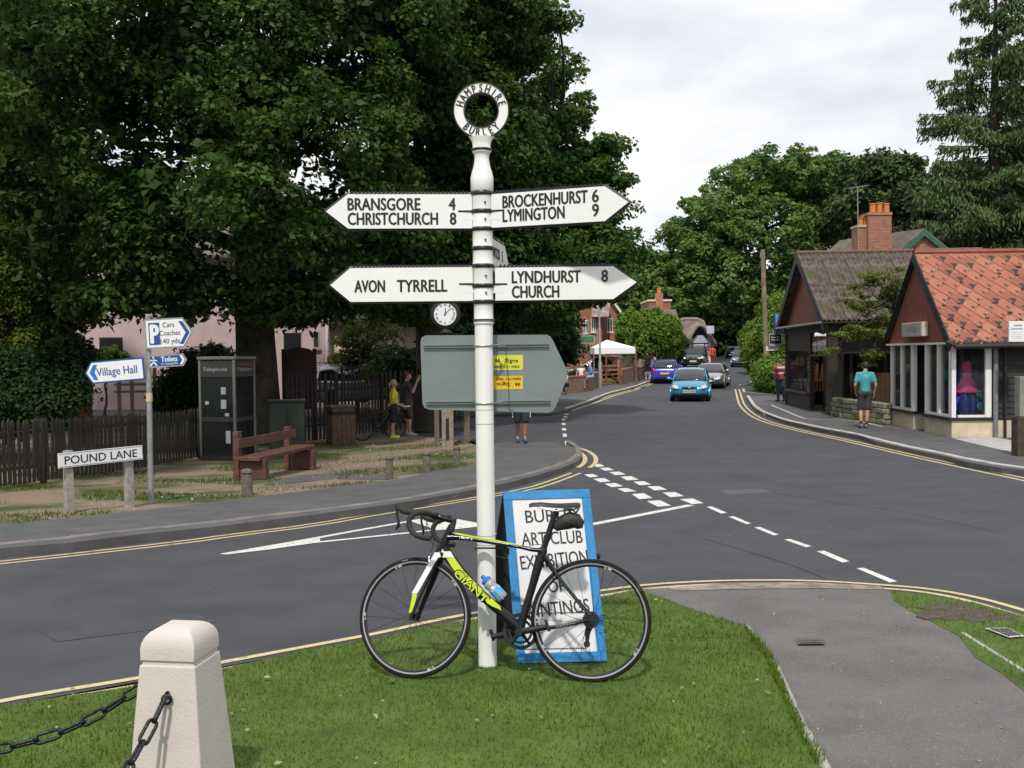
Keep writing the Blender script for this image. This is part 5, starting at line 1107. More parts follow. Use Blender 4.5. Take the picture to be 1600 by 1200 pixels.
MB().box((.03, 0, 0), (.16, gw, gh)).build('box', M('sign_box_cream', (.55, .48, .38), .5), sg_, bevel=.01); fcx = MB().box((-.055, 0, 0), (.01, gw * .94, gh * .88)).build('face', M('sign_face_grey', (.36, .38, .38), .5), sg_)
mb = MB()
for z, w in ((.16, .5), (.02, .56), (-.12, .5)): mb.box((-.0615, 0, z * gh), (.002, gw * w, gh * .06))
for y in (-.40, .40): mb.box((-.0615, y * gw, 0), (.002, gw * .03, gh * .6))
o = mb.build('faded_print', M('faded_ink', (.24, .26, .27), .6), fcx); o['kind'] = 'stuff'
# hanging sign at the right edge
ph = Q(1588, 518, 23.0); hs = thing('hanging_sign', 'white lettered sign on a bracket at the right picture edge, by the tiled eave', 'hanging sign', ph); sw_ = 24 / 1600 * 23; sh_ = 32 / 1600 * 23
MB().box((0, 0, 0), (sw_, .05, sh_)).build('panel', m_sw, hs, bevel=.006); mb = MB(); mb.box((.02, -.027, sh_ * .30), (sw_ * .55, .002, sh_ * .06)); mb.box((0, -.027, sh_ * .13), (sw_ * .75, .002, sh_ * .05))
for i in range(4): mb.box((0, -.027, -sh_ * (.04 + .1 * i)), (sw_ * .7, .002, .004))
o = mb.build('faded_print', MATS['faded_ink'], hs); o['kind'] = 'stuff'; MB().tube([(0, 0, sh_ / 2), (0, 0, sh_ / 2 + .04), (sw_ * .9, .6, sh_ / 2 + .05)], .012, 6).build('bracket', m_black, hs)
# window display: pink party dress and blue costumes
R1 = Matrix.Rotation(a1, 3, 'Z')
def inshop(x, y, z): return O1 + R1 @ Vector((x, y, z))
dr = thing('dress_display', 'bright pink sleeveless party dress on a stand in the shop window', 'dress', inshop(.52, .45, 1.0)); m_pk = M('dress_pink', (.75, .04, .28), .5, var=.2, scale=9)
mb = MB(); mb.lathe([(.27, .05), (.25, .14), (.20, .25), (.12, .38), (.085, .45), (.11, .56), (.12, .66), (.10, .74), (.06, .80), (.05, .80)], 18); mb.v = [(x * (1 + .12 * sin(8 * atan2(y, x)) * max(0, .4 - z) * 2), y * .7, z) for x, y, z in mb.v]; mb.build('dress', m_pk, dr, smooth=True)
mb = MB(); mb.tube([(-.1, 0, .78), (-.13, 0, .92), (0, 0, .98), (.13, 0, .92), (.1, 0, .78)], .012, 6); mb.cyl((0, 0, -.55), (0, 0, .1), .015); mb.build('hanger_stand', m_black, dr)
mb = MB(); mb.lathe([(.09, .44), (.13, .47), (.09, .50)], 16); mb.v = [(x, y * .75 - .01, z) for x, y, z in mb.v]; mb.build('waist_bow', M('dress_cream', (.7, .6, .35), .5), dr, smooth=True)
m_nv = M('costume_blue', (.012, .03, .30), .5, var=.35, scale=10); m_tq = M('costume_teal', (.02, .30, .34), .5, var=.3, scale=12); m_glit = M('silver_items', (.55, .55, .6), .3, metal=.6, var=.3, scale=30)
def costume(label, x, y, z, s, mat, h):
    t = thing('costume', label, 'costume', inshop(x, y, z)); mb = MB(); mb.tube([(0, 0, 0), (0, 0, h * .45), (0, 0, h * .8), (0, 0, h)], [s * .8, s, s * .9, s * .35], 12, sq=(1, .6))
    for q in (-1, 1): mb.tube([(q * s * .7, 0, h * .85), (q * s * 1.3, 0, h * .5), (q * s * 1.2, -.02, h * .25)], s * .3, 8)
    mb.build('body', mat, t, smooth=True); MB().ell((0, -s * .5, h * .75), (s * .25, .02, s * .25), 8, 6).build('badge', m_glit, t); return t
costume('deep blue costume hanging on the left of the shop window below the pink dress', .42, .35, .50, .17, m_nv, .52); costume('dark blue costume beside it in the middle of the shop window', .62, .42, .50, .13, m_nv, .50); costume('small turquoise costume at the right of the shop window, upper', .82, .38, .92, .07, m_tq, .20); costume('small green turquoise costume at the right of the shop window, lower', .82, .36, .62, .07, m_tq, .20)
t = thing('silver_ornaments', 'silver ornaments standing along the bottom of the shop window', 'ornaments', inshop(.55, .3, .46)); mb = MB()
for i in range(9): mb.ell((-.22 + i * .06, rr.uniform(-.03, .03), rr.uniform(.0, .06)), (.02, .02, rr.uniform(.02, .05)), 6, 5)
mb.build('ornament', m_glit, t)['kind'] = 'stuff'
costume('blue clothes behind the middle pane of the near bay window', .6, 1.2, .5, .2, m_nv, 1.0)
# --- brown shop with corrugated roof
O2 = P(1296, 649, .1); E2 = P(1227, 631, .1); a2_ = atan2(E2.y - O2.y, E2.x - O2.x) - pi / 2; L2 = (Vector((E2.x, E2.y)) - Vector((O2.x, O2.y))).length
shop2 = thing('brown_shop', 'dark timber shop with mossy corrugated roof, red gable and a display window of chairs', 'shop', O2, a2_); R2 = Matrix.Rotation(a2_, 3, 'Z'); Ri2 = Matrix.Rotation(-a2_, 3, 'Z')
def pf2(u, x=0.0): d = Ri2 @ ray(u, 600); o = Ri2 @ (Vector((0, 0, CAMH)) - O2); t = (x - o.x) / d.x; return o.y + d.y * t
def in2(x, y, z): return O2 + R2 @ Vector((x, y, z))
m_br = M('timber_dark_brown', (.028, .020, .015), .7, var=.3, scale=6, bump=.3); m_br2 = M('timber_grey_brown', (.075, .062, .052), .75, var=.2, scale=6, bump=.2)
zf = Q(1290, 506, O2.y).z - O2.z; HW2 = 6.5; ya, yb_ = pf2(1264), pf2(1230)
MB().box((.12, .16, zf / 2), (.30, .34, zf)).build('corner_post', m_br, shop2, bevel=.01); MB().box((.08, L2 - .10, zf / 2), (.18, .22, zf)).build('corner_post', m_br, shop2, bevel=.01); MB().box((.08, ya - .08, zf / 2), (.14, .16, zf)).build('door_post', m_br, shop2)
MB().box((.06, (ya + yb_) / 2, .28), (.12, yb_ - ya, .56)).build('stall_riser', m_br, shop2); MB().box((-.02, (ya + yb_) / 2, .58), (.20, yb_ - ya, .06)).build('sill', m_br2, shop2)
MB().box((.06, L2 / 2, zf - .12), (.12, L2, .24)).build('fascia', m_br, shop2); MB().box((.05, (ya + yb_) / 2, zf - .55), (.06, yb_ - ya, .62)).build('upper_panel', m_br, shop2)
w = MB().box((.06, yb_ - .05, 1.45), (.08, .10, 1.75)).build('window', m_br, shop2); MB().box((.06, (ya + yb_) / 2, 1.46), (.012, yb_ - ya - .1, 1.72)).build('pane', m_glass, w); MB().box((.05, (ya + yb_) / 2, 1.45), (.02, .02, 1.75)).build('frame', m_br2, w)
for k, z in enumerate((zf - .75,)):
    for i in range(3): y0 = .40 + i * (ya - .5) / 3; MB().box((.06, y0 + (ya - .5) / 6, z + .1), (.02, (ya - .5) / 3 - .06, .7)).build('transom_pane', m_glass, shop2)
MB().box((.06, (ya + .3) / 2, zf - 1.02), (.07, ya - .3, .06)).build('transom', m_wf if False else m_br2, shop2)
MB().box((.5, (ya + .3) / 2, 1.0), (.05, ya - .3, 2.0)).build('door', m_black, shop2)
MB().box((-.16, L2 / 2, zf + .05), (.36, L2 + .5, .06), top=(.9, .98)).build('canopy_ledge', M('lead_grey', (.20, .20, .20), .6, var=.25, scale=9, bump=.4), shop2)
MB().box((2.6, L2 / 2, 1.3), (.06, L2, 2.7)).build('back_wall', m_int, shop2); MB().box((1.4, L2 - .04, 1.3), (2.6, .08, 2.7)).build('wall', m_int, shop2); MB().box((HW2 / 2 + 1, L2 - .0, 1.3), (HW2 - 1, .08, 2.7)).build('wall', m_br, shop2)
# side towards the camera: panelled wall above, open veranda with window below
MB().box((3.4, .9, zf - .45), (6.2, .08, .9)).build('side_panel', m_br2, shop2); MB().box((3.4, .85, zf - .93), (6.2, .10, .06)).build('side_rail', m_grey, shop2)
for x in (.9, 2.0, 3.1, 4.2): MB().box((x, .9, (zf - .95) / 2), (.10, .10, zf - .95)).build('veranda_post', m_br, shop2)
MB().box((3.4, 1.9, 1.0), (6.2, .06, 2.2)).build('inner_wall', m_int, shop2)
for x in (1.3, 1.75, 2.5, 2.95): q = MB().box((x, 1.84, 1.55), (.40, .03, .55)).build('side_window', m_br2, shop2); MB().box((x, 1.822, 1.55), (.32, .006, .46)).build('pane', m_glass, q)
zr2 = Q(1253, 396, O2.y + L2 / 2).z - O2.z; OV2 = .35; hf2 = L2 / 2; eb = Vector((-.28, -OV2, zf + .10)); sv = Vector((0, hf2 + OV2, zr2 - eb.z)); S2L = sv.length; t2 = sv / S2L
# corrugated sheets, each a piece
m_cor = M('corrugated_rust', (.048, .036, .025), .8, col2=(.15, .12, .095), thr=(.42, .66), scale=3.5, bump=.3, bscale=20, detail=9, speck=((.07, .07, .025), 1.6, .60))
def sheet_mesh(w, l):
    mb = MB(); n = int(w / .022); vs = []; nn = Vector((0, -t2.z, t2.y))
    for j in range(2):
        for i in range(n + 1): x = w * i / n; vs.append(Vector((x, 0, 0)) + t2 * (l * j) + nn * (.026 * sin(2 * pi * x / .155)))
    mb.add(vs, [(i, i + 1, n + 1 + i + 1, n + 1 + i) for i in range(n)]); me = mb.mesh('roof_sheet'); me.materials.append(m_cor); return me
for sgn in (1,):
    sm = sheet_mesh(.80, S2L * .52)
    for i in range(8):
        for j in range(2): o = link('roof_sheet', sm, shop2); o.location = eb + Vector((i * .775, 0, random.uniform(0, .012) + (.028 if j else 0) * 0)) + t2 * (S2L * .485 * j) + Vector((0, 0, .012 * j + .006 * (i % 2)))
mb = MB(); bk = Vector((eb.x, L2 + OV2, eb.z)); slab(mb, bk, bk + Vector((6.4, 0, 0)), Vector((eb.x + 6.4, hf2, zr2 - .01)), Vector((eb.x, hf2, zr2 - .01)), Vector((0, 0, -.05))); mb.build('rear_slope', m_cor, shop2)
mb = MB(); slab(mb, eb + Vector((0, .02, -.04)), eb + Vector((6.4, .02, -.04)), Vector((eb.x + 6.4, hf2, zr2 - .05)), Vector((eb.x, hf2, zr2 - .05)), Vector((0, 0, -.04))); mb.build('roof_deck', m_br, shop2)
MB().tube([Vector((eb.x - .03, hf2, zr2 + .02)), Vector((eb.x + 6.4, hf2, zr2 + .02))], .08, 8).build('ridge', M('ridge_rust', (.13, .07, .05), .8, var=.2), shop2, smooth=True)
for i in range(16):
    ya_, yc_ = L2 * i / 16, L2 * (i + 1) / 16 - .008; f = lambda y: zf + .08 + (zr2 - .28 - zf) * (1 - abs(y - hf2) / hf2); pts = [(ya_, zf + .08), (yc_, zf + .08), (yc_, f(yc_)), (ya_, f(ya_))]
    if i == 7: pts = [(ya_, zf + .08), (yc_, zf + .08), (yc_, f(yc_)), (ya_, f(ya_))]
    mb = MB(); mb.add([(.0, y, z) for y, z in pts] + [(.04, y, z) for y, z in pts], [(3, 2, 1, 0), (4, 5, 6, 7), (0, 1, 5, 4), (1, 2, 6, 5), (2, 3, 7, 6), (3, 0, 4, 7)]); mb.build('cladding_board', m_clad, shop2)
for y0, s_ in ((-OV2, 1), (L2 + OV2, -1)):
    mb = MB(); a = Vector((eb.x - .02, y0, eb.z + .02)); b = Vector((eb.x - .02, hf2, zr2 + .02)); dn = Vector((0, 0, -.34)); slab(mb, a, b, b + dn, a + dn, Vector((.04, 0, 0))); mb.build('bargeboard', m_black, shop2)
# bright orange chair shapes stand for the window's warm reflections, and the postcard stand
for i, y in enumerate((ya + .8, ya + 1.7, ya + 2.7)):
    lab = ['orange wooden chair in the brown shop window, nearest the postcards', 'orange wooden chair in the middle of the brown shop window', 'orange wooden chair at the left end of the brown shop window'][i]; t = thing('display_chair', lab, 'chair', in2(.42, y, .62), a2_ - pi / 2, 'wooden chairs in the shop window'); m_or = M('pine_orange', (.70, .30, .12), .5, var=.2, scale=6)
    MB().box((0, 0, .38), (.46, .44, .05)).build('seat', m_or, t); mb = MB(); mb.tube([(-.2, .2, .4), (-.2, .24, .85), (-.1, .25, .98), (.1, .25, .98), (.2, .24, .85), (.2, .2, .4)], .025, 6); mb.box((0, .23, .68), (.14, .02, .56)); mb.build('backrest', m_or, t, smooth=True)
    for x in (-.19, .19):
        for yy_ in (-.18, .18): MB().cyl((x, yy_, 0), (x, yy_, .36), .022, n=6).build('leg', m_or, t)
ps = P(1271, 632, .1); t = thing('postcard_stand', 'tall spinner stand full of postcards outside the brown shop door', 'postcard stand', ps); hs_ = 1600 / ps.y; zp = lambda v: Q(1271, v, ps.y).z - ps.z
MB().cyl((0, 0, 0), (0, 0, zp(545)), .02).build('pole', m_blk, t); MB().tube([(.22 * cos(k), .22 * sin(k), zp(548)) for k in np.linspace(0, 2 * pi, 16, endpoint=False)], .01, 5, closed=True).build('top_ring', m_blk, t); MB().lathe([(.2, 0), (.18, .04), (.05, .06)], 14).build('base', m_blk, t)
cards = [M('card_%s' % n, c, .5, var=.4, scale=25) for n, c in (('blue', (.35, .5, .65)), ('white', (.6, .6, .58)), ('pink', (.6, .35, .4)), ('green', (.35, .5, .3)))]
cm = []
for m in cards: me = MB().box((0, 0, 0), (.15, .012, .115)).mesh('postcard'); me.materials.append(m); cm.append(me)
z = zp(612)
while z < zp(560):
    for k in range(6): o = link('postcard', random.choice(cm), t); an = k * pi / 3 + .2; o.location = (.20 * cos(an), .20 * sin(an), z + .05); o.rotation_euler = (-.25, 0, an + pi / 2)
    z += .155
# signs left of the brown shop
yq = O2.y + L2 + .4
def flat_sign(name, label, u0, v0, u1, v1, y, mat, cat='sign', frame=None, post=None):
    a, b = Q(u0, v1, y), Q(u1, v0, y); c = (a + b) / 2; t = thing(name, label, cat, c); w, h = b.x - a.x, b.z - a.z; MB().box((0, 0, 0), (w, .05, h)).build('panel', mat, t, bevel=.004)
    if frame:
        mb = MB()
        for z in (-h / 2 + .03, h / 2 - .03): mb.box((0, -.028, z), (w - .04, .006, .02))
        for x in (-w / 2 + .03, w / 2 - .03): mb.box((x, -.028, 0), (.02, .006, h - .085))
        mb.build('frame_line', frame, t)['kind'] = 'stuff'
    return t, w, h
t, w, h = flat_sign('blue_sign', 'plain light blue hanging sign at the far corner of the brown shop', 1211.5, 491, 1224, 521, yq, M('sign_light_blue', (.10, .25, .58), .5), 'hanging sign'); MB().cyl((w / 2, 0, h * .4), (w / 2 + .5, 0, h * .4), .015).build('bracket', m_blk, t); MB().box((-w / 2 - .02, .01, .0), (.05, .07, h * 1.02)).build('edge_trim', m_nv, t)
t, w, h = flat_sign('shop_board', 'black framed board lettered THE BURLEY STORES TEA HOUSE below the blue sign', 1200.5, 520.5, 1222, 541, yq + .1, m_blk, 'sign', m_sw); mb = MB(); T = Matrix.Translation((0, -.0275, 0)) @ FZ
for s_, z, hh, ww in (('THE', .36, .045, .14), ('BURLEY', .17, .085, .60), ('STORES', -.03, .085, .60), ('TEA HOUSE', -.36, .075, .74)): add_text(mb, s_, T, hh * h * 1.15, ww * w, x=0, y=z * h - .02, align='C', weight=.03)
mb.build('lettering', m_sw, t); MB().cyl((w / 2, 0, 0), (w / 2 + .4, 0, 0), .02).build('bracket', m_blk, t)
t, w, h = flat_sign('shop_awning', 'small white scalloped awning under the black shop board', 1197, 541, 1216, 548, yq + .2, m_sw, 'awning')
b = P(1208, 596, .1); t = thing('timber_post', 'pale timber post standing in front of the roadside hedge by the shop signs', 'post', b); MB().box((0, 0, (Q(1208, 557, b.y).z - b.z) / 2), (.13, .13, Q(1208, 557, b.y).z - b.z)).build('shaft', M('pine_pale', (.38, .28, .15), .8), t)
# low stone wall and fence between the shops, garden behind
wa, wb2 = P(1306, 650, .1), P(1388, 664, .1); d = Vector((wb2.x - wa.x, wb2.y - wa.y, 0)); an = atan2(d.y, d.x); t = thing('stone_wall', 'low mossy stone retaining wall between the two shops', 'wall', wa, an); m_sn = M('mossy_stone', (.17, .16, .11), .9, col2=(.28, .27, .2), scale=4, bump=.8, bscale=18, speck=((.06, .09, .02), 5, .58), detail=8)
L = d.length; z = 0; rr = random.Random(3)
for row in range(4):
    x = -.1 + (row % 2) * .12
    while x < L - .05:
        ww = rr.uniform(.22, .42); ww = min(ww, L - x); MB().box((x + ww / 2, rr.uniform(-.012, .012), z + .075), (ww - .012, .26, .142)).build('stone', m_sn, t, bevel=.02, seg=1); x += ww
    z += .15
def slats_fence(name, label, a, b, h, z0, mat, w=.14):
    d = Vector((b.x - a.x, b.y - a.y, 0)); t = thing(name, label, 'fence', a, atan2(d.y, d.x)); n = int(d.length / (w + .006)); me = MB().box((0, 0, h / 2), (w, .02, h)).mesh('board'); me.materials.append(mat)
    for i in range(n): o = link('board', me, t); o.location = ((i + .5) * d.length / n, random.uniform(-.004, .004), z0 + random.uniform(-.012, .012) + (b.z - a.z) * i / n)
    for z in (.2, h - .2): MB().box((d.length / 2, .03, z0 + z), (d.length, .03, .07)).build('rail', mat, t)
m_fb = M('fence_brown', (.12, .065, .04), .8, var=.25, scale=5, bump=.3)
bw1, bw2 = in2(.75, -.3, 0), O1 + R1 @ Vector((.6, Lf + .1, 0)); slats_fence('board_fence', 'brown close boarded fence above the stone wall between the shops', bw1, bw2, .85, .55, m_fb)
mb = MB(); gv = [in2(.15, -.2, 0), in2(6, -.2, 0), O1 + R1 @ Vector((6, Lf, 0)), O1 + R1 @ Vector((.15, Lf, 0))]; drape('garden_bed', [(p.x, p.y) for p in gv][::1], .62, m_verge, h=.6)
# --- house with tall chimneys behind the shops
m_bk = brickmat('brick_red', (.33, .10, .05), (.22, .07, .04), (.35, .28, .22)); m_bk2 = brickmat('brick_orange', (.42, .15, .07), (.30, .11, .06), (.4, .3, .22))
m_slate = M('old_tiles_grey', (.12, .095, .075), .85, var=.25, scale=3, bump=.5, bscale=14)
yh = 52.0
def box_px(u0, v0, u1, v1, y, dep, name, mat, par, org, bevel=0):
    a, b = Q(u0, v1, y), Q(u1, v0, y); return MB().box(((a.x + b.x) / 2 - org.x, y + dep / 2 - org.y, (a.z + b.z) / 2 - org.z), (b.x - a.x, dep, b.z - a.z)).build(name, mat, par, bevel=bevel)
og = gp(Q(1400, 500, yh).x, yh); hc = thing('chimney_house', 'brick house behind the shops with two chimney stacks and a green trimmed gable', 'house', og)
ch1 = box_px(1357, 335, 1393, 500, yh, 1.0, 'chimney_stack', m_bk, hc, og); box_px(1355.5, 331.5, 1394.5, 336, yh - .05, 1.1, 'corbel', m_bk2, ch1, og)
ch2 = box_px(1340, 354, 1356.8, 500, yh + .3, .9, 'chimney_stack', m_bk, hc, og); box_px(1339, 351, 1357, 355, yh + .25, 1.0, 'corbel', M('corbel_pale', (.42, .36, .27), .8), ch2, og)
m_pot = M('chimney_pot', (.50, .17, .06), .75, var=.15, scale=8)
for u, v0, v1, r, par in ((1363.5, 318, 332, .16, ch1), (1374, 317, 332, .16, ch1), (1385, 318, 332, .16, ch1), (1345, 340, 352, .13, ch2), (1353, 340, 352, .13, ch2)):
    a, b = Q(u, v1, yh + .5), Q(u, v0, yh + .5); MB().lathe([(r, 0), (r * .9, (b.z - a.z) * .85), (r * 1.1, (b.z - a.z) * .9), (r * 1.05, b.z - a.z), (r * .7, b.z - a.z)], 12, Matrix.Translation(a - og)).build('chimney_pot', m_pot, par, smooth=True)
# gable roof facing the camera
g = lambda u, v, y: Q(u, v, y) - og
ap, le, re = g(1442, 359, yh), g(1404, 392, yh), g(1472, 388, yh); bk_ = Vector((-1.8, 4.5, 0)); re = Vector((2 * ap.x - le.x + .1, le.y, le.z))
MB().add([le, re, ap, le + Vector((0, .12, 0)), re + Vector((0, .12, 0)), ap + Vector((0, .12, 0))], [(0, 1, 2), (5, 4, 3), (0, 3, 4, 1)]).build('gable', m_bk, hc)
mb = MB(); k = Vector((-2.6, 5, 0)); slab(mb, le + Vector((-.25, -.2, -.2)), ap + Vector((0, -.2, .05)), ap + k + Vector((0, 0, .05)), le + k + Vector((-.25, 0, -.2)), Vector((0, 0, -.1))); slab(mb, ap + Vector((0, -.2, .05)), re + Vector((.25, -.2, -.2)), re + k + Vector((.25, 0, -.2)), ap + k + Vector((0, 0, .05)), Vector((0, 0, -.1))); mb.build('roof', m_slate, hc)
m_gt = M('trim_green', (.02, .10, .06), .5)
for q0, q1 in ((le, ap), (ap, re)): mb = MB(); slab(mb, q0 + Vector((0, -.22, -.05)), q1 + Vector((0, -.22, -.05)), q1 + Vector((0, -.22, -.33)), q0 + Vector((0, -.22, -.33)), Vector((0, .05, 0))); mb.build('bargeboard', m_gt, hc)
MB().box(((le.x + re.x) / 2, 2.7, le.z / 2 - .5), (re.x - le.x, 5, le.z + .3)).build('wall', m_bk, hc)
a = Q(1341, 352, yh + .2); t = thing('tv_aerial', 'thin television aerial on a mast beside the left chimney', 'aerial', a); H = Q(1341, 291, yh).z - a.z; mb = MB(); mb.cyl((0, 0, -1.5), (-.03, 0, H), .022, n=6); mb.cyl((-.5, 0, H * .96), (.55, .2, H * 1.05), .018, n=5)
for k in range(7): x = -.45 + k * .15; mb.cyl((x, -.25, H * (1 + .03 * (k - 3) * .3)), (x, .25, H * (1 + .03 * (k - 3) * .3)), .010, n=4)
mb.cyl((.15, 0, H * .98), (.15, .0, H * .98), .02) if False else None; mb.build('mast', m_galv, t)
# telegraph pole
yt = 54.0; a = gp(Q(1199, 560, yt).x, yt); t = thing('telegraph_pole', 'leaning wooden telegraph pole rising out of the roadside hedge', 'telegraph pole', a); tp_ = Q(1191.5, 390, yt) - a; MB().tube([(0, 0, 0), tuple(tp_ * .5), tuple(tp_)], [.15, .13, .11], 10).build('pole', M('pole_wood', (.20, .15, .10), .85, var=.25, scale=3), t, smooth=True); MB().box((tp_.x, 0, tp_.z - .3), (.25, .12, .3)).build('top_fitting', m_grey, t)
b = tp_ + a; mb = MB()
for q in (Q(1330, 300, 100), Q(1440, 330, 60)):
    mb.tube([(b.lerp(q, s) - b) + Vector((0, 0, -1.2 * sin(pi * s))) for s in np.linspace(0, 1, 12)], .012, 4)
mb.v = [tuple(Vector(p) + tp_) for p in mb.v]; mb.build('wire', m_blk, t)['kind'] = 'stuff'
# stub post at the right edge
a = P(1596, 712, .1); t = thing('timber_post', 'thick dark timber post topped by a pale box at the right edge', 'post', a); s = 1600 / a.y; w = 22 / s; H = Q(1596, 588, a.y).z - a.z; hm = Q(1596, 651, a.y).z - a.z
MB().box((0, 0, hm / 2), (w, w, hm)).build('shaft', M('post_mossy', (.06, .05, .03), .9, var=.3, scale=6, bump=.5), t, bevel=.01); MB().box((w * .1, 0, (H + hm) / 2), (w * .85, w * .8, H - hm - .01)).build('meter_box', M('box_grey_green', (.22, .22, .19), .7, var=.15), t, bevel=.01)
# ------------------------------------------------------------ left and centre background buildings
m_pink = M('render_pink', (.52, .39, .385), .9, var=.06, scale=1.5, bump=.2); m_crm = M('render_cream', (.70, .58, .46), .9, var=.06, scale=1.5, bump=.2); m_win = M('window_dark', (.02, .022, .025), .1, var=.1, spec=.8)
yp_ = 40.0; og = gp(Q(300, 600, yp_).x, yp_); ph_ = thing('pink_house', 'pink rendered house glimpsed under the oak, behind the signs and the phone box', 'house', og)
box_px(118, 400, 508, 650, yp_, 7, 'wall', m_pink, ph_, og)
def win_px(par, u0, v0, u1, v1, y, og, fm=None, mull=1, sill=True):
    a, b = Q(u0, v1, y) - og, Q(u1, v0, y) - og; fm = fm or m_wf; c = (a + b) / 2; w, h = b.x - a.x, b.z - a.z
    f = MB().box((c.x, c.y, c.z), (w, .05, h)).build('window', fm, par); n = mull + 1
    for i in range(n): MB().box((a.x + w * (i + .5) / n, c.y - .03, c.z), (w / n - .08, .012, h - .1)).build('pane', m_win, f)
    if sill: MB().box((c.x, c.y - .05, a.z - .04), (w + .12, .12, .06)).build('sill', fm, f)
    return f
win_px(ph_, 156, 527, 191, 560, yp_ - .02, og, m_blk, 0, False); win_px(ph_, 489, 517, 499, 544, yp_ - .02, og, m_pink, 0); win_px(ph_, 444, 520, 470, 570, yp_ - .02, og, m_blk, 0, False); win_px(ph_, 340, 545, 352, 590, yp_ - .02, og, m_wf, 0)
a, b = Q(100, 400, yp_) - og, Q(512, 400, yp_) - og; mb = MB(); slab(mb, a + Vector((0, -.4, 0)), b + Vector((0, -.4, 0)), b + Vector((0, 3.6, 2.2)), a + Vector((0, 3.6, 2.2)), Vector((0, 0, -.1))); slab(mb, a + Vector((0, 7.4, 0)), a + Vector((0, 3.6, 2.2)), b + Vector((0, 3.6, 2.2)), b + Vector((0, 7.4, 0)), Vector((0, 0, -.1))); mb.build('roof', m_slate, ph_)
MB().cyl(Q(511, 500, yp_ - .1) - og, Q(511, 640, yp_ - .1) - og, .05).build('downpipe', m_wf, ph_)
og = gp(Q(590, 600, 41).x, 41); cw = thing('cream_annexe', 'sunlit cream walled annexe right of the pink house behind the silver car', 'house', og); box_px(512, 502, 690, 650, 41, 6, 'wall', m_crm, cw, og)
a, b = Q(506, 500, 41) - og, Q(695, 500, 41) - og; mb = MB(); slab(mb, a + Vector((0, -.35, 0)), b + Vector((0, -.35, 0)), b + Vector((0, 6, .5)), a + Vector((0, 6, .5)), Vector((0, 0, -.16))); mb.build('roof', m_br, cw)
# post and rail fence in front of the pink house
a = gp(Q(215, 600, 34).x, 34); t = thing('rail_fence', 'low post and rail fence in front of the sunlit pink wall', 'fence', a); m_rf = M('rail_wood', (.22, .17, .12), .8, var=.2)
for u in (186, 206, 242, 268): q = Q(u, 600, 34); MB().box((q.x - a.x, 0, (Q(u, 577, 34).z - a.z) / 2), (.10, .10, Q(u, 577, 34).z - a.z + .1)).build('fence_post', m_rf, t)
for v in (590, 601, 612): q0, q1 = Q(180, v, 34) - a, Q(272, v, 34) - a; MB().box(((q0.x + q1.x) / 2, -.06, q0.z), (q1.x - q0.x, .03, .08)).build('rail', m_rf, t)
# --- brick pub house at mid left
yb0 = 72.0; og = gp(Q(930, 600, yb0).x, yb0); bh = thing('brick_house', 'orange red brick house with tiled gables and tall white windows behind the lamp post', 'house', og)
box_px(846, 462, 964, 585, yb0, 8, 'wall', m_bk, bh, og); box_px(921, 492, 940, 545, yb0 - 1.0, 1.2, 'bay', m_bk2, bh, og)
for w_ in ((912, 500, 919, 521), (924, 498, 930, 519), (949, 497, 957, 519), (884, 500, 892, 521)): win_px(bh, *w_, yb0 - (1.03 if 921 < w_[0] < 941 else .03), og, m_wf, 1)
g = lambda u, v, y: Q(u, v, y) - og
mb = MB(); slab(mb, g(926, 466, yb0 - .9), g(954, 466, yb0 - .9), g(951, 495, yb0 - 1.6), g(924, 495, yb0 - 1.6), Vector((0, .12, 0))); mb.build('hanging_tiles', M('old_tiles_mottled', (.20, .15, .13), .85, col2=(.38, .33, .30), scale=3, thr=(.4, .6), bump=.5, bscale=20), bh)
ap, re, le = g(905, 392, yb0), g(972, 488, yb0 - .3), g(838, 488, yb0 - .3)
MB().add([g(846, 476, yb0 + .02), g(964, 476, yb0 + .02), g(905, 396, yb0 + .02), g(846, 476, yb0 + .3), g(964, 476, yb0 + .3), g(905, 396, yb0 + .3)], [(0, 1, 2), (5, 4, 3)]).build('gable', m_bk, bh)
mb = MB(); bb = Vector((0, 8.5, 0)); up_ = Vector((0, 0, .12)); slab(mb, ap, re, re + bb, ap + bb, up_); slab(mb, le, ap, ap + bb, le + bb, up_); mb.build('roof', m_slate, bh)
mb = MB(); slab(mb, ap + Vector((0, -.35, 0)), re + Vector((0, -.05, 0)), re + Vector((0, -.05, -.25)), ap + Vector((0, -.35, -.25)), Vector((0, .06, 0))); slab(mb, le + Vector((0, -.05, 0)), ap + Vector((0, -.35, 0)), ap + Vector((0, -.35, -.25)), le + Vector((0, -.05, -.25)), Vector((0, .06, 0))); mb.build('bargeboard', m_wf, bh)
box_px(952, 522, 966, 560, yb0 - .2, 1, 'buttress', m_bk, bh, og)
t, w, h = flat_sign('pub_signboard', 'green signboard with white frame in front of the brick house', 904, 524, 929, 537, 66, M('sign_green', (.06, .16, .07), .5, var=.4, scale=6), 'sign', m_sw)
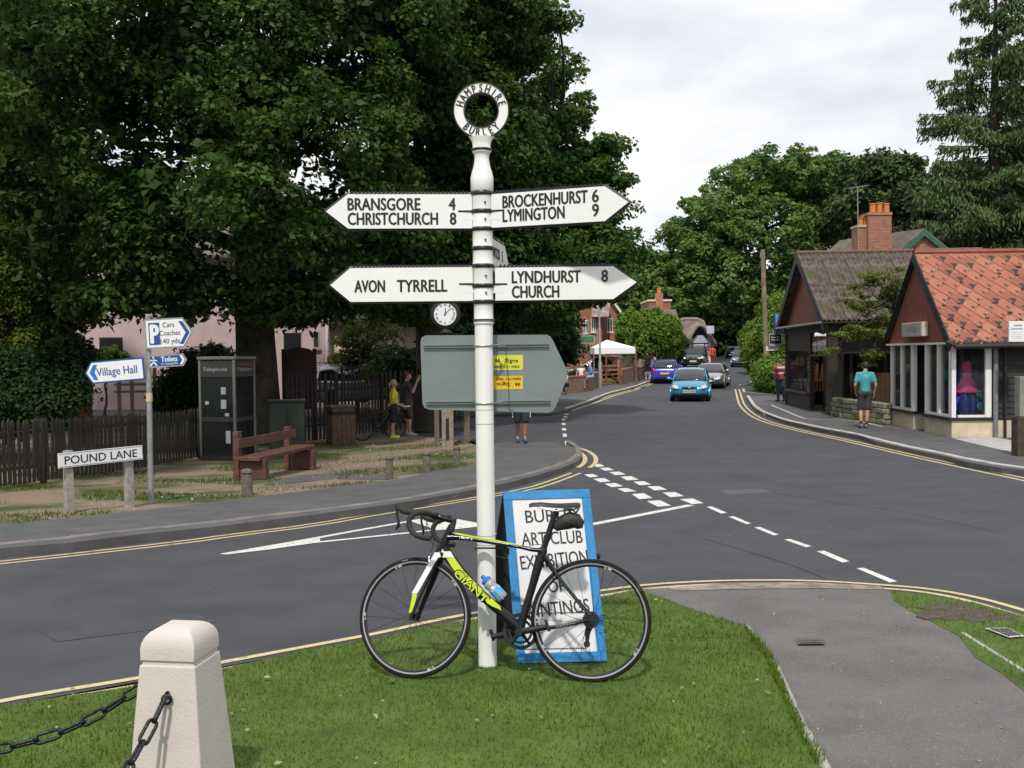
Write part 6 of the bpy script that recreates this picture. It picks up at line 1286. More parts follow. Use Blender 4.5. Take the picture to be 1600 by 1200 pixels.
# canopy tent
yc_ = 61.0; og = gp(Q(960, 600, yc_).x, yc_); t = thing('white_canopy', 'white party canopy with peaked roof and deep valance behind the wooden gate', 'canopy', og); g = lambda u, v, y: Q(u, v, y) - og; m_cv = M('canvas_white', (.82, .82, .84), .7, var=.02)
x0, x1 = g(928, 545, yc_).x, g(993, 545, yc_).x; ze_ = g(960, 543, yc_).z; zp_ = g(948, 531, yc_ + 1.5).z; zv = g(960, 553, yc_).z; pk_ = Vector((g(948, 531, yc_ + 1.5).x, 1.5, zp_)); c4 = [Vector((x0, 0, ze_)), Vector((x1, 0, ze_)), Vector((x1, 3, ze_)), Vector((x0, 3, ze_))]
MB().add(c4 + [pk_], [(0, 1, 4), (1, 2, 4), (2, 3, 4), (3, 0, 4)]).build('roof', m_cv, t)
for i in range(4): p, q = c4[i], c4[(i + 1) % 4]; dz_ = Vector((0, 0, zv - ze_)); mb = MB(); mb.add([p, q, q + dz_, p + dz_], [(0, 1, 2, 3)]); mb.build('valance', m_cv, t); MB().cyl(p, Vector((p.x, p.y, 0)), .03).build('leg', m_galv, t)
# trellis, gate, walls
ya_ = 58.5; og = gp(Q(978, 600, ya_).x, ya_); t = thing('trellis_fence', 'low fence with diagonal lattice and white scalloped cloth between gate and pub corner', 'fence', og); g = lambda u, v: Q(u, v, ya_) - og; mb = MB(); a, b = g(946, 580), g(994, 556)
for k in range(-8, 16):
    for s_ in (1, -1):
        x = a.x + k * .16; hh = b.z - a.z; x2 = x + s_ * hh
        if min(x, x2) > a.x - .01 and max(x, x2) < b.x: mb.cyl((x, 0, a.z), (x2, 0, b.z), .012, n=4, caps=False)
mb.build('lattice', m_rf, t)['kind'] = 'stuff'
for u in (947, 969, 994): q = g(u, 553); MB().box((q.x, 0, q.z / 2), (.09, .09, q.z)).build('fence_post', M('post_red_brown', (.16, .06, .04), .7), t)
q0, q1 = g(946, 553.5), g(995, 553.5); MB().box(((q0.x + q1.x) / 2, 0, q0.z), (q1.x - q0.x, .06, .06)).build('top_rail', MATS['post_red_brown'], t)
ga, gb_ = P(939, 603, .1), P(967, 598.5, .1); m_gate = M('gate_orange_wood', (.48, .22, .08), .6, var=.15, scale=4); d = Vector((gb_.x - ga.x, gb_.y - ga.y, 0)); t = thing('five_bar_gate', 'orange stained five bar wooden gate beside the lamp post', 'gate', ga, atan2(d.y, d.x)); L = d.length; H = Q(953, 570, (ga.y + gb_.y) / 2).z - ga.z
for i in range(5): MB().box((L / 2, 0, .12 + (H - .18) * i / 4), (L, .04, .10)).build('bar', m_gate, t)
mb = MB(); mb.tube([(0.05, -.035, H - .05), (L - .05, -.035, .12)], .04, 4); mb.build('brace', m_gate, t)
for x in (0, L): MB().box((x, 0, (H + .25) / 2), (.16, .16, H + (.3 if x else .05)), top=(.8, .8)).build('gate_post', m_gate, t)
def brick_wall(label, pts, h, mat, th=.24, cop=True):
    t = thing('brick_wall', label, 'wall', pts[0])
    for a, b in zip(pts[:-1], pts[1:]):
        d = Vector((b.x - a.x, b.y - a.y, 0)); T = Matrix.Translation((a - pts[0]) + Vector((0, 0, 0))) @ Matrix.Rotation(atan2(d.y, d.x), 4, 'Z'); L = d.length; sh = (b.z - a.z)
        mb = MB(); vs = [(0, -th / 2, -.1), (L, -th / 2, sh - .1), (L, th / 2, sh - .1), (0, th / 2, -.1), (0, -th / 2, h), (L, -th / 2, h + sh), (L, th / 2, h + sh), (0, th / 2, h)]; mb.add(vs, [(3, 2, 1, 0), (4, 5, 6, 7), (0, 1, 5, 4), (1, 2, 6, 5), (2, 3, 7, 6), (3, 0, 4, 7)], T); mb.build('wall', mat, t)
        if cop: mb = MB(); vs = [(x, y * 1.2, z + .002 + (h if z_ == 0 else h) + (sh if x > 0 else 0)) for x, y, z, z_ in [(0, -th / 2, 0, 0), (L, -th / 2, 0, 0), (L, th / 2, 0, 0), (0, th / 2, 0, 0), (0, -th / 2, .07, 1), (L, -th / 2, .07, 1), (L, th / 2, .07, 1), (0, th / 2, .07, 1)]]; mb.add(vs, [(3, 2, 1, 0), (4, 5, 6, 7), (0, 1, 5, 4), (1, 2, 6, 5), (2, 3, 7, 6), (3, 0, 4, 7)], T); mb.build('coping', M('coping_red', (.36, .13, .07), .8, var=.15), t)
    return t
m_bw2 = brickmat('brick_brown', (.20, .12, .08), (.15, .085, .06), (.28, .23, .18))
brick_wall('low brick garden wall with red coping on which the women gather, left of the lamp post', [P(880, 615, .1), P(911, 612, .1), P(935, 604, .1)], .78, m_bw2)
brick_wall('low brick wall between the wooden gate and the parked blue car', [P(970, 600.5, .1), P(986, 596.5, .1), P(1004, 592, .1)], .82, m_bw2)
a = P(986, 596.5, .1); t = thing('planter_boards', 'row of short rounded boards with plants above the brick wall right of the gate', 'planter', a + Vector((0, .3, .8)))
for i in range(5): MB().prism([(-.13, 0), (.13, 0), (.13, .35), (.09, .48), (0, .54), (-.09, .48), (-.13, .35)], -.02, .02, Matrix.Translation((-.55 + i * .3, .1 * i, .05)) @ FZ).build('board', m_rf, t)
# lamp post
a = P(938, 606.5, .1); t = thing('lamp_post', 'slim grey steel lamp post at the pavement edge in front of the brick house', 'lamp post', a); H = Q(934, 452, a.y).z - a.z; MB().tube([(0, 0, -.1), (0, 0, 1.4), (0, 0, 1.5), (-.03, 0, H)], [.10, .10, .065, .05], 10).build('pole', m_galv, t, smooth=True); mb = MB(); mb.tube([(-.03, 0, H - .05), (-.03, -.3, H + .08), (-.03, -.6, H + .1)], .03, 6); mb.build('arm', m_galv, t); MB().ell((-.03, -.8, H + .08), (.10, .28, .07), 10, 6).build('lantern', m_grey, t, smooth=True)
# house with chimney behind the clipped bush
yh2 = 88; og = gp(Q(1030, 600, yh2).x, yh2); t = thing('brick_cottage', 'brick cottage whose orange chimney rises above the clipped round bush', 'house', og); box_px(1014, 470, 1048, 575, yh2, 5, 'wall', m_bk, t, og); c = box_px(1025, 458, 1036, 486, yh2 - .2, .8, 'chimney_stack', m_bk2, t, og); a, b = Q(1030.5, 458, yh2), Q(1030.5, 449, yh2); MB().lathe([(.2, 0), (.16, b.z - a.z)], 10, Matrix.Translation(a - og + Vector((0, .2, 0)))).build('chimney_pot', m_pot, c)
box_px(1012, 467.5, 1050, 471, yh2 - .1, 5.2, 'coping', m_crm, t, og)
yh3 = 84; og = gp(Q(1045, 600, yh3).x, yh3); t = thing('orange_cottage', 'sunlit orange brick cottage wall between the round bush and the thatched cottage', 'house', og); box_px(1036, 512, 1062, 575, yh3, 5, 'wall', brickmat('brick_bright', (.55, .24, .12), (.46, .19, .10), (.5, .38, .28)), t, og); win_px(t, 1035, 543, 1046.5, 556, yh3 - .05, og, m_wf, 0); mb = MB(); q0, q1 = Q(1030, 512, yh3) - og, Q(1064, 505, yh3) - og; slab(mb, q0 + Vector((0, -.3, 0)), Vector((q1.x, -.3, q0.z)), Vector((q1.x, 2.6, q0.z + 1.6)), q0 + Vector((0, 2.6, 1.6)), Vector((0, 0, -.12))); mb.build('roof', m_slate, t)
# thatched cottage
yt_ = 97.0; og = gp(Q(1090, 600, yt_).x, yt_); t = thing('thatched_cottage', 'small white timbered cottage under a rounded grey thatched roof beside the road', 'cottage', og); g = lambda u, v, dy=0: Q(u, v, yt_ + dy) - og
m_th = M('thatch', (.25, .20, .16), .95, var=.22, scale=2.5, bump=.9, bscale=25, detail=8); m_ww = M('wall_whitewash', (.74, .73, .74), .8, var=.04)
a, b = g(1077, 578), g(1111, 538); MB().box(((a.x + b.x) / 2, 2.5, b.z / 2 + .3), (b.x - a.x, 5, b.z + .6)).build('wall', m_ww, t)
def loft(rows, mat, name, par, smooth=True):
    mb = MB(); n = len(rows[0]); vs = [p for r in rows for p in r]; mb.add(vs, [(i * n + k, i * n + k + 1, (i + 1) * n + k + 1, (i + 1) * n + k) for i in range(len(rows) - 1) for k in range(n - 1)]); o = mb.build(name, mat, par, smooth=smooth, angle=60)
    md = o.modifiers.new('thick', 'SOLIDIFY'); md.thickness = .3; md.offset = 1; return o
mr = []
for dy, zl in ((1.2, 1.0), (2.5, .97), (6.0, .97), (9.0, .9)): mr.append([g(1052, 552, 0) + Vector((0, dy, -.1)), g(1056, 535) + Vector((0, dy, 0)), g(1060, 512) + Vector((0, dy, 0)), g(1064, 502) + Vector((0, dy, 0)), g(1074, 500) + Vector((0, dy, 0)), g(1092, 500) + Vector((0, dy, 0)), g(1100, 503) + Vector((0, dy, 0)), g(1104, 512) + Vector((0, dy, 0)), g(1110, 528) + Vector((0, dy, 0)), g(1115, 540) + Vector((0, dy, 0))])
loft(mr, m_th, 'thatched_roof', t); mb = MB(); mb.add(mr[0][:], [tuple(range(len(mr[0])))]); mb.build('roof_end', m_th, t)
fr_ = [[g(1071, 545) + Vector((0, d_, 0)), g(1076, 532) + Vector((0, d_, 0)), g(1083, 519) + Vector((0, d_, 0)), g(1088, 512) + Vector((0, d_, 0)), g(1092, 510) + Vector((0, d_, 0)), g(1097, 513) + Vector((0, d_, 0)), g(1103, 522) + Vector((0, d_, 0)), g(1109, 532) + Vector((0, d_, 0)), g(1114, 541) + Vector((0, d_, 0))] for d_ in (-.9, 1.5, 4)]
loft(fr_, m_th, 'porch_thatch', t); MB().add([g(1080, 536) + Vector((0, -.35, 0)), g(1107, 536) + Vector((0, -.35, 0)), g(1099, 524) + Vector((0, -.35, 0)), g(1087, 524) + Vector((0, -.35, 0))], [(0, 1, 2, 3)]).build('gable_panel', M('gable_lilac', (.40, .42, .50), .7), t)
box_px(1079, 535, 1108, 577, yt_ - .3, .25, 'front_wall', m_ww, t, og); win_px(t, 1084, 539, 1091.5, 545, yt_ - .33, og, m_wf, 1, False); win_px(t, 1092.5, 539, 1100, 545, yt_ - .33, og, m_wf, 1, False)
for u0, v0, u1, v1 in ((1082.5, 536, 1084, 576), (1100.5, 536, 1102, 576), (1079, 535.5, 1107, 537.3), (1084, 546, 1100, 547.2)): box_px(u0, v0, u1, v1, yt_ - .36, .08, 'timber', m_blk, t, og)
for i in range(8): box_px(1103, 541 + i * 4.2, 1107.5 + (i % 2), 543.3 + i * 4.2, yt_ - .34, .06, 'brick_quoin', m_bk, t, og)
t, w, h = flat_sign('hanging_sign', 'pale lilac hanging sign at the right of the thatched roof', 1104.5, 509, 1115.5, 521, yt_ - 1.5, M('sign_lilac', (.45, .48, .62), .5), 'hanging sign', m_sw); MB().cyl((w / 2 - .05, 0, -h / 2), (w / 2 - .05, 0, -4.6), .04).build('post', m_blk, t)
og = gp(Q(1020, 600, 76).x, 76); t = thing('garden_shed', 'grey roofed low shop front with pale wall behind the man in black', 'shed', og); box_px(1000, 557, 1030, 590, 76, 3, 'wall', m_ww, t, og); mb = MB(); q0, q1 = Q(998, 556, 76) - og, Q(1026, 545, 76) - og; slab(mb, q0 + Vector((0, -.8, 0)), Vector((q1.x, -.8, q0.z)), Vector((q1.x, 2, q1.z)), Vector((q0.x, 2, q1.z)), Vector((0, 0, -.08))); mb.build('roof', M('roof_blue_grey', (.14, .17, .20), .6), t)
# ------------------------------------------------------------ vehicles
m_cg = M('car_glass', (.012, .016, .02), .03, var=.02, spec=1.0); m_tr = M('car_tyre', (.015, .015, .015), .9); m_hl = M('headlamp', (.6, .62, .64), .08, metal=.5, var=.2, scale=25, spec=1.0); m_tl = M('tail_lamp', (.45, .01, .015), .15, var=.1, spec=.8)
m_pl = M('plate_white', (.6, .6, .58), .5, var=.02); m_py = M('plate_yellow', (.6, .48, .08), .5, var=.02); m_ctr = M('car_trim', (.015, .015, .016), .5); m_chr = M('chrome', (.7, .7, .7), .12, metal=1.0, var=.02)
def paint(name, c, metal=.35): return M('paint_' + name, c, .22, metal=metal, var=.02, coat=.8)
def vloft(name, secs, mat, par, sub=1, mats=None, matf=None, ang=50):
    n = len(secs[0]); full = []
    for s in secs: full.append([(x, y, z) for x, y, z in s] + [(x, -y, z) for x, y, z in s[::-1] if y > 1e-6])
    m = len(full[0]); mb = MB(); vs = [p for r in full for p in r]; fs = []
    for i in range(len(full) - 1):
        for k in range(m): fs.append((i * m + k, (i + 1) * m + k, (i + 1) * m + (k + 1) % m, i * m + (k + 1) % m))
    fs += [tuple(range(m)), tuple(range((len(full) - 1) * m, len(full) * m))[::-1]]; mb.add(vs, fs)
    me = mb.mesh(name); me.materials.append(mat)
    if mats:
        for q in mats: me.materials.append(q)
        for i, p in enumerate(me.polygons):
            if i < (len(full) - 1) * m: p.material_index = matf(i // m, i % m, m)
    me.polygons.foreach_set('use_smooth', [True] * len(me.polygons)); o = link(name, me, par)
    if sub: md = o.modifiers.new('smooth', 'SUBSURF'); md.levels = sub; md.render_levels = sub
    return o
def car(name, label, pos, heading, mat, kind='hatch', sc=(1, 1, 1), front=True, plate=None, group=None, detail=True):
    """heading: world direction angle (deg) of the bonnet"""
    t = thing(name, label, 'car', pos, R(heading), group); SL_, SW, SH = sc; S = lambda x, y, z: (x * SL_, y * SW, z * SH)
    def sec(x, zb, zt, w, crown=.03, tuck=.90):
        h = zt - zb; return [S(x, 0, zb), S(x, w * .75, zb), S(x, w * .95, zb + .04), S(x, w * 1.0, zb + h * .35), S(x, w * .995, zb + h * .62), S(x, w * .96, zb + h * .86), S(x, w * tuck, zt - .01), S(x, w * .6, zt + crown * .8), S(x, 0, zt + crown)]
    B = {'hatch': [(-1.98, .42, .72, .62), (-1.93, .28, .90, .76), (-1.75, .22, .98, .83), (-1.2, .18, .96, .86), (-.4, .18, .93, .86), (.5, .18, .92, .86), (1.0, .18, .93, .855), (1.3, .19, .86, .84), (1.62, .21, .77, .80), (1.85, .24, .68, .73), (1.97, .34, .58, .60)],
         'coupe': [(-2.2, .42, .78, .62), (-2.12, .26, .88, .78), (-1.8, .20, .90, .86), (-1.1, .16, .86, .88), (-.2, .16, .84, .88), (.6, .16, .84, .88), (1.1, .17, .82, .875), (1.6, .18, .74, .85), (2.0, .20, .66, .78), (2.18, .26, .58, .68), (2.24, .36, .50, .56)],
         'estate': [(-2.2, .42, .75, .66), (-2.14, .28, .92, .80), (-1.95, .22, .98, .85), (-1.1, .18, .96, .87), (-.2, .18, .94, .87), (.7, .18, .93, .87), (1.1, .18, .92, .865), (1.5, .19, .85, .85), (1.85, .21, .76, .80), (2.1, .24, .68, .72), (2.2, .34, .58, .60)],
         'suv': [(-2.15, .52, .9, .72), (-2.1, .38, 1.12, .84), (-1.9, .32, 1.16, .90), (-1.1, .30, 1.14, .91), (-.2, .30, 1.12, .91), (.7, .30, 1.12, .91), (1.0, .30, 1.14, .91), (1.5, .30, 1.10, .90), (1.9, .32, 1.02, .87), (2.1, .36, .92, .80), (2.18, .46, .80, .70)]}[kind]
    C = {'hatch': [(-1.90, .93, .95, .74, .70), (-1.74, .93, 1.22, .78, .60), (-1.52, .93, 1.42, .80, .585), (-.9, .92, 1.475, .81, .60), (-.1, .91, 1.48, .81, .61), (.30, .91, 1.43, .80, .60), (.85, .91, 1.14, .79, .66), (1.16, .90, .925, .76, .70)],
         'coupe': [(-1.7, .86, .88, .74, .66), (-1.2, .84, 1.12, .78, .60), (-.7, .83, 1.27, .80, .58), (-.1, .83, 1.30, .80, .58), (.25, .83, 1.26, .80, .58), (.75, .83, 1.04, .79, .64), (1.15, .82, .845, .76, .68)],
         'estate': [(-2.08, .94, .96, .78, .72), (-1.98, .94, 1.2, .80, .64), (-1.80, .93, 1.44, .80, .60), (-1.0, .92, 1.49, .81, .62), (-.1, .91, 1.49, .81, .62), (.35, .91, 1.44, .80, .61), (.95, .90, 1.14, .79, .66), (1.30, .90, .92, .76, .70)],
         'suv': [(-2.02, 1.12, 1.15, .82, .78), (-1.97, 1.12, 1.5, .84, .72), (-1.85, 1.12, 1.78, .84, .68), (-1.0, 1.11, 1.84, .85, .70), (.0, 1.10, 1.84, .85, .70), (.35, 1.10, 1.78, .84, .69), (.75, 1.10, 1.42, .83, .74), (1.02, 1.10, 1.13, .80, .76)]}[kind]
    vloft('body', [sec(*b) for b in B], mat, t)
    secs = [[S(x, 0, z0 - .02), S(x, w0, z0 - .02), S(x, w0 * .995, z0 + .02), S(x, w0 + (w1 - w0) * .85, z1 - .09 if z1 - z0 > .15 else z1 - .015), S(x, w1, z1 - .02 if z1 - z0 > .15 else z1 - .01), S(x, w1 * .7, z1 + .012), S(x, 0, z1 + .018)] for x, z0, z1, w0, w1 in C]
    nC = len(C)
    def mf(i, k, m): kk = min(k, m - 1 - k); return 1 if (kk >= 3 and kk <= 6 and 2 <= i <= nC - 4) or (kk == 3 and 1 <= i <= nC - 3) else 0
    vloft('cabin', secs, m_cg, t, mats=[mat], matf=mf)
    for s in (-1, 1):            # pillars over the glass
        a = C[nC - 3]; b = C[-1]; P0 = Vector(S(a[0], s * (a[4] + .02), a[2] - .03)); P1 = Vector(S(b[0] - .02, s * (b[3] + .0), b[2] + .0)); MB().tube([P0, P1], .032, 6).build('pillar', mat, t, smooth=True)
        a = C[2]; b = C[0]; P0 = Vector(S(a[0], s * (a[4] + .02), a[2] - .03)); P1 = Vector(S(b[0] + .02, s * (b[3] + .02), b[2])); MB().tube([P0, P1], .045, 6).build('pillar', mat, t, smooth=True)
        bx = (C[2][0] + C[nC - 3][0]) / 2 - .1; MB().tube([S(bx, s * (C[3][4] + .03), C[3][2] - .06), S(bx - .03, s * (C[3][3] + .015), C[3][1])], .03, 6).build('pillar', m_ctr, t)
    fx_, rx = B[-1][0], B[0][0]; zs_ = B[6][2]; wb = B[5][3]; rw_ = .31 if kind != 'suv' else .37
    for x in (fx_ - .78, rx + .74):
        for s in (-1, 1):
            w = MB(); c = S(x, 0, 0); cx = x * SL_; yo = s * (wb * SW + .004)
            w.lathe([(rw_ * .62, -.10), (rw_ * .96, -.09), (rw_, -.05), (rw_, .05), (rw_ * .96, .10), (rw_ * .66, .105)], 24, Matrix.Translation((cx, yo - s * .09, rw_)) @ Matrix.Rotation(-s * pi / 2, 4, 'X')); o = w.build('wheel', m_tr, t, smooth=True)
            w = MB(); w.lathe([(.001, .07), (rw_ * .15, .085), (rw_ * .2, .06), (rw_ * .64, .075), (rw_ * .68, .098)], 24, Matrix.Translation((cx, yo - s * .09, rw_)) @ Matrix.Rotation(-s * pi / 2, 4, 'X'), caps=False); w.build('rim', m_alu, o, smooth=True)
            w = MB(); w.tube([(cx + (rw_ + .035) * cos(k), yo - s * .02, rw_ + (rw_ + .035) * sin(k)) for k in np.linspace(-.25, pi + .25, 14)], .032, 6); w.build('wheel_arch', m_ctr if kind == 'suv' else mat, t, smooth=True)
            w = MB(); w.cyl((cx, yo - s * .10, rw_), (cx, yo - s * .006, rw_), rw_ + .035, n=24); w.build('arch_liner', m_ctr, t)
    ff = B[-1]; f2 = B[-2]
    if detail:
        for s in (-1, 1):
            mb = MB(); mb.ell((0, 0, 0), (.20, .17, .085), 12, 8, Matrix.Translation(S(f2[0] - .06, s * (f2[3] - .13), f2[2] - .045)) @ Matrix.Rotation(s * -.5, 4, 'Z') @ Matrix.Rotation(.35, 4, 'Y')); mb.build('headlight', m_hl, t, smooth=True)
            mb = MB(); mb.ell((0, 0, 0), (.06, .10, .05), 10, 6, Matrix.Translation(S(ff[0] - .06, s * (ff[3] - .02), .36 + (ff[1] - .34)))); mb.build('fog_lamp', m_ctr, t, smooth=True)
            r2 = B[1]; mb = MB(); mb.ell((0, 0, 0), (.07, .10, .15), 10, 8, Matrix.Translation(S(r2[0] + .03, s * (r2[3] - .10), r2[2] - .10)));
            if kind == 'estate': mb.ell((0, 0, 0), (.05, .05, .28), 10, 8, Matrix.Translation(S(r2[0] + .14, s * (r2[3] - .10), r2[2] + .22)))
            mb.build('tail_light', m_tl, t, smooth=True)
            q = Vector(S(C[-2][0] + .05, s * (C[-2][3] + .03), C[-2][1] + .06)); mb = MB(); mb.ell(q + Vector((0, s * .13, .03)), (.06, .11, .075), 10, 6); mb.cyl(q, q + Vector((0, s * .08, .02)), .02, n=6); mb.build('mirror', mat, t, smooth=True)
        mb = MB(); mb.ell((0, 0, 0), (.05, .36, .055), 16, 6, Matrix.Translation(S(ff[0] - .02, 0, (ff[2] + .035)))); mb.build('grille', m_ctr, t, smooth=True)
        mb = MB(); mb.tube([S(ff[0] - .035, y, ff[2] + .035 - .03 * (1 - (y / .34) ** 2)) for y in np.linspace(-.34, .34, 9)], .014, 6); mb.ell(S(ff[0] + .035, 0, ff[2] + .03), (.02, .055, .05), 10, 6); mb.build('grille_bar', m_chr, t, smooth=True)
        mb = MB(); mb.ell((0, 0, 0), (.06, .50, .065), 16, 6, Matrix.Translation(S(ff[0] - .03, 0, ff[1] - .0))); mb.build('lower_intake', m_ctr, t, smooth=True)
    o = MB().box(S(ff[0] + .035, 0, (ff[1] + ff[2]) / 2 - .01), (.012, .52, .115)).build('number_plate', m_pl, t)
    Rr = B[0]; o2 = MB().box(S(Rr[0] - .03, 0, (Rr[1] + Rr[2]) / 2 + .06), (.012, .52, .115)).build('number_plate', m_py, t)
    if plate:
        mb = MB(); T = frame3(Vector(S(ff[0] + .035, 0, (ff[1] + ff[2]) / 2 - .01)) + Vector((.008, 0, -.035)), (0, 1, 0), (0, 0, 1)); add_text(mb, plate, T, .075, .44, x=0, align='C', weight=.03); mb.build('plate_lettering', m_ltr, o)
    MB().box(S(0, 0, .17), (3.2 * SL_, 1.3 * SW, .06)).build('underbody', m_ctr, t)
    mb = MB(); q = S(C[-2][0], 0, C[-2][1])
    for s in (-1, 1):            # seats seen through the glass are dark humps behind the screen
        mb.tube([S(C[-3][0] - .2, s * .36, C[-3][1] - .1), S(C[-3][0] - .3, s * .36, C[-3][2] - .12)], [.2, .13], 8)
    mb.build('seats', m_ctr, t)
    return t
def carpos(u, v, back=0): p = P(u, v, .005); return p + Vector((p.x / p.y, 1, 0)) * back
def facing(pos, deg=0): return math.degrees(atan2(-pos.y, -pos.x)) + deg
p = carpos(1080, 628, 2.0); blue = car('hatchback_car', 'bright turquoise blue hatchback driving towards the camera, nearest car on the road', p, -102, paint('turquoise', (.03, .27, .44)), 'hatch', plate='HX58 OBU')
p = carpos(1112, 608, 2.2); car('coupe_car', 'silver grey saloon following close behind the turquoise hatchback', p, -107, paint('silver', (.30, .29, .28), .6), 'coupe', sc=(1, 1, 1.08))
p = carpos(1040, 600, 1.9); car('hatchback_car', 'violet blue hatchback parked at the left kerb with its tail towards the camera', p, 80, paint('violet_blue', (.07, .08, .50)), 'hatch')
p = carpos(1050, 590); car('hatchback_car', 'pale silver car parked just ahead of the violet blue hatchback', p + Vector((.2, 3.6, 0)), 76, paint('pale_silver', (.45, .46, .48), .5), 'hatch')
p = carpos(1072, 579); car('hatchback_car', 'bright red car parked beyond the violet blue hatchback', p + Vector((-.9, 2, 0)), 72, paint('red', (.50, .015, .03)), 'hatch')
p = carpos(1086, 577, 2.2); car('pickup_car', 'tall black four wheel drive car in front of the thatched cottage', p, -104, paint('black', (.015, .015, .017), .2), 'suv')
p = carpos(1160, 574, 2.2); car('saloon_car', 'blue grey silver car driving towards the camera beside the hedge', p, -103, paint('blue_grey', (.17, .21, .28), .5), 'hatch', sc=(1.05, 1.02, .98))
p = carpos(1164, 567.5); car('saloon_car', 'silver car close behind the blue grey car beside the hedge', p + Vector((.4, 2.8, 0)), -104, paint('grey_silver', (.28, .29, .30), .5), 'estate')
p = carpos(1147, 560, 2.2); car('estate_car', 'dark car parked further up the road beyond the hedge side queue', p, 74, paint('dark_red_black', (.03, .015, .02)), 'estate')
p = carpos(1130, 555.5, 2.2); car('estate_car', 'dark green car coming down the far end of the road', p, -104, paint('dark_green', (.02, .045, .045)), 'estate')
p = carpos(1116, 552.8, 2.2); car('estate_car', 'small dark blue car furthest away at the end of the road', p, -106, paint('navy', (.02, .03, .06)), 'estate')
q = Q(936, 568, 63); car('estate_car', 'black car parked side on behind the wooden gate and white canopy', gp(q.x, 63.5, .08), 184, paint('black', (.015, .015, .017), .2), 'hatch')
q = Q(556, 568, 40.2); e = car('estate_car', 'silver estate car parked behind the dark picket fence at left', (q.x, 38.2, Q(556, 568, 38.2).z - 1.51), 48, paint('estate_silver', (.42, .43, .45), .5), 'estate')
mb = MB()
for s in (-1, 1): mb.tube([(-1.5, s * .58, 1.50), (-1.4, s * .58, 1.55), (.1, s * .58, 1.55), (.2, s * .58, 1.50)], .018, 6)
mb.build('roof_rails', m_ctr, e)
# parked bicycle by the litter bin: a darker copy of the road bicycle
b2 = copy_tree(bike); b2['label'] = 'dark bicycle with red details leaning on the fence right of the litter bin'; b2.name = 'bicycle'
q = P(565, 690, .1); m2 = Matrix.Rotation(R(28), 4, 'Z') @ Matrix.Rotation(R(-4), 4, 'X'); m_rd = M('frame_dark_red', (.16, .02, .015), .4)
b2.matrix_world = Matrix.Translation(q + Vector((0, .2, .336))) @ Matrix.Rotation(R(35), 4, 'Z')
def dark(o):
    for s in o.material_slots:
        if s.material in (m_lime, m_fw, MATS['bottle_blue'], MATS['cap_blue']): s.link = 'OBJECT'; s.material = m_rd if 'lettering' not in o.name else m_carb
    for c in o.children: dark(c)
dark(b2)
for c in list(b2.children):
    if c.name.startswith(('frame_pump', 'water_bottle', 'down_tube_lettering', 'top_tube_lettering', 'chain_stay_lettering', 'head_paint', 'bottle_cage')):
        for g_ in list(c.children): bpy.data.objects.remove(g_)
        bpy.data.objects.remove(c)
# ------------------------------------------------------------ people
m_sk = M('skin', (.42, .24, .17), .55, var=.06, scale=8); m_skd = M('skin_tanned', (.33, .17, .11), .55, var=.06, scale=8)
def capmesh(segs, vox, smooth=2, extra=None):
    """one continuous surface from tapered capsules, by voxel union"""
    mb = MB()
    for a, b, r0, r1 in segs:
        a = Vector(a); b = Vector(b)
        if (b - a).length < 1e-4: mb.ell(a, (r0, r0, r0), 12, 8); continue
        mb.cyl(a, b, r0, r1, 12); mb.ell(a, (r0, r0, r0), 12, 8); mb.ell(b, (r1, r1, r1), 12, 8)
    for c, r in (extra or []): mb.ell(c, r, 14, 10)
    me = mb.mesh('tmp'); o = bpy.data.objects.new('tmp', me); COL.objects.link(o)
    md = o.modifiers.new('r', 'REMESH'); md.mode = 'VOXEL'; md.voxel_size = vox; md.use_smooth_shade = True
    s = o.modifiers.new('s', 'SMOOTH'); s.iterations = smooth; s.factor = .5
    dg = bpy.context.evaluated_depsgraph_get(); ev = o.evaluated_get(dg); out = bpy.data.meshes.new_from_object(ev); bpy.data.objects.remove(o); return out
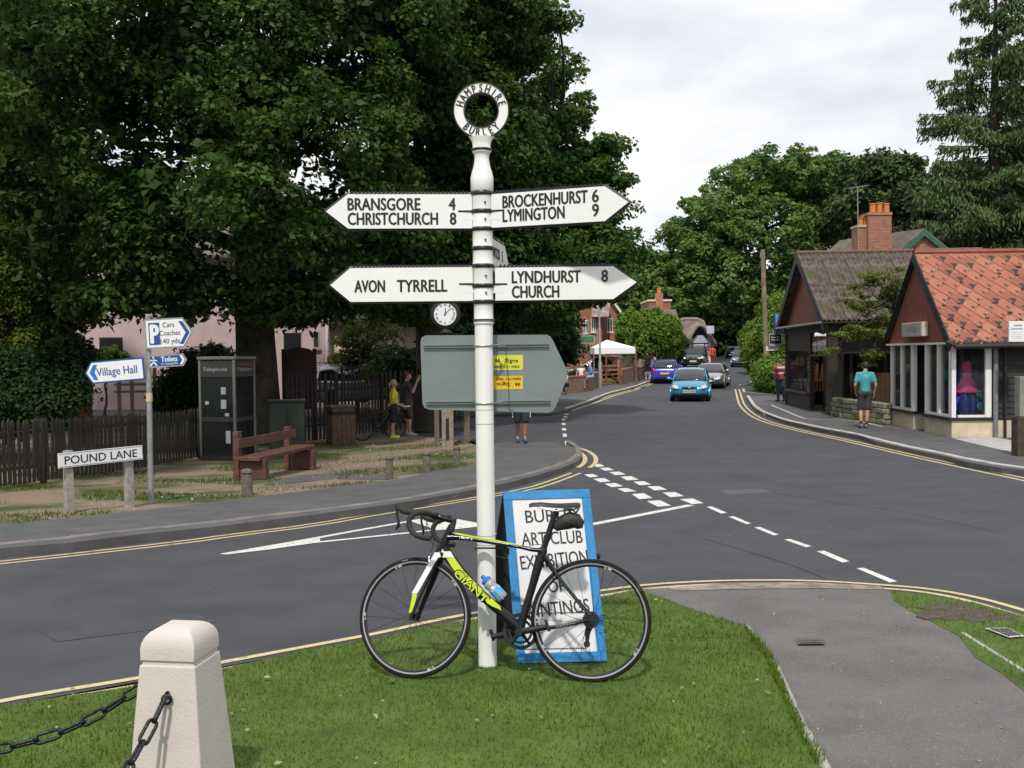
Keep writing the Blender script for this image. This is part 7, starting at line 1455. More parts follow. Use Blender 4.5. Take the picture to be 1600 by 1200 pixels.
def person(label, pos, face, H, top, bottom, skin=None, hair=(.03, .02, .015), J=None, shoes=(.05, .05, .06), legs='shorts', long_hair=0, sleeves='short', vox=.019, dress=False, socks=None, female=False, stripes=None):
    """face: world angle (deg) the person looks towards. Joint overrides J in local metres for 1.75 m: x right, y forward, z up"""
    skin = skin or m_sk; k = H / 1.75; t = thing('person', label, 'person', pos, R(face - 90)); sh = .155 if female else .18
    j = dict(pel=(0, 0, .95), waist=(0, 0, 1.10), chest=(0, .0, 1.30), neck=(0, -.01, 1.47), head=(0, .02, 1.63), ls=(-sh, 0, 1.41), rs=(sh, 0, 1.41), le=(-sh - .06, -.02, 1.13), re=(sh + .06, -.02, 1.13), lw=(-sh - .06, .06, .88), rw=(sh + .06, .06, .88),
             lh=(-.09, 0, .92), rh=(.09, 0, .92), lk=(-.10, .03, .50), rk=(.10, .03, .50), la=(-.10, -.02, .09), ra=(.10, -.02, .09), lt=(-.115, .14, .035), rt=(.115, .14, .035))
    if J: j.update(J)
    j = {a: Vector(b) * k for a, b in j.items()}; V = lambda *a: Vector(a) * k; f = .88 if female else 1.0
    if 'lt' not in (J or {}) and J and 'la' in J: j['lt'] = j['la'] + V(-.015, .16, -.055)
    if 'rt' not in (J or {}) and J and 'ra' in J: j['rt'] = j['ra'] + V(.015, .16, -.055)
    hd = j['head']; S_ = []
    def seg(a, b, r0, r1): S_.append((j[a] if isinstance(a, str) else a, j[b] if isinstance(b, str) else b, r0 * k, r1 * k))
    seg('pel', 'waist', .135 * f, .125 * f); seg('waist', 'chest', .125 * f, .14 * f); seg('ls', 'rs', .062 * f, .062 * f); seg('chest', 'neck', .12 * f, .055); seg('neck', hd - V(0, 0, .02), .052, .055); seg('lh', 'rh', .105, .105)
    for s in 'lr':
        seg(s + 's', s + 'e', .052 * f, .040 * f); seg(s + 'e', s + 'w', .040 * f, .027 * f)
        seg(s + 'h', s + 'k', .088, .056); seg(s + 'k', (j[s + 'k'] * .6 + j[s + 'a'] * .4) + V(0, -.015, 0), .054, .055); seg((j[s + 'k'] * .6 + j[s + 'a'] * .4) + V(0, -.015, 0), s + 'a', .055, .036); seg(s + 'a', s + 't', .038, .03)
        w = j[s + 'w']; e = j[s + 'e']; d = (w - e).normalized(); seg(w, w + d * .075 * k, .030, .034)
    ex = [(hd, (.075 * k, .093 * k, .115 * k)), (hd + V(0, .035, -.055), (.052 * k, .055 * k, .055 * k)), (hd + V(0, .098, -.015), (.012 * k, .018 * k, .022 * k))] + [(hd + V(s * .078, 0, -.01), (.012 * k, .022 * k, .032 * k)) for s in (-1, 1)]
    me = capmesh(S_, vox, 2, ex); bm = bmesh.new(); bm.from_mesh(me)
    fm = MB()
    for s in 'lr':
        w = j[s + 'w']; e = j[s + 'e']; d = (w - e).normalized(); x, y, _ = basis(d); sx = 1 if s == 'r' else -1; fwd = Vector((0, 1, 0)); ax = (fwd - d * fwd.dot(d)).normalized(); nrm_ = d.cross(ax)
        for i, (o_, L_) in enumerate(((-.027, .072), (-.009, .082), (.009, .078), (.027, .062))):
            b = w + d * .085 * k + ax * o_ * k; cu = nrm_ * (-.012 * sx * k); fm.tube([b, b + d * L_ * .5 * k + cu, b + d * L_ * .95 * k + cu * 2.6], [.0095 * k, .0088 * k, .0065 * k], 6)
        b = w + d * .03 * k + ax * .028 * k; fm.tube([b, b + (d * .6 + ax * .6) * .045 * k, b + (d * .95 + ax * .35) * .075 * k], [.012 * k, .0105 * k, .008 * k], 6)
    nb_ = len(bm.verts); vs = [bm.verts.new(v) for v in fm.v]
    for fc in fm.f:
        try: bm.faces.new([vs[q] for q in fc]).smooth = True
        except ValueError: pass
    bm.to_mesh(me); bm.free(); me.materials.clear(); me.materials.append(skin); me.name = 'body'; body = link('body', me, t)
    mb = MB()
    for s in (-1, 1): mb.ell(hd + V(s * .031, .082, .012), (.011 * k, .008 * k, .007 * k), 8, 6)
    mb.build('eyes', m_ctr, t)['kind'] = 'stuff'
    MB().ell(hd + V(0, .088, -.058), (.022 * k, .006 * k, .005 * k), 8, 5).build('mouth', M('lip', (.3, .10, .09), .5), t)
    # hair
    hm = M('hair_%d%d%d' % tuple(int(c * 100) for c in hair), hair, .6, var=.25, scale=30); segs = []; he = [(hd + V(0, -.018, .028), (.083 * k, .098 * k, .105 * k))]
    if long_hair == 1: segs = [(hd + V(0, -.08, .03), hd + V(0, -.14, -.02), .035 * k, .03 * k), (hd + V(0, -.14, -.02), hd + V(0, -.13, -.18), .03 * k, .012 * k)]
    if long_hair == 2: segs = [(hd + V(s * .05, -.04, 0), hd + V(s * .07, -.05, -.22), .045 * k, .035 * k) for s in (-1, 1)] + [(hd + V(0, -.06, 0), hd + V(0, -.08, -.25), .06 * k, .05 * k)]
    hmsh = capmesh(segs or [(hd + V(0, -.03, .05), hd + V(0, -.04, .05), .07 * k, .07 * k)], .012, 1, he); hb_ = bmesh.new(); hb_.from_mesh(hmsh)
    dl = [v for v in hb_.verts if v.co.y > hd.y + .035 * k and v.co.z < hd.z + .055 * k]; bmesh.ops.delete(hb_, geom=dl, context='VERTS'); hb_.to_mesh(hmsh); hb_.free(); hmsh.materials.clear(); hmsh.materials.append(hm); link('hair', hmsh, t)
    # clothes: slightly larger continuous shells
    g = 1.0; C_ = []
    def cs(a, b, r0, r1): C_.append((j[a] if isinstance(a, str) else a, j[b] if isinstance(b, str) else b, (r0 + .014) * k, (r1 + .014) * k))
    cs('pel', 'waist', .132 * f, .128 * f); cs('waist', 'chest', .128 * f, .142 * f); cs('ls', 'rs', .052 * f, .052 * f); cs('chest', j['neck'] - V(0, 0, .035), .11 * f, .075 * f)
    for s in 'lr':
        e = j[s + 's'].lerp(j[s + 'e'], .62 if sleeves == 'short' else 1.0)
        if sleeves != 'none': cs(s + 's', e, .050 * f, .052 * f)
        if sleeves == 'long': cs(s + 'e', s + 'w', .046 * f, .034 * f)
    sm_ = capmesh(C_, vox, 2); sm_.materials.clear(); sm_.materials.append(top); link('dress' if dress else 'shirt', sm_, t)
    L_ = []
    if dress:
        mb = MB(); prof = [(.30, .58), (.28, .66), (.22, .82), (.165, .98), (.150, 1.08)]; mb.lathe([(r * k, z * k) for r, z in prof], 20, Matrix.Translation(j['pel'] - V(0, 0, .95)) @ Matrix.Diagonal((1, .75, 1, 1)), caps=False); o = mb.build('skirt', bottom, t, smooth=True); md = o.modifiers.new('s', 'SOLIDIFY'); md.thickness = .01
    else:
        L_.append((j['lh'], j['rh'], .118 * k, .118 * k)); L_.append((j['pel'], j['pel'] + V(0, 0, .06), .148 * f * k, .14 * f * k))
        for s in 'lr':
            if legs == 'shorts': e = j[s + 'k'] + (j[s + 'h'] - j[s + 'k']) * .08; L_.append((j[s + 'h'], e, .105 * k, .088 * k))
            else: L_.append((j[s + 'h'], j[s + 'k'], .102 * k, .072 * k)); L_.append((j[s + 'k'], j[s + 'a'] + V(0, 0, .02), .072 * k, .058 * k))
        lm_ = capmesh(L_, vox, 2); lm_.materials.clear(); lm_.materials.append(bottom); link('shorts' if legs == 'shorts' else 'trousers', lm_, t)
    sm2 = M('shoe_%d%d%d' % tuple(int(c * 100) for c in shoes), shoes, .5)
    for s in 'lr':
        a, b = j[s + 'a'], j[s + 't']; mb = MB(); d = (b - a); d.z = 0; d.normalize(); q = capmesh([(a + V(0, 0, -.045) - d * .035 * k, b, .044 * k, .042 * k), (a + V(0, 0, -.03), a + V(0, 0, .0), .05 * k, .048 * k)], .012, 1); q.materials.clear(); q.materials.append(sm2); link('shoe', q, t)
        if socks: q = capmesh([(a, a + (j[s + 'k'] - a).normalized() * .09 * k, .046 * k, .046 * k)], .012, 1); q.materials.clear(); q.materials.append(M('sock_dark', socks, .8)); link('sock', q, t)
    return t
C = lambda n, c, **k: M('cloth_' + n, c, .85, var=.08, scale=9, bump=.2, bscale=60, **k)
# woman in yellow, in profile looking right
w = person('blonde woman in a yellow T-shirt and dark shorts standing by the litter bin', P(616, 685, .1), 8, 1.62, C('yellow', (.55, .52, .03)), C('navy_dark', (.012, .014, .025)), hair=(.38, .26, .13), long_hair=1, female=True, shoes=(.45, .62, .02), J=dict(lw=(-.20, .20, 1.0), rw=(.20, .24, .96), le=(-.23, -.04, 1.13), re=(.23, -.04, 1.12), lk=(-.09, .02, .5), rk=(.10, -.02, .5), ra=(.11, -.06, .09)))
MB().box((.10, .36, .90), (.22, .16, .006), Matrix.Rotation(.1, 4, 'Y')).build('leaflet', m_sw, w)
m = person('man in dark grey T-shirt raising a hand to his face beside the woman in yellow', P(637, 681, .1), 15, 1.80, C('charcoal', (.035, .036, .045)), C('olive', (.045, .05, .04)), hair=(.05, .035, .025), shoes=(.30, .28, .25), J=dict(re=(.26, .12, 1.20), rw=(.16, .26, 1.50), le=(-.27, .0, 1.13), lw=(-.26, .10, .92), lk=(-.11, .02, .5), rk=(.10, .06, .5), ra=(.11, .04, .09)))
p = person('walking person in dark sports shorts and blue trainers, mostly hidden behind the grey sign', P(815, 692, .1), -86, 1.75, C('sport_blue', (.03, .04, .10)), C('sport_dark', (.012, .014, .03)), skin=m_skd, shoes=(.02, .06, .22), J=dict(lk=(-.08, .16, .50), la=(-.07, .10, .11), rk=(.09, .02, .50), ra=(.08, -.20, .12), lt=(-.08, .25, .06), rt=(.08, -.06, .04)))
mb = MB()
for s in (-1, 1): mb.tube([(s * .21, .0, .88), (s * .205, .04, .60)], .008, 5)
mb.build('side_stripe', m_sw, p)
m = person('man in a turquoise T-shirt and dark grey shorts walking away on the right pavement', P(1352, 669, .1), 82, 1.78, C('turquoise_shirt', (.06, .33, .33)), C('dark_grey', (.05, .048, .046)), hair=(.035, .022, .018), shoes=(.12, .11, .13), socks=(.02, .02, .03), J=dict(lk=(-.10, .10, .50), la=(-.11, -.02, .10), rk=(.07, .04, .50), ra=(.02, -.02, .09), re=(.26, -.05, 1.13), rw=(.24, .05, .90), le=(-.26, -.03, 1.13), lw=(-.22, .12, .95), head=(.02, .06, 1.61)))
p = person('man in a red and white striped top at the far corner of the brown shop', P(1219.5, 627, .1), 100, 1.76, M('cloth_red_stripe', (.42, .02, .05), .85), C('jeans', (.035, .05, .08)), legs='long', hair=(.10, .08, .07), J=dict(lk=(-.09, .10, .5), rk=(.10, -.02, .5), ra=(.11, -.12, .10)))
for z, c in ((1.40, m_sw), (1.17, M('stripe_pale', (.55, .48, .52), .8))):
    me = MB().lathe([(.150, z - .04), (.158, z), (.15, z + .04)], 24, Matrix.Diagonal((1.25 if z > 1.3 else 1.0, .98, 1, 1)), caps=False); me.build('stripe', c, p, smooth=True)
# group on the left hand wall and outside the pub
wy = P(905, 612, .1).y
def at_wall(u, v, dy=0): y = wy + dy; q = Q(u, v, y); return q
q = at_wall(908, 596, .25); person('woman in a white floral dress sitting on the brick wall left of the lamp post', (q.x, q.y, at_wall(908, 593).z - .50), -84, 1.66, C('floral_white', (.72, .66, .70), col2=(.72, .3, .45), thr=(.60, .64)) if False else M('cloth_floral', (.74, .70, .72), .85, col2=(.45, .12, .22), scale=14, thr=(.60, .66)), MATS['cloth_floral'], hair=(.22, .08, .03), long_hair=2, female=True, dress=True, sleeves='none', J=dict(pel=(0, 0, .60), waist=(0, 0, .76), chest=(0, 0, .96), neck=(0, 0, 1.13), head=(0, .02, 1.29), ls=(-.17, 0, 1.07), rs=(.17, 0, 1.07), le=(-.26, .02, .82), re=(.26, .05, .82), lw=(-.28, .10, .58), rw=(.20, .22, .62), lh=(-.09, .05, .58), rh=(.09, .05, .58), lk=(-.10, .40, .50), rk=(.10, .40, .50), la=(-.10, .42, .10), ra=(.10, .42, .10)))
q = at_wall(925, 592, .5); person('long haired blonde woman in blue denim sitting on the wall beside the lamp post', (q.x, q.y, at_wall(925, 590).z - .50), 195, 1.66, C('denim', (.10, .22, .42)), C('denim_pale', (.28, .42, .58)), hair=(.62, .48, .30), long_hair=2, female=True, legs='long', sleeves='long', J=dict(pel=(0, 0, .60), waist=(0, .03, .76), chest=(0, .08, .95), neck=(0, .12, 1.10), head=(0, .17, 1.24), ls=(-.16, .09, 1.05), rs=(.16, .09, 1.05), le=(-.22, .12, .80), re=(.22, .12, .80), lw=(-.10, .34, .74), rw=(.10, .34, .74), lh=(-.09, .05, .58), rh=(.09, .05, .58), lk=(-.10, .42, .54), rk=(.10, .42, .54), la=(-.10, .44, .14), ra=(.10, .44, .14)))
q = P(884, 616, .1); person('person in a pale top crouched by the wall, at the grey sign tip', q, -120, 1.70, C('pale_top', (.62, .55, .54)), C('black_cloth', (.012, .012, .015)), legs='long', J=dict(pel=(0, 0, .50), waist=(0, .05, .64), chest=(0, .16, .82), neck=(0, .24, .96), head=(0, .31, 1.08), ls=(-.18, .20, .92), rs=(.18, .20, .92), le=(-.22, .34, .72), re=(.22, .34, .72), lw=(-.12, .46, .62), rw=(.12, .46, .62), lh=(-.09, .02, .48), rh=(.09, .02, .48), lk=(-.13, .44, .52), rk=(.13, .44, .52), la=(-.12, .40, .09), ra=(.12, .40, .09)))
person('man in black T-shirt and shorts, back turned, left of the violet blue car', P(1012, 593, .1), 95, 1.80, C('black_cloth', (.012, .012, .015)), C('black_shorts', (.014, .014, .02)), skin=m_sk, hair=(.03, .02, .02), shoes=(.5, .5, .5))
person('woman in a pale pink top between the man in black and the blue car', P(1020, 591, .1), 60, 1.62, C('pale_pink', (.70, .50, .52)), C('dark_blue', (.02, .025, .06)), hair=(.30, .08, .03), long_hair=2, female=True)
person('person in a dark red top standing left of the man in black outside the pub', P(1003.5, 591, .1), 100, 1.72, C('dark_red', (.16, .03, .05)), C('pale_trousers', (.55, .52, .48)), legs='long', hair=(.05, .03, .02))
person('person in a lilac top further back on the pavement left of the man in black', P(998, 591, .1) + Vector((.2, 2.2, 0)), -60, 1.68, C('lilac', (.38, .32, .45)), C('black_shorts', (.014, .014, .02)), legs='long', hair=(.08, .05, .03))
person('distant person in a bright red top at the roadside in front of the thatched cottage', P(1113.5, 573, .1), 80, 1.70, C('bright_red', (.60, .04, .03)), C('red_dark', (.30, .03, .03)), legs='long', hair=(.04, .03, .02), vox=.03)
# ------------------------------------------------------------ vegetation
m_bark = M('bark', (.05, .042, .033), .95, var=.35, scale=5, bump=.9, bscale=14, detail=8)
LM = dict(oak=leafmat('leaf_oak', (.006, .020, .004), (.074, .138, .024), .5), oak2=leafmat('leaf_beech', (.018, .050, .009), (.095, .180, .032), .4), ash=leafmat('leaf_ash', (.032, .075, .020), (.165, .265, .065), .12),
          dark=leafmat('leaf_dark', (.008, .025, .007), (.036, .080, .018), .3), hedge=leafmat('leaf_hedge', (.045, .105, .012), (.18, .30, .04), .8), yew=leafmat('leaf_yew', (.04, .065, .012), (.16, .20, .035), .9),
          conifer=leafmat('needle_dark', (.014, .032, .012), (.065, .10, .034), .3, trans=.08), gold=leafmat('needle_gold', (.025, .045, .008), (.11, .15, .02), .6, trans=.12), pine=leafmat('needle_pine', (.026, .055, .018), (.105, .155, .05), .3, trans=.1))
def quads_mesh(c, n, t, L, W, rnd, name, bend=.0):
    """c centres, n normals, t long axes (N,3); L, W sizes (N,)"""
    N_ = len(c); b = np.cross(n, t); v = np.empty((N_, 4, 3))
    v[:, 0] = c - t * (L / 2)[:, None]; v[:, 1] = c + b * (W / 2)[:, None] + n * (W * .15)[:, None]; v[:, 2] = c + t * (L / 2)[:, None]; v[:, 3] = c - b * (W / 2)[:, None] + n * (W * .15)[:, None]
    me = bpy.data.meshes.new(name); me.vertices.add(N_ * 4); me.vertices.foreach_set('co', v.reshape(-1).astype(np.float32))
    me.loops.add(N_ * 4); me.loops.foreach_set('vertex_index', np.arange(N_ * 4, dtype=np.int32)); me.polygons.add(N_)
    me.polygons.foreach_set('loop_start', np.arange(0, N_ * 4, 4, dtype=np.int32)); me.update(calc_edges=True)
    a = me.attributes.new('rnd', 'FLOAT', 'FACE'); a.data.foreach_set('value', rnd.astype(np.float32)); return me
def unit(a): return a / np.maximum(np.linalg.norm(a, axis=1, keepdims=True), 1e-9)
def leaf_cloud(lobes, nclump, per, cr, size, rng, up=.6, shell=.55, flat=.55, gap=0):
    """lobes (centre, radii); clumps fill the lobes' outer part; leaves sit on each clump's upper shell"""
    vol = np.array([(r[0] * r[1] + r[1] * r[2] + r[0] * r[2]) for c, r in lobes]); vol /= vol.sum(); cs = []; rd = []
    for (c, r), w in zip(lobes, vol):
        k = max(2, int(nclump * .86 * w)); d = unit(rng.normal(size=(k, 3))); rad = rng.uniform(shell, 1.03, (k, 1)) ** .7
        cs.append(np.array(c) + d * rad * np.array(r)); rd.append(d)
    cs = np.concatenate(cs); rd = np.concatenate(rd)
    if gap: x, y, z = cs.T; nz = np.sin(x * 1.9 + 1.3 * np.sin(z * 1.1)) + np.sin(z * 2.3 + 1.7 * np.sin(y * .9) + x * .6) + np.sin(y * 1.7 + x * 1.1 - z * .8); kp = nz > gap; cs = cs[kp]; rd = rd[kp]
    K = len(cs); crs = cr * rng.uniform(.55, 1.25, K); crnd = rng.uniform(0, 1, K)
    idx = np.repeat(np.arange(K), per); N_ = len(idx); d = unit(rng.normal(size=(N_, 3)) + np.array([0, 0, .35]) + rd[idx] * .5)
    rad = rng.uniform(.35, 1.0, (N_, 1)) ** .5; lump = 1 + .25 * np.sin(7 * d[:, :1] + 5 * d[:, 1:2] + crnd[idx][:, None] * 9)
    p = cs[idx] + d * rad * lump * crs[idx][:, None] * np.array([1, 1, flat])
    n = unit(d * .7 + np.array([0, 0, up]) + rng.normal(size=(N_, 3)) * .55); t = unit(np.cross(n, rng.normal(size=(N_, 3))))
    L = size * 1.06 * rng.uniform(.6, 1.3, N_); return p, n, t, L, L * rng.uniform(.5, .75, N_), np.clip(crnd[idx] * .45 + rng.uniform(0, .55, N_), 0, 1)
def PL(u, v, y, ru, rv, rd): c = Q(u, v, y); s = y / 1600; return (tuple(c), (ru * s, rd, rv * s))
def limb(mb, a, b, r0, r1, rng, bend=.12, n=7):
    a = Vector(a); b = Vector(b); L = (b - a).length; pts = []
    for i in range(6):
        t = i / 5; p = a.lerp(b, t); w = sin(pi * t) * bend * L; pts.append(p + Vector((rng.uniform(-w, w) * .5, rng.uniform(-w, w) * .5, w * .4)))
    mb.tube(pts, [r0 + (r1 - r0) * (i / 5) for i in range(6)], n)
def tree(name, label, base, top, r, lobes, mat, nclump, per, cr, size, seed, group=None, limbs=8, up=.6, shell=.55, flat=.55, nb=0, cat='tree', inner=None, gap=0):
    rng = np.random.default_rng(seed); rr = random.Random(seed); base = Vector(base); t = thing(name, label, cat, base, 0, group)
    mb = MB(); top = Vector(top); pts = [base.lerp(top, i / 7) + Vector((rr.uniform(-.12, .12) * min(1, i), rr.uniform(-.12, .12) * min(1, i), 0)) for i in range(8)]
    mb.tube([p - base for p in pts], [r * (1.35 if i == 0 else 1 - .55 * i / 7) for i in range(8)], 12); o = mb.build('trunk', m_bark, t, smooth=True)
    ord_ = sorted(range(len(lobes)), key=lambda i: -max(lobes[i][1]))[:limbs]
    for i in ord_:
        c = Vector(lobes[i][0]); k = rr.uniform(.35, .95); a = base.lerp(top, k); mb = MB(); limb(mb, a - base, c - base, r * .42 * (1.2 - k * .6), r * .08, rr); 
        for j in range(4):
            q = a.lerp(c, rr.uniform(.4, .95)); e = c + Vector([rr.uniform(-.8, .8) * w for w in lobes[i][1]]); limb(mb, q - base, e - base, r * .12, r * .02, rr, n=5)
        mb.build('limb', m_bark, t, smooth=True)
    p, n, tt, L, W, rn = leaf_cloud(lobes, nclump, per, cr, size, rng, up, shell, flat, gap)
    if inner:                                   # sparse sprays so crowns are not hollow, colour darkened as inner shade
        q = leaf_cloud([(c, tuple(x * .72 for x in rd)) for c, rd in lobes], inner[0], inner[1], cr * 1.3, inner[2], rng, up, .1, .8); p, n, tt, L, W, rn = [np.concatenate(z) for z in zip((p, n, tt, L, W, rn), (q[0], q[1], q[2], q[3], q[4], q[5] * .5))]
    me = quads_mesh(p - np.array(base), n, tt, L, W, rn, 'crown'); me.materials.append(mat); link('crown', me, t); return t
def gp(x, y, off=.05): return Vector((x, y, float(gz(x, y)) + off))
# --- great oak behind the phone box
b = gp(Q(395, 600, 27.5).x, 27.5)
A_ = [(330, 110, 25, 190, 150, 4), (180, 220, 24.5, 150, 140, 3.5), (480, 230, 25, 170, 150, 4), (320, 320, 23, 170, 90, 3), (450, 405, 25, 150, 62, 3), (130, 380, 24.5, 110, 85, 3), (560, 50, 27, 160, 140, 4), (210, 40, 26, 170, 110, 4), (70, 130, 26.5, 80, 110, 3.5), (590, 340, 27, 110, 90, 3.5), (230, 420, 24, 120, 50, 2.4), (400, -90, 27, 300, 130, 5), (330, 462, 23.5, 70, 32, 2), (190, 475, 24, 70, 24, 1.8), (440, 482, 25, 60, 24, 1.8), (265, 462, 24, 50, 28, 1.8), (500, 470, 26, 60, 26, 2), (560, 440, 26, 90, 34, 2.2), (60, 300, 25.5, 90, 100, 3), (0, -190, 15.5, 240, 60, 1.8), (-140, -60, 15, 90, 90, 2), (60, 60, 21, 90, 50, 1.6), (-30, 140, 20, 50, 80, 1.6)]  # final lobes, mostly out of view overhead, added to shade the fence
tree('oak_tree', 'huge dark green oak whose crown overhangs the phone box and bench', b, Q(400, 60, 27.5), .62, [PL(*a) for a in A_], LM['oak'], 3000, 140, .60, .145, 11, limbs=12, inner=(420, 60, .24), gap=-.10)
b = gp(Q(672, 600, 31.5).x, 31.5)
B_ = [(700, 40, 31, 130, 120, 4), (760, 230, 31.5, 100, 110, 3.5), (690, 390, 31, 130, 90, 3.5), (690, 180, 30, 90, 120, 3.5), (800, 50, 31, 55, 60, 2.6), (780, 380, 32, 90, 80, 3), (800, 455, 32, 90, 40, 2.5), (640, 470, 30, 60, 28, 2), (620, -60, 31, 220, 110, 4.5)]
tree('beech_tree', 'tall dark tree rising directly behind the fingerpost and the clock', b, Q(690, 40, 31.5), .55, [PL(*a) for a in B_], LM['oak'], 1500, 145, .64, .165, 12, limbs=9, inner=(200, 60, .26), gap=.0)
b = gp(Q(845, 600, 35).x, 38)
C_ = [(850, 130, 35, 28, 24, 1.2), (872, 24, 31, 30, 12, .8), (880, 108, 35, 22, 20, .9), (868, 200, 35, 50, 34, 1.6), (905, 170, 35, 22, 16, .8), (905, 260, 35, 60, 40, 1.8), (948, 235, 35, 30, 20, 1.0), (860, 300, 35, 80, 50, 2.2), (935, 330, 35, 50, 40, 1.6), (965, 290, 35, 22, 14, .8), (900, 400, 35, 85, 55, 2.4), (975, 385, 35, 28, 28, 1), (850, 470, 35, 80, 45, 2), (930, 455, 36, 55, 30, 1.6), (820, 240, 35, 50, 70, 2)]
tree('maple_tree', 'lighter feathery tree at the right edge of the dark crowns behind the fingerpost', b, Q(850, 150, 36), .32, [PL(*a) for a in C_], LM['oak2'], 760, 90, .48, .17, 13, limbs=14, shell=.2)
# --- trees at the left edge and beyond the pink house
b = gp(Q(-40, 600, 30).x, 30)
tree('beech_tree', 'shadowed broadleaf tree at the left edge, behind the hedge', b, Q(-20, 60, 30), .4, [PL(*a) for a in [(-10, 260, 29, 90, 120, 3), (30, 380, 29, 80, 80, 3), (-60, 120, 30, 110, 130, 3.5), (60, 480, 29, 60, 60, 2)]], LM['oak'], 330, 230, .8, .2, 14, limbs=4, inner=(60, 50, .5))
b = gp(Q(-20, 600, 24).x, 24)
tree('conifer', 'yellow green cypress at the far left edge', b, Q(20, 420, 24), .12, [PL(*a) for a in [(10, 440, 24, 40, 50, .9), (0, 520, 24, 60, 70, 1.1), (-10, 600, 24, 70, 60, 1.2), (8, 395, 24, 18, 26, .5)]], LM['gold'], 300, 230, .34, .09, 15, limbs=2, up=.2, flat=1.1, cat='tree')
b = gp(Q(60, 640, 22.5).x, 22.5)
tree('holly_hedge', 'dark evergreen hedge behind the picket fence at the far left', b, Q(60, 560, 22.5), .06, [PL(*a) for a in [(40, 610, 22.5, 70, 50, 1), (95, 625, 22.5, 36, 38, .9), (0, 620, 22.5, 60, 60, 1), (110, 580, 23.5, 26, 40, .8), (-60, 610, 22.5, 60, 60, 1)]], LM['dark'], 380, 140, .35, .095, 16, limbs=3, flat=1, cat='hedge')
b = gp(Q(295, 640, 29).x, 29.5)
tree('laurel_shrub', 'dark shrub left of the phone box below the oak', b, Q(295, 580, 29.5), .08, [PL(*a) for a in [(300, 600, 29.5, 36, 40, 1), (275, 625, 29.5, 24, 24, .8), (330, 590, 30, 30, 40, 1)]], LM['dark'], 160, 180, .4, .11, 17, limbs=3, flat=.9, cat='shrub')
b = gp(Q(165, 620, 37).x, 37)
tree('garden_shrub', 'bright green leafy shrub below the window of the pink house', b, Q(168, 560, 37), .05, [PL(*a) for a in [(170, 562, 37, 18, 12, .5), (190, 575, 37, 14, 8, .4)]], LM['hedge'], 26, 80, .4, .2, 18, limbs=2, cat='shrub')
b = gp(Q(560, 620, 38).x, 38)
tree('garden_shrub', 'thin leafy shrub against the sunlit cream wall behind the silver estate car', b, Q(555, 530, 38), .06, [PL(*a) for a in [(548, 530, 38, 22, 30, .7), (570, 550, 38, 24, 20, .7), (540, 560, 38, 20, 18, .6), (590, 525, 38, 20, 26, .6)]], LM['yew'], 60, 70, .5, .14, 19, limbs=5, shell=.1, cat='shrub')
b = gp(Q(630, 620, 36).x, 36)
tree('garden_shrub', 'rounded mid green shrub just left of the grey sign back', b, Q(632, 580, 36), .08, [PL(*a) for a in [(625, 568, 36, 34, 24, 1), (655, 580, 36, 30, 26, 1), (600, 585, 36, 22, 16, .8), (690, 560, 38, 40, 40, 1)]], LM['oak2'], 200, 150, .4, .13, 20, limbs=4, cat='shrub')
b = gp(Q(800, 600, 42).x, 44)
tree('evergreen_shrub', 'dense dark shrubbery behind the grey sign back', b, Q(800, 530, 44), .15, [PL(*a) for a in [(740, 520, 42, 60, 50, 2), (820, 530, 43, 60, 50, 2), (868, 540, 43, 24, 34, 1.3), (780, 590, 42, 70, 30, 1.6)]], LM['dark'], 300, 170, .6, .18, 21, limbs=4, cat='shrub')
for i, (u, v, y, a, c) in enumerate([(120, 380, 58, 200, 110), (400, 400, 60, 220, 90), (620, 400, 62, 200, 90)]):
    b = gp(Q(u, 600, y).x, y); lob = [PL(*q) for q in [(u, v, y, a, c * .8, 5), (u - a * .6, v + 60, y, a * .6, c * .6, 4), (u + a * .6, v + 70, y, a * .6, c * .6, 4), (u, v - c * .5, y, a * .6, c * .5, 4)]]
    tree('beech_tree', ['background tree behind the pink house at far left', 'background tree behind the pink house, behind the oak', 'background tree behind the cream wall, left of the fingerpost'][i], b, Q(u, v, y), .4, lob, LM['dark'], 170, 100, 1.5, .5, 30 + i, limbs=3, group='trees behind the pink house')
# --- right hand background: big ash, woods, pines
def bigtree(name, label, u, v0, y, lobes, mat, ncl, per, cr, size, seed, **k):
    b = gp(Q(u, 600, y).x, y); return tree(name, label, b, Q(u, v0, y), y * .006 if k.get('cat') is None else .07, [PL(*q) for q in lobes], mat, ncl, per, cr, size, seed, **k)
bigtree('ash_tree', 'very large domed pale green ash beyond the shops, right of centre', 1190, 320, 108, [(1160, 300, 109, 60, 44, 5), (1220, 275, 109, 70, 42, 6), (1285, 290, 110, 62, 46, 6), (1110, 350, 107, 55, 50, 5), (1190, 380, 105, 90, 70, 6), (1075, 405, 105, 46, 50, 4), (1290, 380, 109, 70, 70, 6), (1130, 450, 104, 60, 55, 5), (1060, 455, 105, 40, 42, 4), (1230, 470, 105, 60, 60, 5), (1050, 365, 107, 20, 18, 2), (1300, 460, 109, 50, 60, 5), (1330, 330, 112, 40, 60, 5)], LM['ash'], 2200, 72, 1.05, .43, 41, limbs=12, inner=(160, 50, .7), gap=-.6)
bigtree('oak_tree', 'mid green tree immediately left of the large ash, above the brick chimney', 1020, 430, 110, [(1010, 430, 110, 36, 46, 4), (990, 470, 110, 40, 40, 4), (1040, 490, 112, 40, 40, 4), (960, 480, 110, 40, 40, 4)], LM['ash'], 170, 130, 1.6, .5, 42, limbs=4)
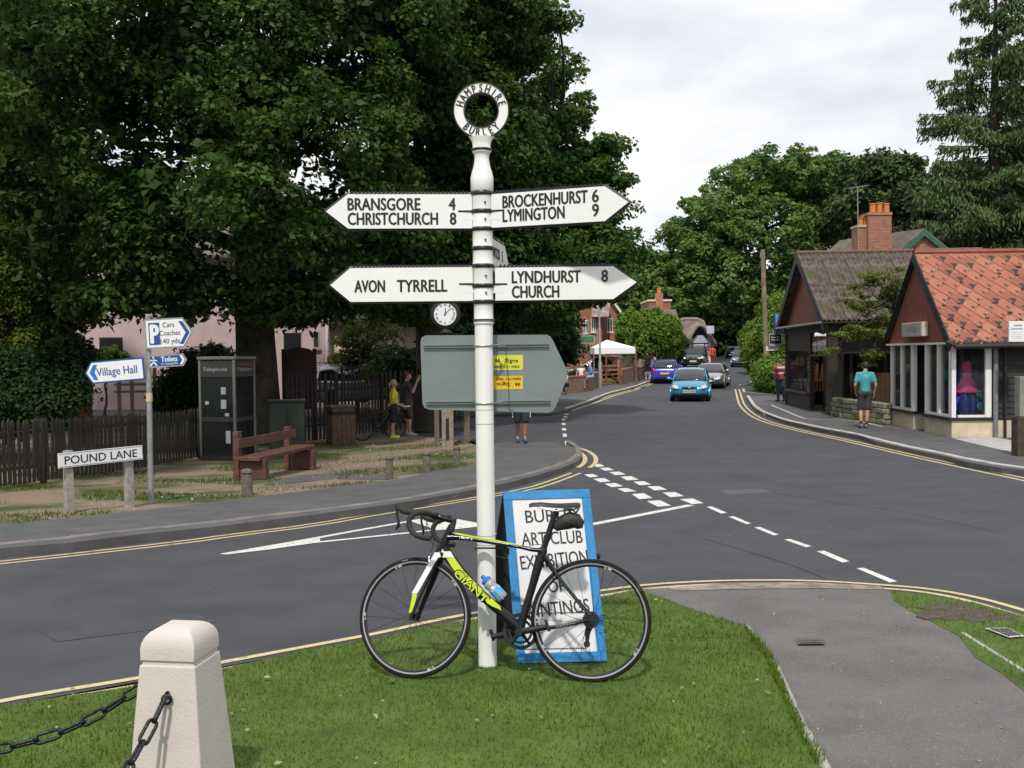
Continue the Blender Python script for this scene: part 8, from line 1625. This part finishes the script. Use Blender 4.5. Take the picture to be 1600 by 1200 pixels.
bigtree('oak_tree', 'dark woodland tree behind the thatched cottage at the end of the street', 1120, 480, 135, [(1110, 500, 135, 60, 48, 6), (1160, 495, 132, 50, 55, 6), (1070, 505, 135, 40, 40, 5), (1200, 500, 125, 40, 50, 5)], LM['dark'], 260, 140, 2.0, .6, 43, limbs=3, inner=(60, 30, 1.2))
bigtree('woodland_tree', 'low bright bush beside the far end of the road', 1128, 535, 150, [(1128, 536, 150, 16, 10, 2), (1142, 538, 150, 12, 8, 2)], LM['hedge'], 40, 80, .8, .45, 44, limbs=2, cat='shrub')
bigtree('pine_tree', 'darker bluish pine behind the chimney stack, right of the large ash', 1370, 290, 100, [(1370, 270, 100, 50, 28, 5), (1400, 300, 100, 50, 40, 5), (1350, 330, 100, 40, 40, 5), (1420, 350, 98, 60, 50, 5)], LM['pine'], 260, 150, 1.5, .45, 45, limbs=5, inner=(40, 30, .9))
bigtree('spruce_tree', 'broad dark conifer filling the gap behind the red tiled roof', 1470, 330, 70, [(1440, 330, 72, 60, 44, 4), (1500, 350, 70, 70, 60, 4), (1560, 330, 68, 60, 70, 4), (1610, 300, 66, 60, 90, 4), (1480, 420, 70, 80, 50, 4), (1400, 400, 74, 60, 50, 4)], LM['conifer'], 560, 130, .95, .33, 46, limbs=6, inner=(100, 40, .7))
bigtree('oak_tree', 'broadleaf tree behind the shops at the right edge', 1680, 300, 60, [(1640, 260, 60, 60, 80, 4), (1700, 300, 60, 90, 150, 5), (1620, 380, 58, 50, 60, 3)], LM['oak2'], 330, 150, 1.0, .3, 47, limbs=4)
def conifer(label, base, H, Rb, mat, seed, nbr=70, h0=.12, droop=.35):
    rng = np.random.default_rng(seed); rr = random.Random(seed); t = thing('larch_tree', label, 'tree', base); MB().tube([(0, 0, -.2), (0, 0, H * .5), (.1, 0, H)], [H * .022, H * .013, .03], 10).build('trunk', m_bark, t, smooth=True)
    mb = MB(); C, Nn, T_, Ls, Ws, Rn = [], [], [], [], [], []
    for i in range(nbr):
        f = h0 + (1 - h0) * (i / nbr) ** .9; z = H * f; L = Rb * (1 - f) ** .55 * rr.uniform(.55, 1.15) + .4; a = rr.uniform(0, 2 * pi); d = Vector((cos(a), sin(a), 0)); br = rr.random(); pts = []
        for k in range(8):
            s = k / 7; pts.append(Vector((0, 0, z)) + d * (L * s) + Vector((0, 0, L * (.16 * s - droop * s * s + .12 * s ** 4))))
        mb.tube(pts, [.05 * (1 - f) + .015 - .01 * k / 7 for k in range(8)], 5)
        m = int(150 * L / Rb * (1.5 - f) * 4); s = rng.uniform(.12, 1.02, m) ** .8; P_ = np.array([tuple(q) for q in pts]); ii = np.clip((s * 7).astype(int), 0, 6); fr = (s * 7 - ii)[:, None]; p = P_[ii] * (1 - fr) + P_[np.minimum(ii + 1, 7)] * fr
        side = np.array([-d.y, d.x, 0]); wd = (.5 * (1 - s) + .18) * L * .5; q = rng.normal(size=m) * .5; hang = np.abs(rng.normal(size=m)) * .28 * (.5 + L / Rb)
        p = p + side * (q * wd)[:, None]; p[:, 2] -= hang + np.abs(q) * wd * .35
        C.append(p); dn = np.tile(np.array([0, 0, -1.]), (m, 1)) + rng.normal(size=(m, 3)) * .45 + side * np.sign(q)[:, None] * .5 + np.array(d) * .4; T_.append(unit(dn)); nn = np.cross(unit(dn), rng.normal(size=(m, 3))); Nn.append(unit(nn)); Ls.append(rng.uniform(.25, .5, m)); Ws.append(rng.uniform(.06, .13, m)); Rn.append(np.clip(br * .5 + rng.uniform(0, .5, m), 0, 1))
    mb.build('limb', m_bark, t, smooth=True)['kind'] = 'stuff'
    me = quads_mesh(np.concatenate(C), np.concatenate(Nn), np.concatenate(T_), np.concatenate(Ls), np.concatenate(Ws), np.concatenate(Rn), 'crown'); me.materials.append(mat); link('crown', me, t); return t
yc = 58; b = gp(Q(1552, 600, yc).x, yc); conifer('tall open conifer with drooping boughs at the upper right corner', b, Q(1552, -75, yc).z - b.z, 5.6, LM['pine'], 51, 135, .26, .26)
yc = 62; b = gp(Q(1640, 600, yc).x, yc); conifer('second drooping conifer cut by the right edge of the picture', b, Q(1640, -220, yc).z - b.z, 6.5, LM['conifer'], 52, 90, .22, .28)
# --- hedges and shrubs along the street
bigtree('clipped_bush', 'big clipped round bush in front of the brick house beside the white canopy', 1005, 530, 66, [(1000, 522, 66, 34, 34, 1.6), (1022, 520, 66, 30, 33, 1.6), (1045, 525, 68, 18, 30, 1.4), (985, 505, 66, 12, 16, .8), (1005, 548, 66, 26, 16, 1.4), (1035, 552, 67, 20, 14, 1.2)], LM['hedge'], 420, 110, .42, .18, 61, limbs=3, up=.3, flat=1.0, cat='shrub')
bigtree('clipped_bush', 'dark shaded shrub between the round bush and the orange brick wall', 1052, 545, 72, [(1046, 560, 72, 14, 14, 1), (1056, 540, 72, 10, 22, 1)], LM['dark'], 60, 120, .5, .2, 62, limbs=2, cat='shrub')
for i, (u, v, ru, rv, y, lab) in enumerate([(1195, 560, 22, 46, 58, 'tall overgrown hedge beside the road left of the brown shop, nearest part'), (1182, 545, 16, 36, 70, 'tall overgrown hedge beside the road, further part behind the first'), (1206, 590, 12, 18, 52, 'low greenery at the foot of the roadside hedge by the signs'), (1216, 510, 22, 40, 60, 'yellowish climber behind the blue sign and telegraph pole')]):
    bigtree('roadside_hedge', lab, u, v, y, [(u, v, y, ru, rv, 2.2), (u - ru * .3, v - rv * .5, y, ru * .6, rv * .5, 1.5), (u + ru * .4, v + rv * .2, y, ru * .6, rv * .6, 1.5)], LM['hedge'], 190, 120, .5, .19, 63 + i, limbs=2, up=.4, flat=.9, cat='hedge')
bigtree('garden_shrub', 'small green bush beside the thatched cottage door', 1072, 540, 82, [(1068, 545, 82, 10, 10, 1)], LM['hedge'], 40, 80, .4, .2, 68, limbs=2, cat='shrub')
# yew bough reaching in front of the corrugated roof
yb = 31.0; b = gp(Q(1405, 600, yb).x, yb); rng = np.random.default_rng(71); lob = [PL(*q) for q in [(1395, 455, 31, 26, 46, .9), (1370, 520, 30.5, 46, 11, .8), (1345, 470, 31, 34, 26, .7), (1325, 525, 30.5, 34, 7, .5), (1300, 545, 30, 12, 9, .3), (1360, 560, 30.5, 22, 12, .5), (1390, 505, 31, 24, 24, .7), (1350, 440, 31, 24, 14, .5), (1318, 512, 30.3, 22, 5, .4)]]
tree('yew_tree', 'sprawling yew with pale boughs between the two shops, over the corrugated roof', b, Q(1400, 440, yb), .10, lob, LM['yew'], 125, 100, .27, .08, 71, limbs=9, shell=.1, flat=.35, up=.9)
# ivy and plants on the low wall between the shops
bigtree('wall_plants', 'ivy and weeds growing over the low stone wall between the shops', 1340, 640, 30.5, [(1343, 655, 30.2, 5, 12, .1), (1372, 634, 29.6, 8, 3, .2), (1325, 628, 31.6, 10, 3, .2), (1300, 640, 33, 5, 14, .1)], LM['hedge'], 60, 40, .10, .06, 72, limbs=1, cat='plant')
# far woods beyond the frame and at the end of the street, too far to tell trees apart
rng = np.random.default_rng(81); lob = []
for k in range(130):
    a = rng.uniform(0, 2 * pi); 
    if k < 34: x = rng.uniform(-170, 200); y = rng.uniform(180, 260)
    else:
        rr_ = rng.uniform(75, 130); x, y = rr_ * cos(a), rr_ * sin(a)
        if y > 60 and -30 < x < 90: continue
        if abs(y) < 30 and False: continue
    lob.append(((x, y, 6), (9, 9, rng.uniform(6, 10))))
p, n, tt, L, W, rn = leaf_cloud(lob, 1900, 24, 3.4, 1.9, rng, .6, .6, .8); me = quads_mesh(p, n, tt, L, W, rn, 'woodland'); me.materials.append(LM['dark']); o = link('woodland', me); tag(o, 'distant woodland closing off the end of the street', 'woodland', kind='stuff')
# ------------------------------------------------------------ grass blades
def blades(name, label, poly, n, h, mat, seed, dens=None, off=.012, wmul=1.0):
    rng = np.random.default_rng(seed); xs = [p[0] for p in poly]; ys = [p[1] for p in poly]; x = rng.uniform(min(xs), max(xs), n * 3); y = rng.uniform(min(ys), max(ys), n * 3)
    ins = np.zeros(len(x), bool); j = len(poly) - 1
    for i in range(len(poly)):
        a, b = poly[i], poly[j]; c = ((a[1] > y) != (b[1] > y)) & (x < (b[0] - a[0]) * (y - a[1]) / ((b[1] - a[1]) or 1e-9) + a[0]); ins ^= c; j = i
    if dens is not None: ins &= dens(x, y, rng)
    x = x[ins][:n]; y = y[ins][:n]; N_ = len(x); z = gz(x, y) + off; hh = h * rng.uniform(.45, 1.25, N_) * (1 + .35 * np.sin(x * 2.1 + 1.3 * y) * np.sin(y * 1.7)); a = rng.uniform(0, 2 * pi, N_); ln = rng.uniform(.1, .8, N_) * hh; w = rng.uniform(.0018, .0035, N_) * wmul
    v = np.empty((N_, 3, 3)); ax = np.cos(a); ay = np.sin(a); v[:, 0] = np.stack([x - ay * w, y + ax * w, z], 1); v[:, 1] = np.stack([x + ay * w, y - ax * w, z], 1); v[:, 2] = np.stack([x + ax * ln, y + ay * ln, z + hh], 1)
    me = bpy.data.meshes.new(name); me.vertices.add(N_ * 3); me.vertices.foreach_set('co', v.reshape(-1).astype(np.float32)); me.loops.add(N_ * 3); me.loops.foreach_set('vertex_index', np.arange(N_ * 3, dtype=np.int32)); me.polygons.add(N_); me.polygons.foreach_set('loop_start', np.arange(0, N_ * 3, 3, dtype=np.int32)); me.update(calc_edges=True)
    at = me.attributes.new('rnd', 'FLOAT', 'FACE'); at.data.foreach_set('value', rng.uniform(0, 1, N_).astype(np.float32)); me.materials.append(mat); o = link(name, me); tag(o, label, 'grass', kind='stuff'); return o
GM = leafmat('grass_blade', (.040, .090, .008), (.138, .218, .024), 1.0, trans=.3, spec=.08)
GV = leafmat('grass_verge_blade', (.028, .070, .007), (.105, .155, .024), 1.0, spec=.08, trans=.3)
clipl = [p for p in LAWN if True]
near = [(x, y) for x, y in LAWN]; 
blades('lawn_grass', 'short mown grass of the near lawn round the fingerpost', near, 250000, .022, GM, 91, dens=lambda x, y, r: (y > 3.8) & (np.abs(x) < y * .56 + .3) & (r.uniform(0, 1, len(x)) < np.clip(1.4 - (y - 4) * .2, .4, 1)))
blades('lawn_grass', 'short mown grass of the small lawn at the right, beside the footpath', LAWNR, 50000, .03, GM, 92, dens=lambda x, y, r: (y > 4) & (x < y * .56 + .4))
EDGE = [(p.x, p.y) for p in PP([(1161, 979), (1185, 1004), (1207, 1030), (1216, 1052), (1240, 1105), (1265, 1154), (1295, 1200), (1275, 1200), (1250, 1154), (1226, 1105), (1204, 1052), (1196, 1030), (1174, 1004)])]
blades('edge_grass', 'tufts of grass growing over the path edging', EDGE, 2600, .04, GM, 93)
vpoly = [(p.x, p.y) for p in VPX[:13]]
def vd(x, y, r): return (np.sin(x * 1.3 + 2.2 * y) + np.sin(y * 2.3 - x * .7) + np.sin(x * 3.1 + y * .9) * .6 + r.normal(size=len(x)) * .35) > .6
def edge_d(x, y, r): return vd(x, y, r)
blades('verge_grass', 'patchy grass on the worn verge around the bench and signs', vpoly + [(-24, 30), (-20, 12)], 80000, .05, GV, 94, dens=lambda x, y, r: vd(x, y, r) & (y < 27), off=.09, wmul=2.6)
# fallen leaves and grit
def litter(name, label, poly, n, size, mat, seed, off):
    rng = np.random.default_rng(seed); pts = []; xs = [p[0] for p in poly]; ys = [p[1] for p in poly]
    while len(pts) < n:
        x, y = rng.uniform(min(xs), max(xs)), rng.uniform(min(ys), max(ys))
        if inside((x, y), poly) and y > 3.5: pts.append((x, y, float(gz(x, y)) + off))
    c = np.array(pts); nn = unit(rng.normal(size=(n, 3)) * .35 + np.array([0, 0, 1])); t = unit(np.cross(nn, rng.normal(size=(n, 3)))); L = size * rng.uniform(.4, 1.3, n)
    me = quads_mesh(c, nn, t, L, L * .6, rng.uniform(0, 1, n), name); me.materials.append(mat); o = link(name, me); return tag(o, label, 'litter', kind='stuff')
ml = leafmat('dry_leaf', (.12, .06, .03), (.45, .36, .24), 3, trans=.1)
litter('fallen_leaves', 'small dry leaves scattered over the near lawn', LAWN, 260, .035, ml, 95, .035)
litter('fallen_leaves', 'dry leaves and grit scattered over the footpath and its edges', [(p[0], p[1]) for p in [(q.x, q.y) for q in path]], 240, .018, ml, 96, .012)
litter('fallen_leaves', 'fallen leaves lying on the worn verge near the bench', vpoly, 700, .05, ml, 97, .11)
RD = [(p.x, p.y) for p in PP([(350, 1000), (1300, 900), (1500, 930), (1590, 800), (1200, 720), (950, 740), (300, 860)])]
litter('road_grit', 'tiny pale specks of grit on the road surface', RD, 160, .018, ml, 98, .008)
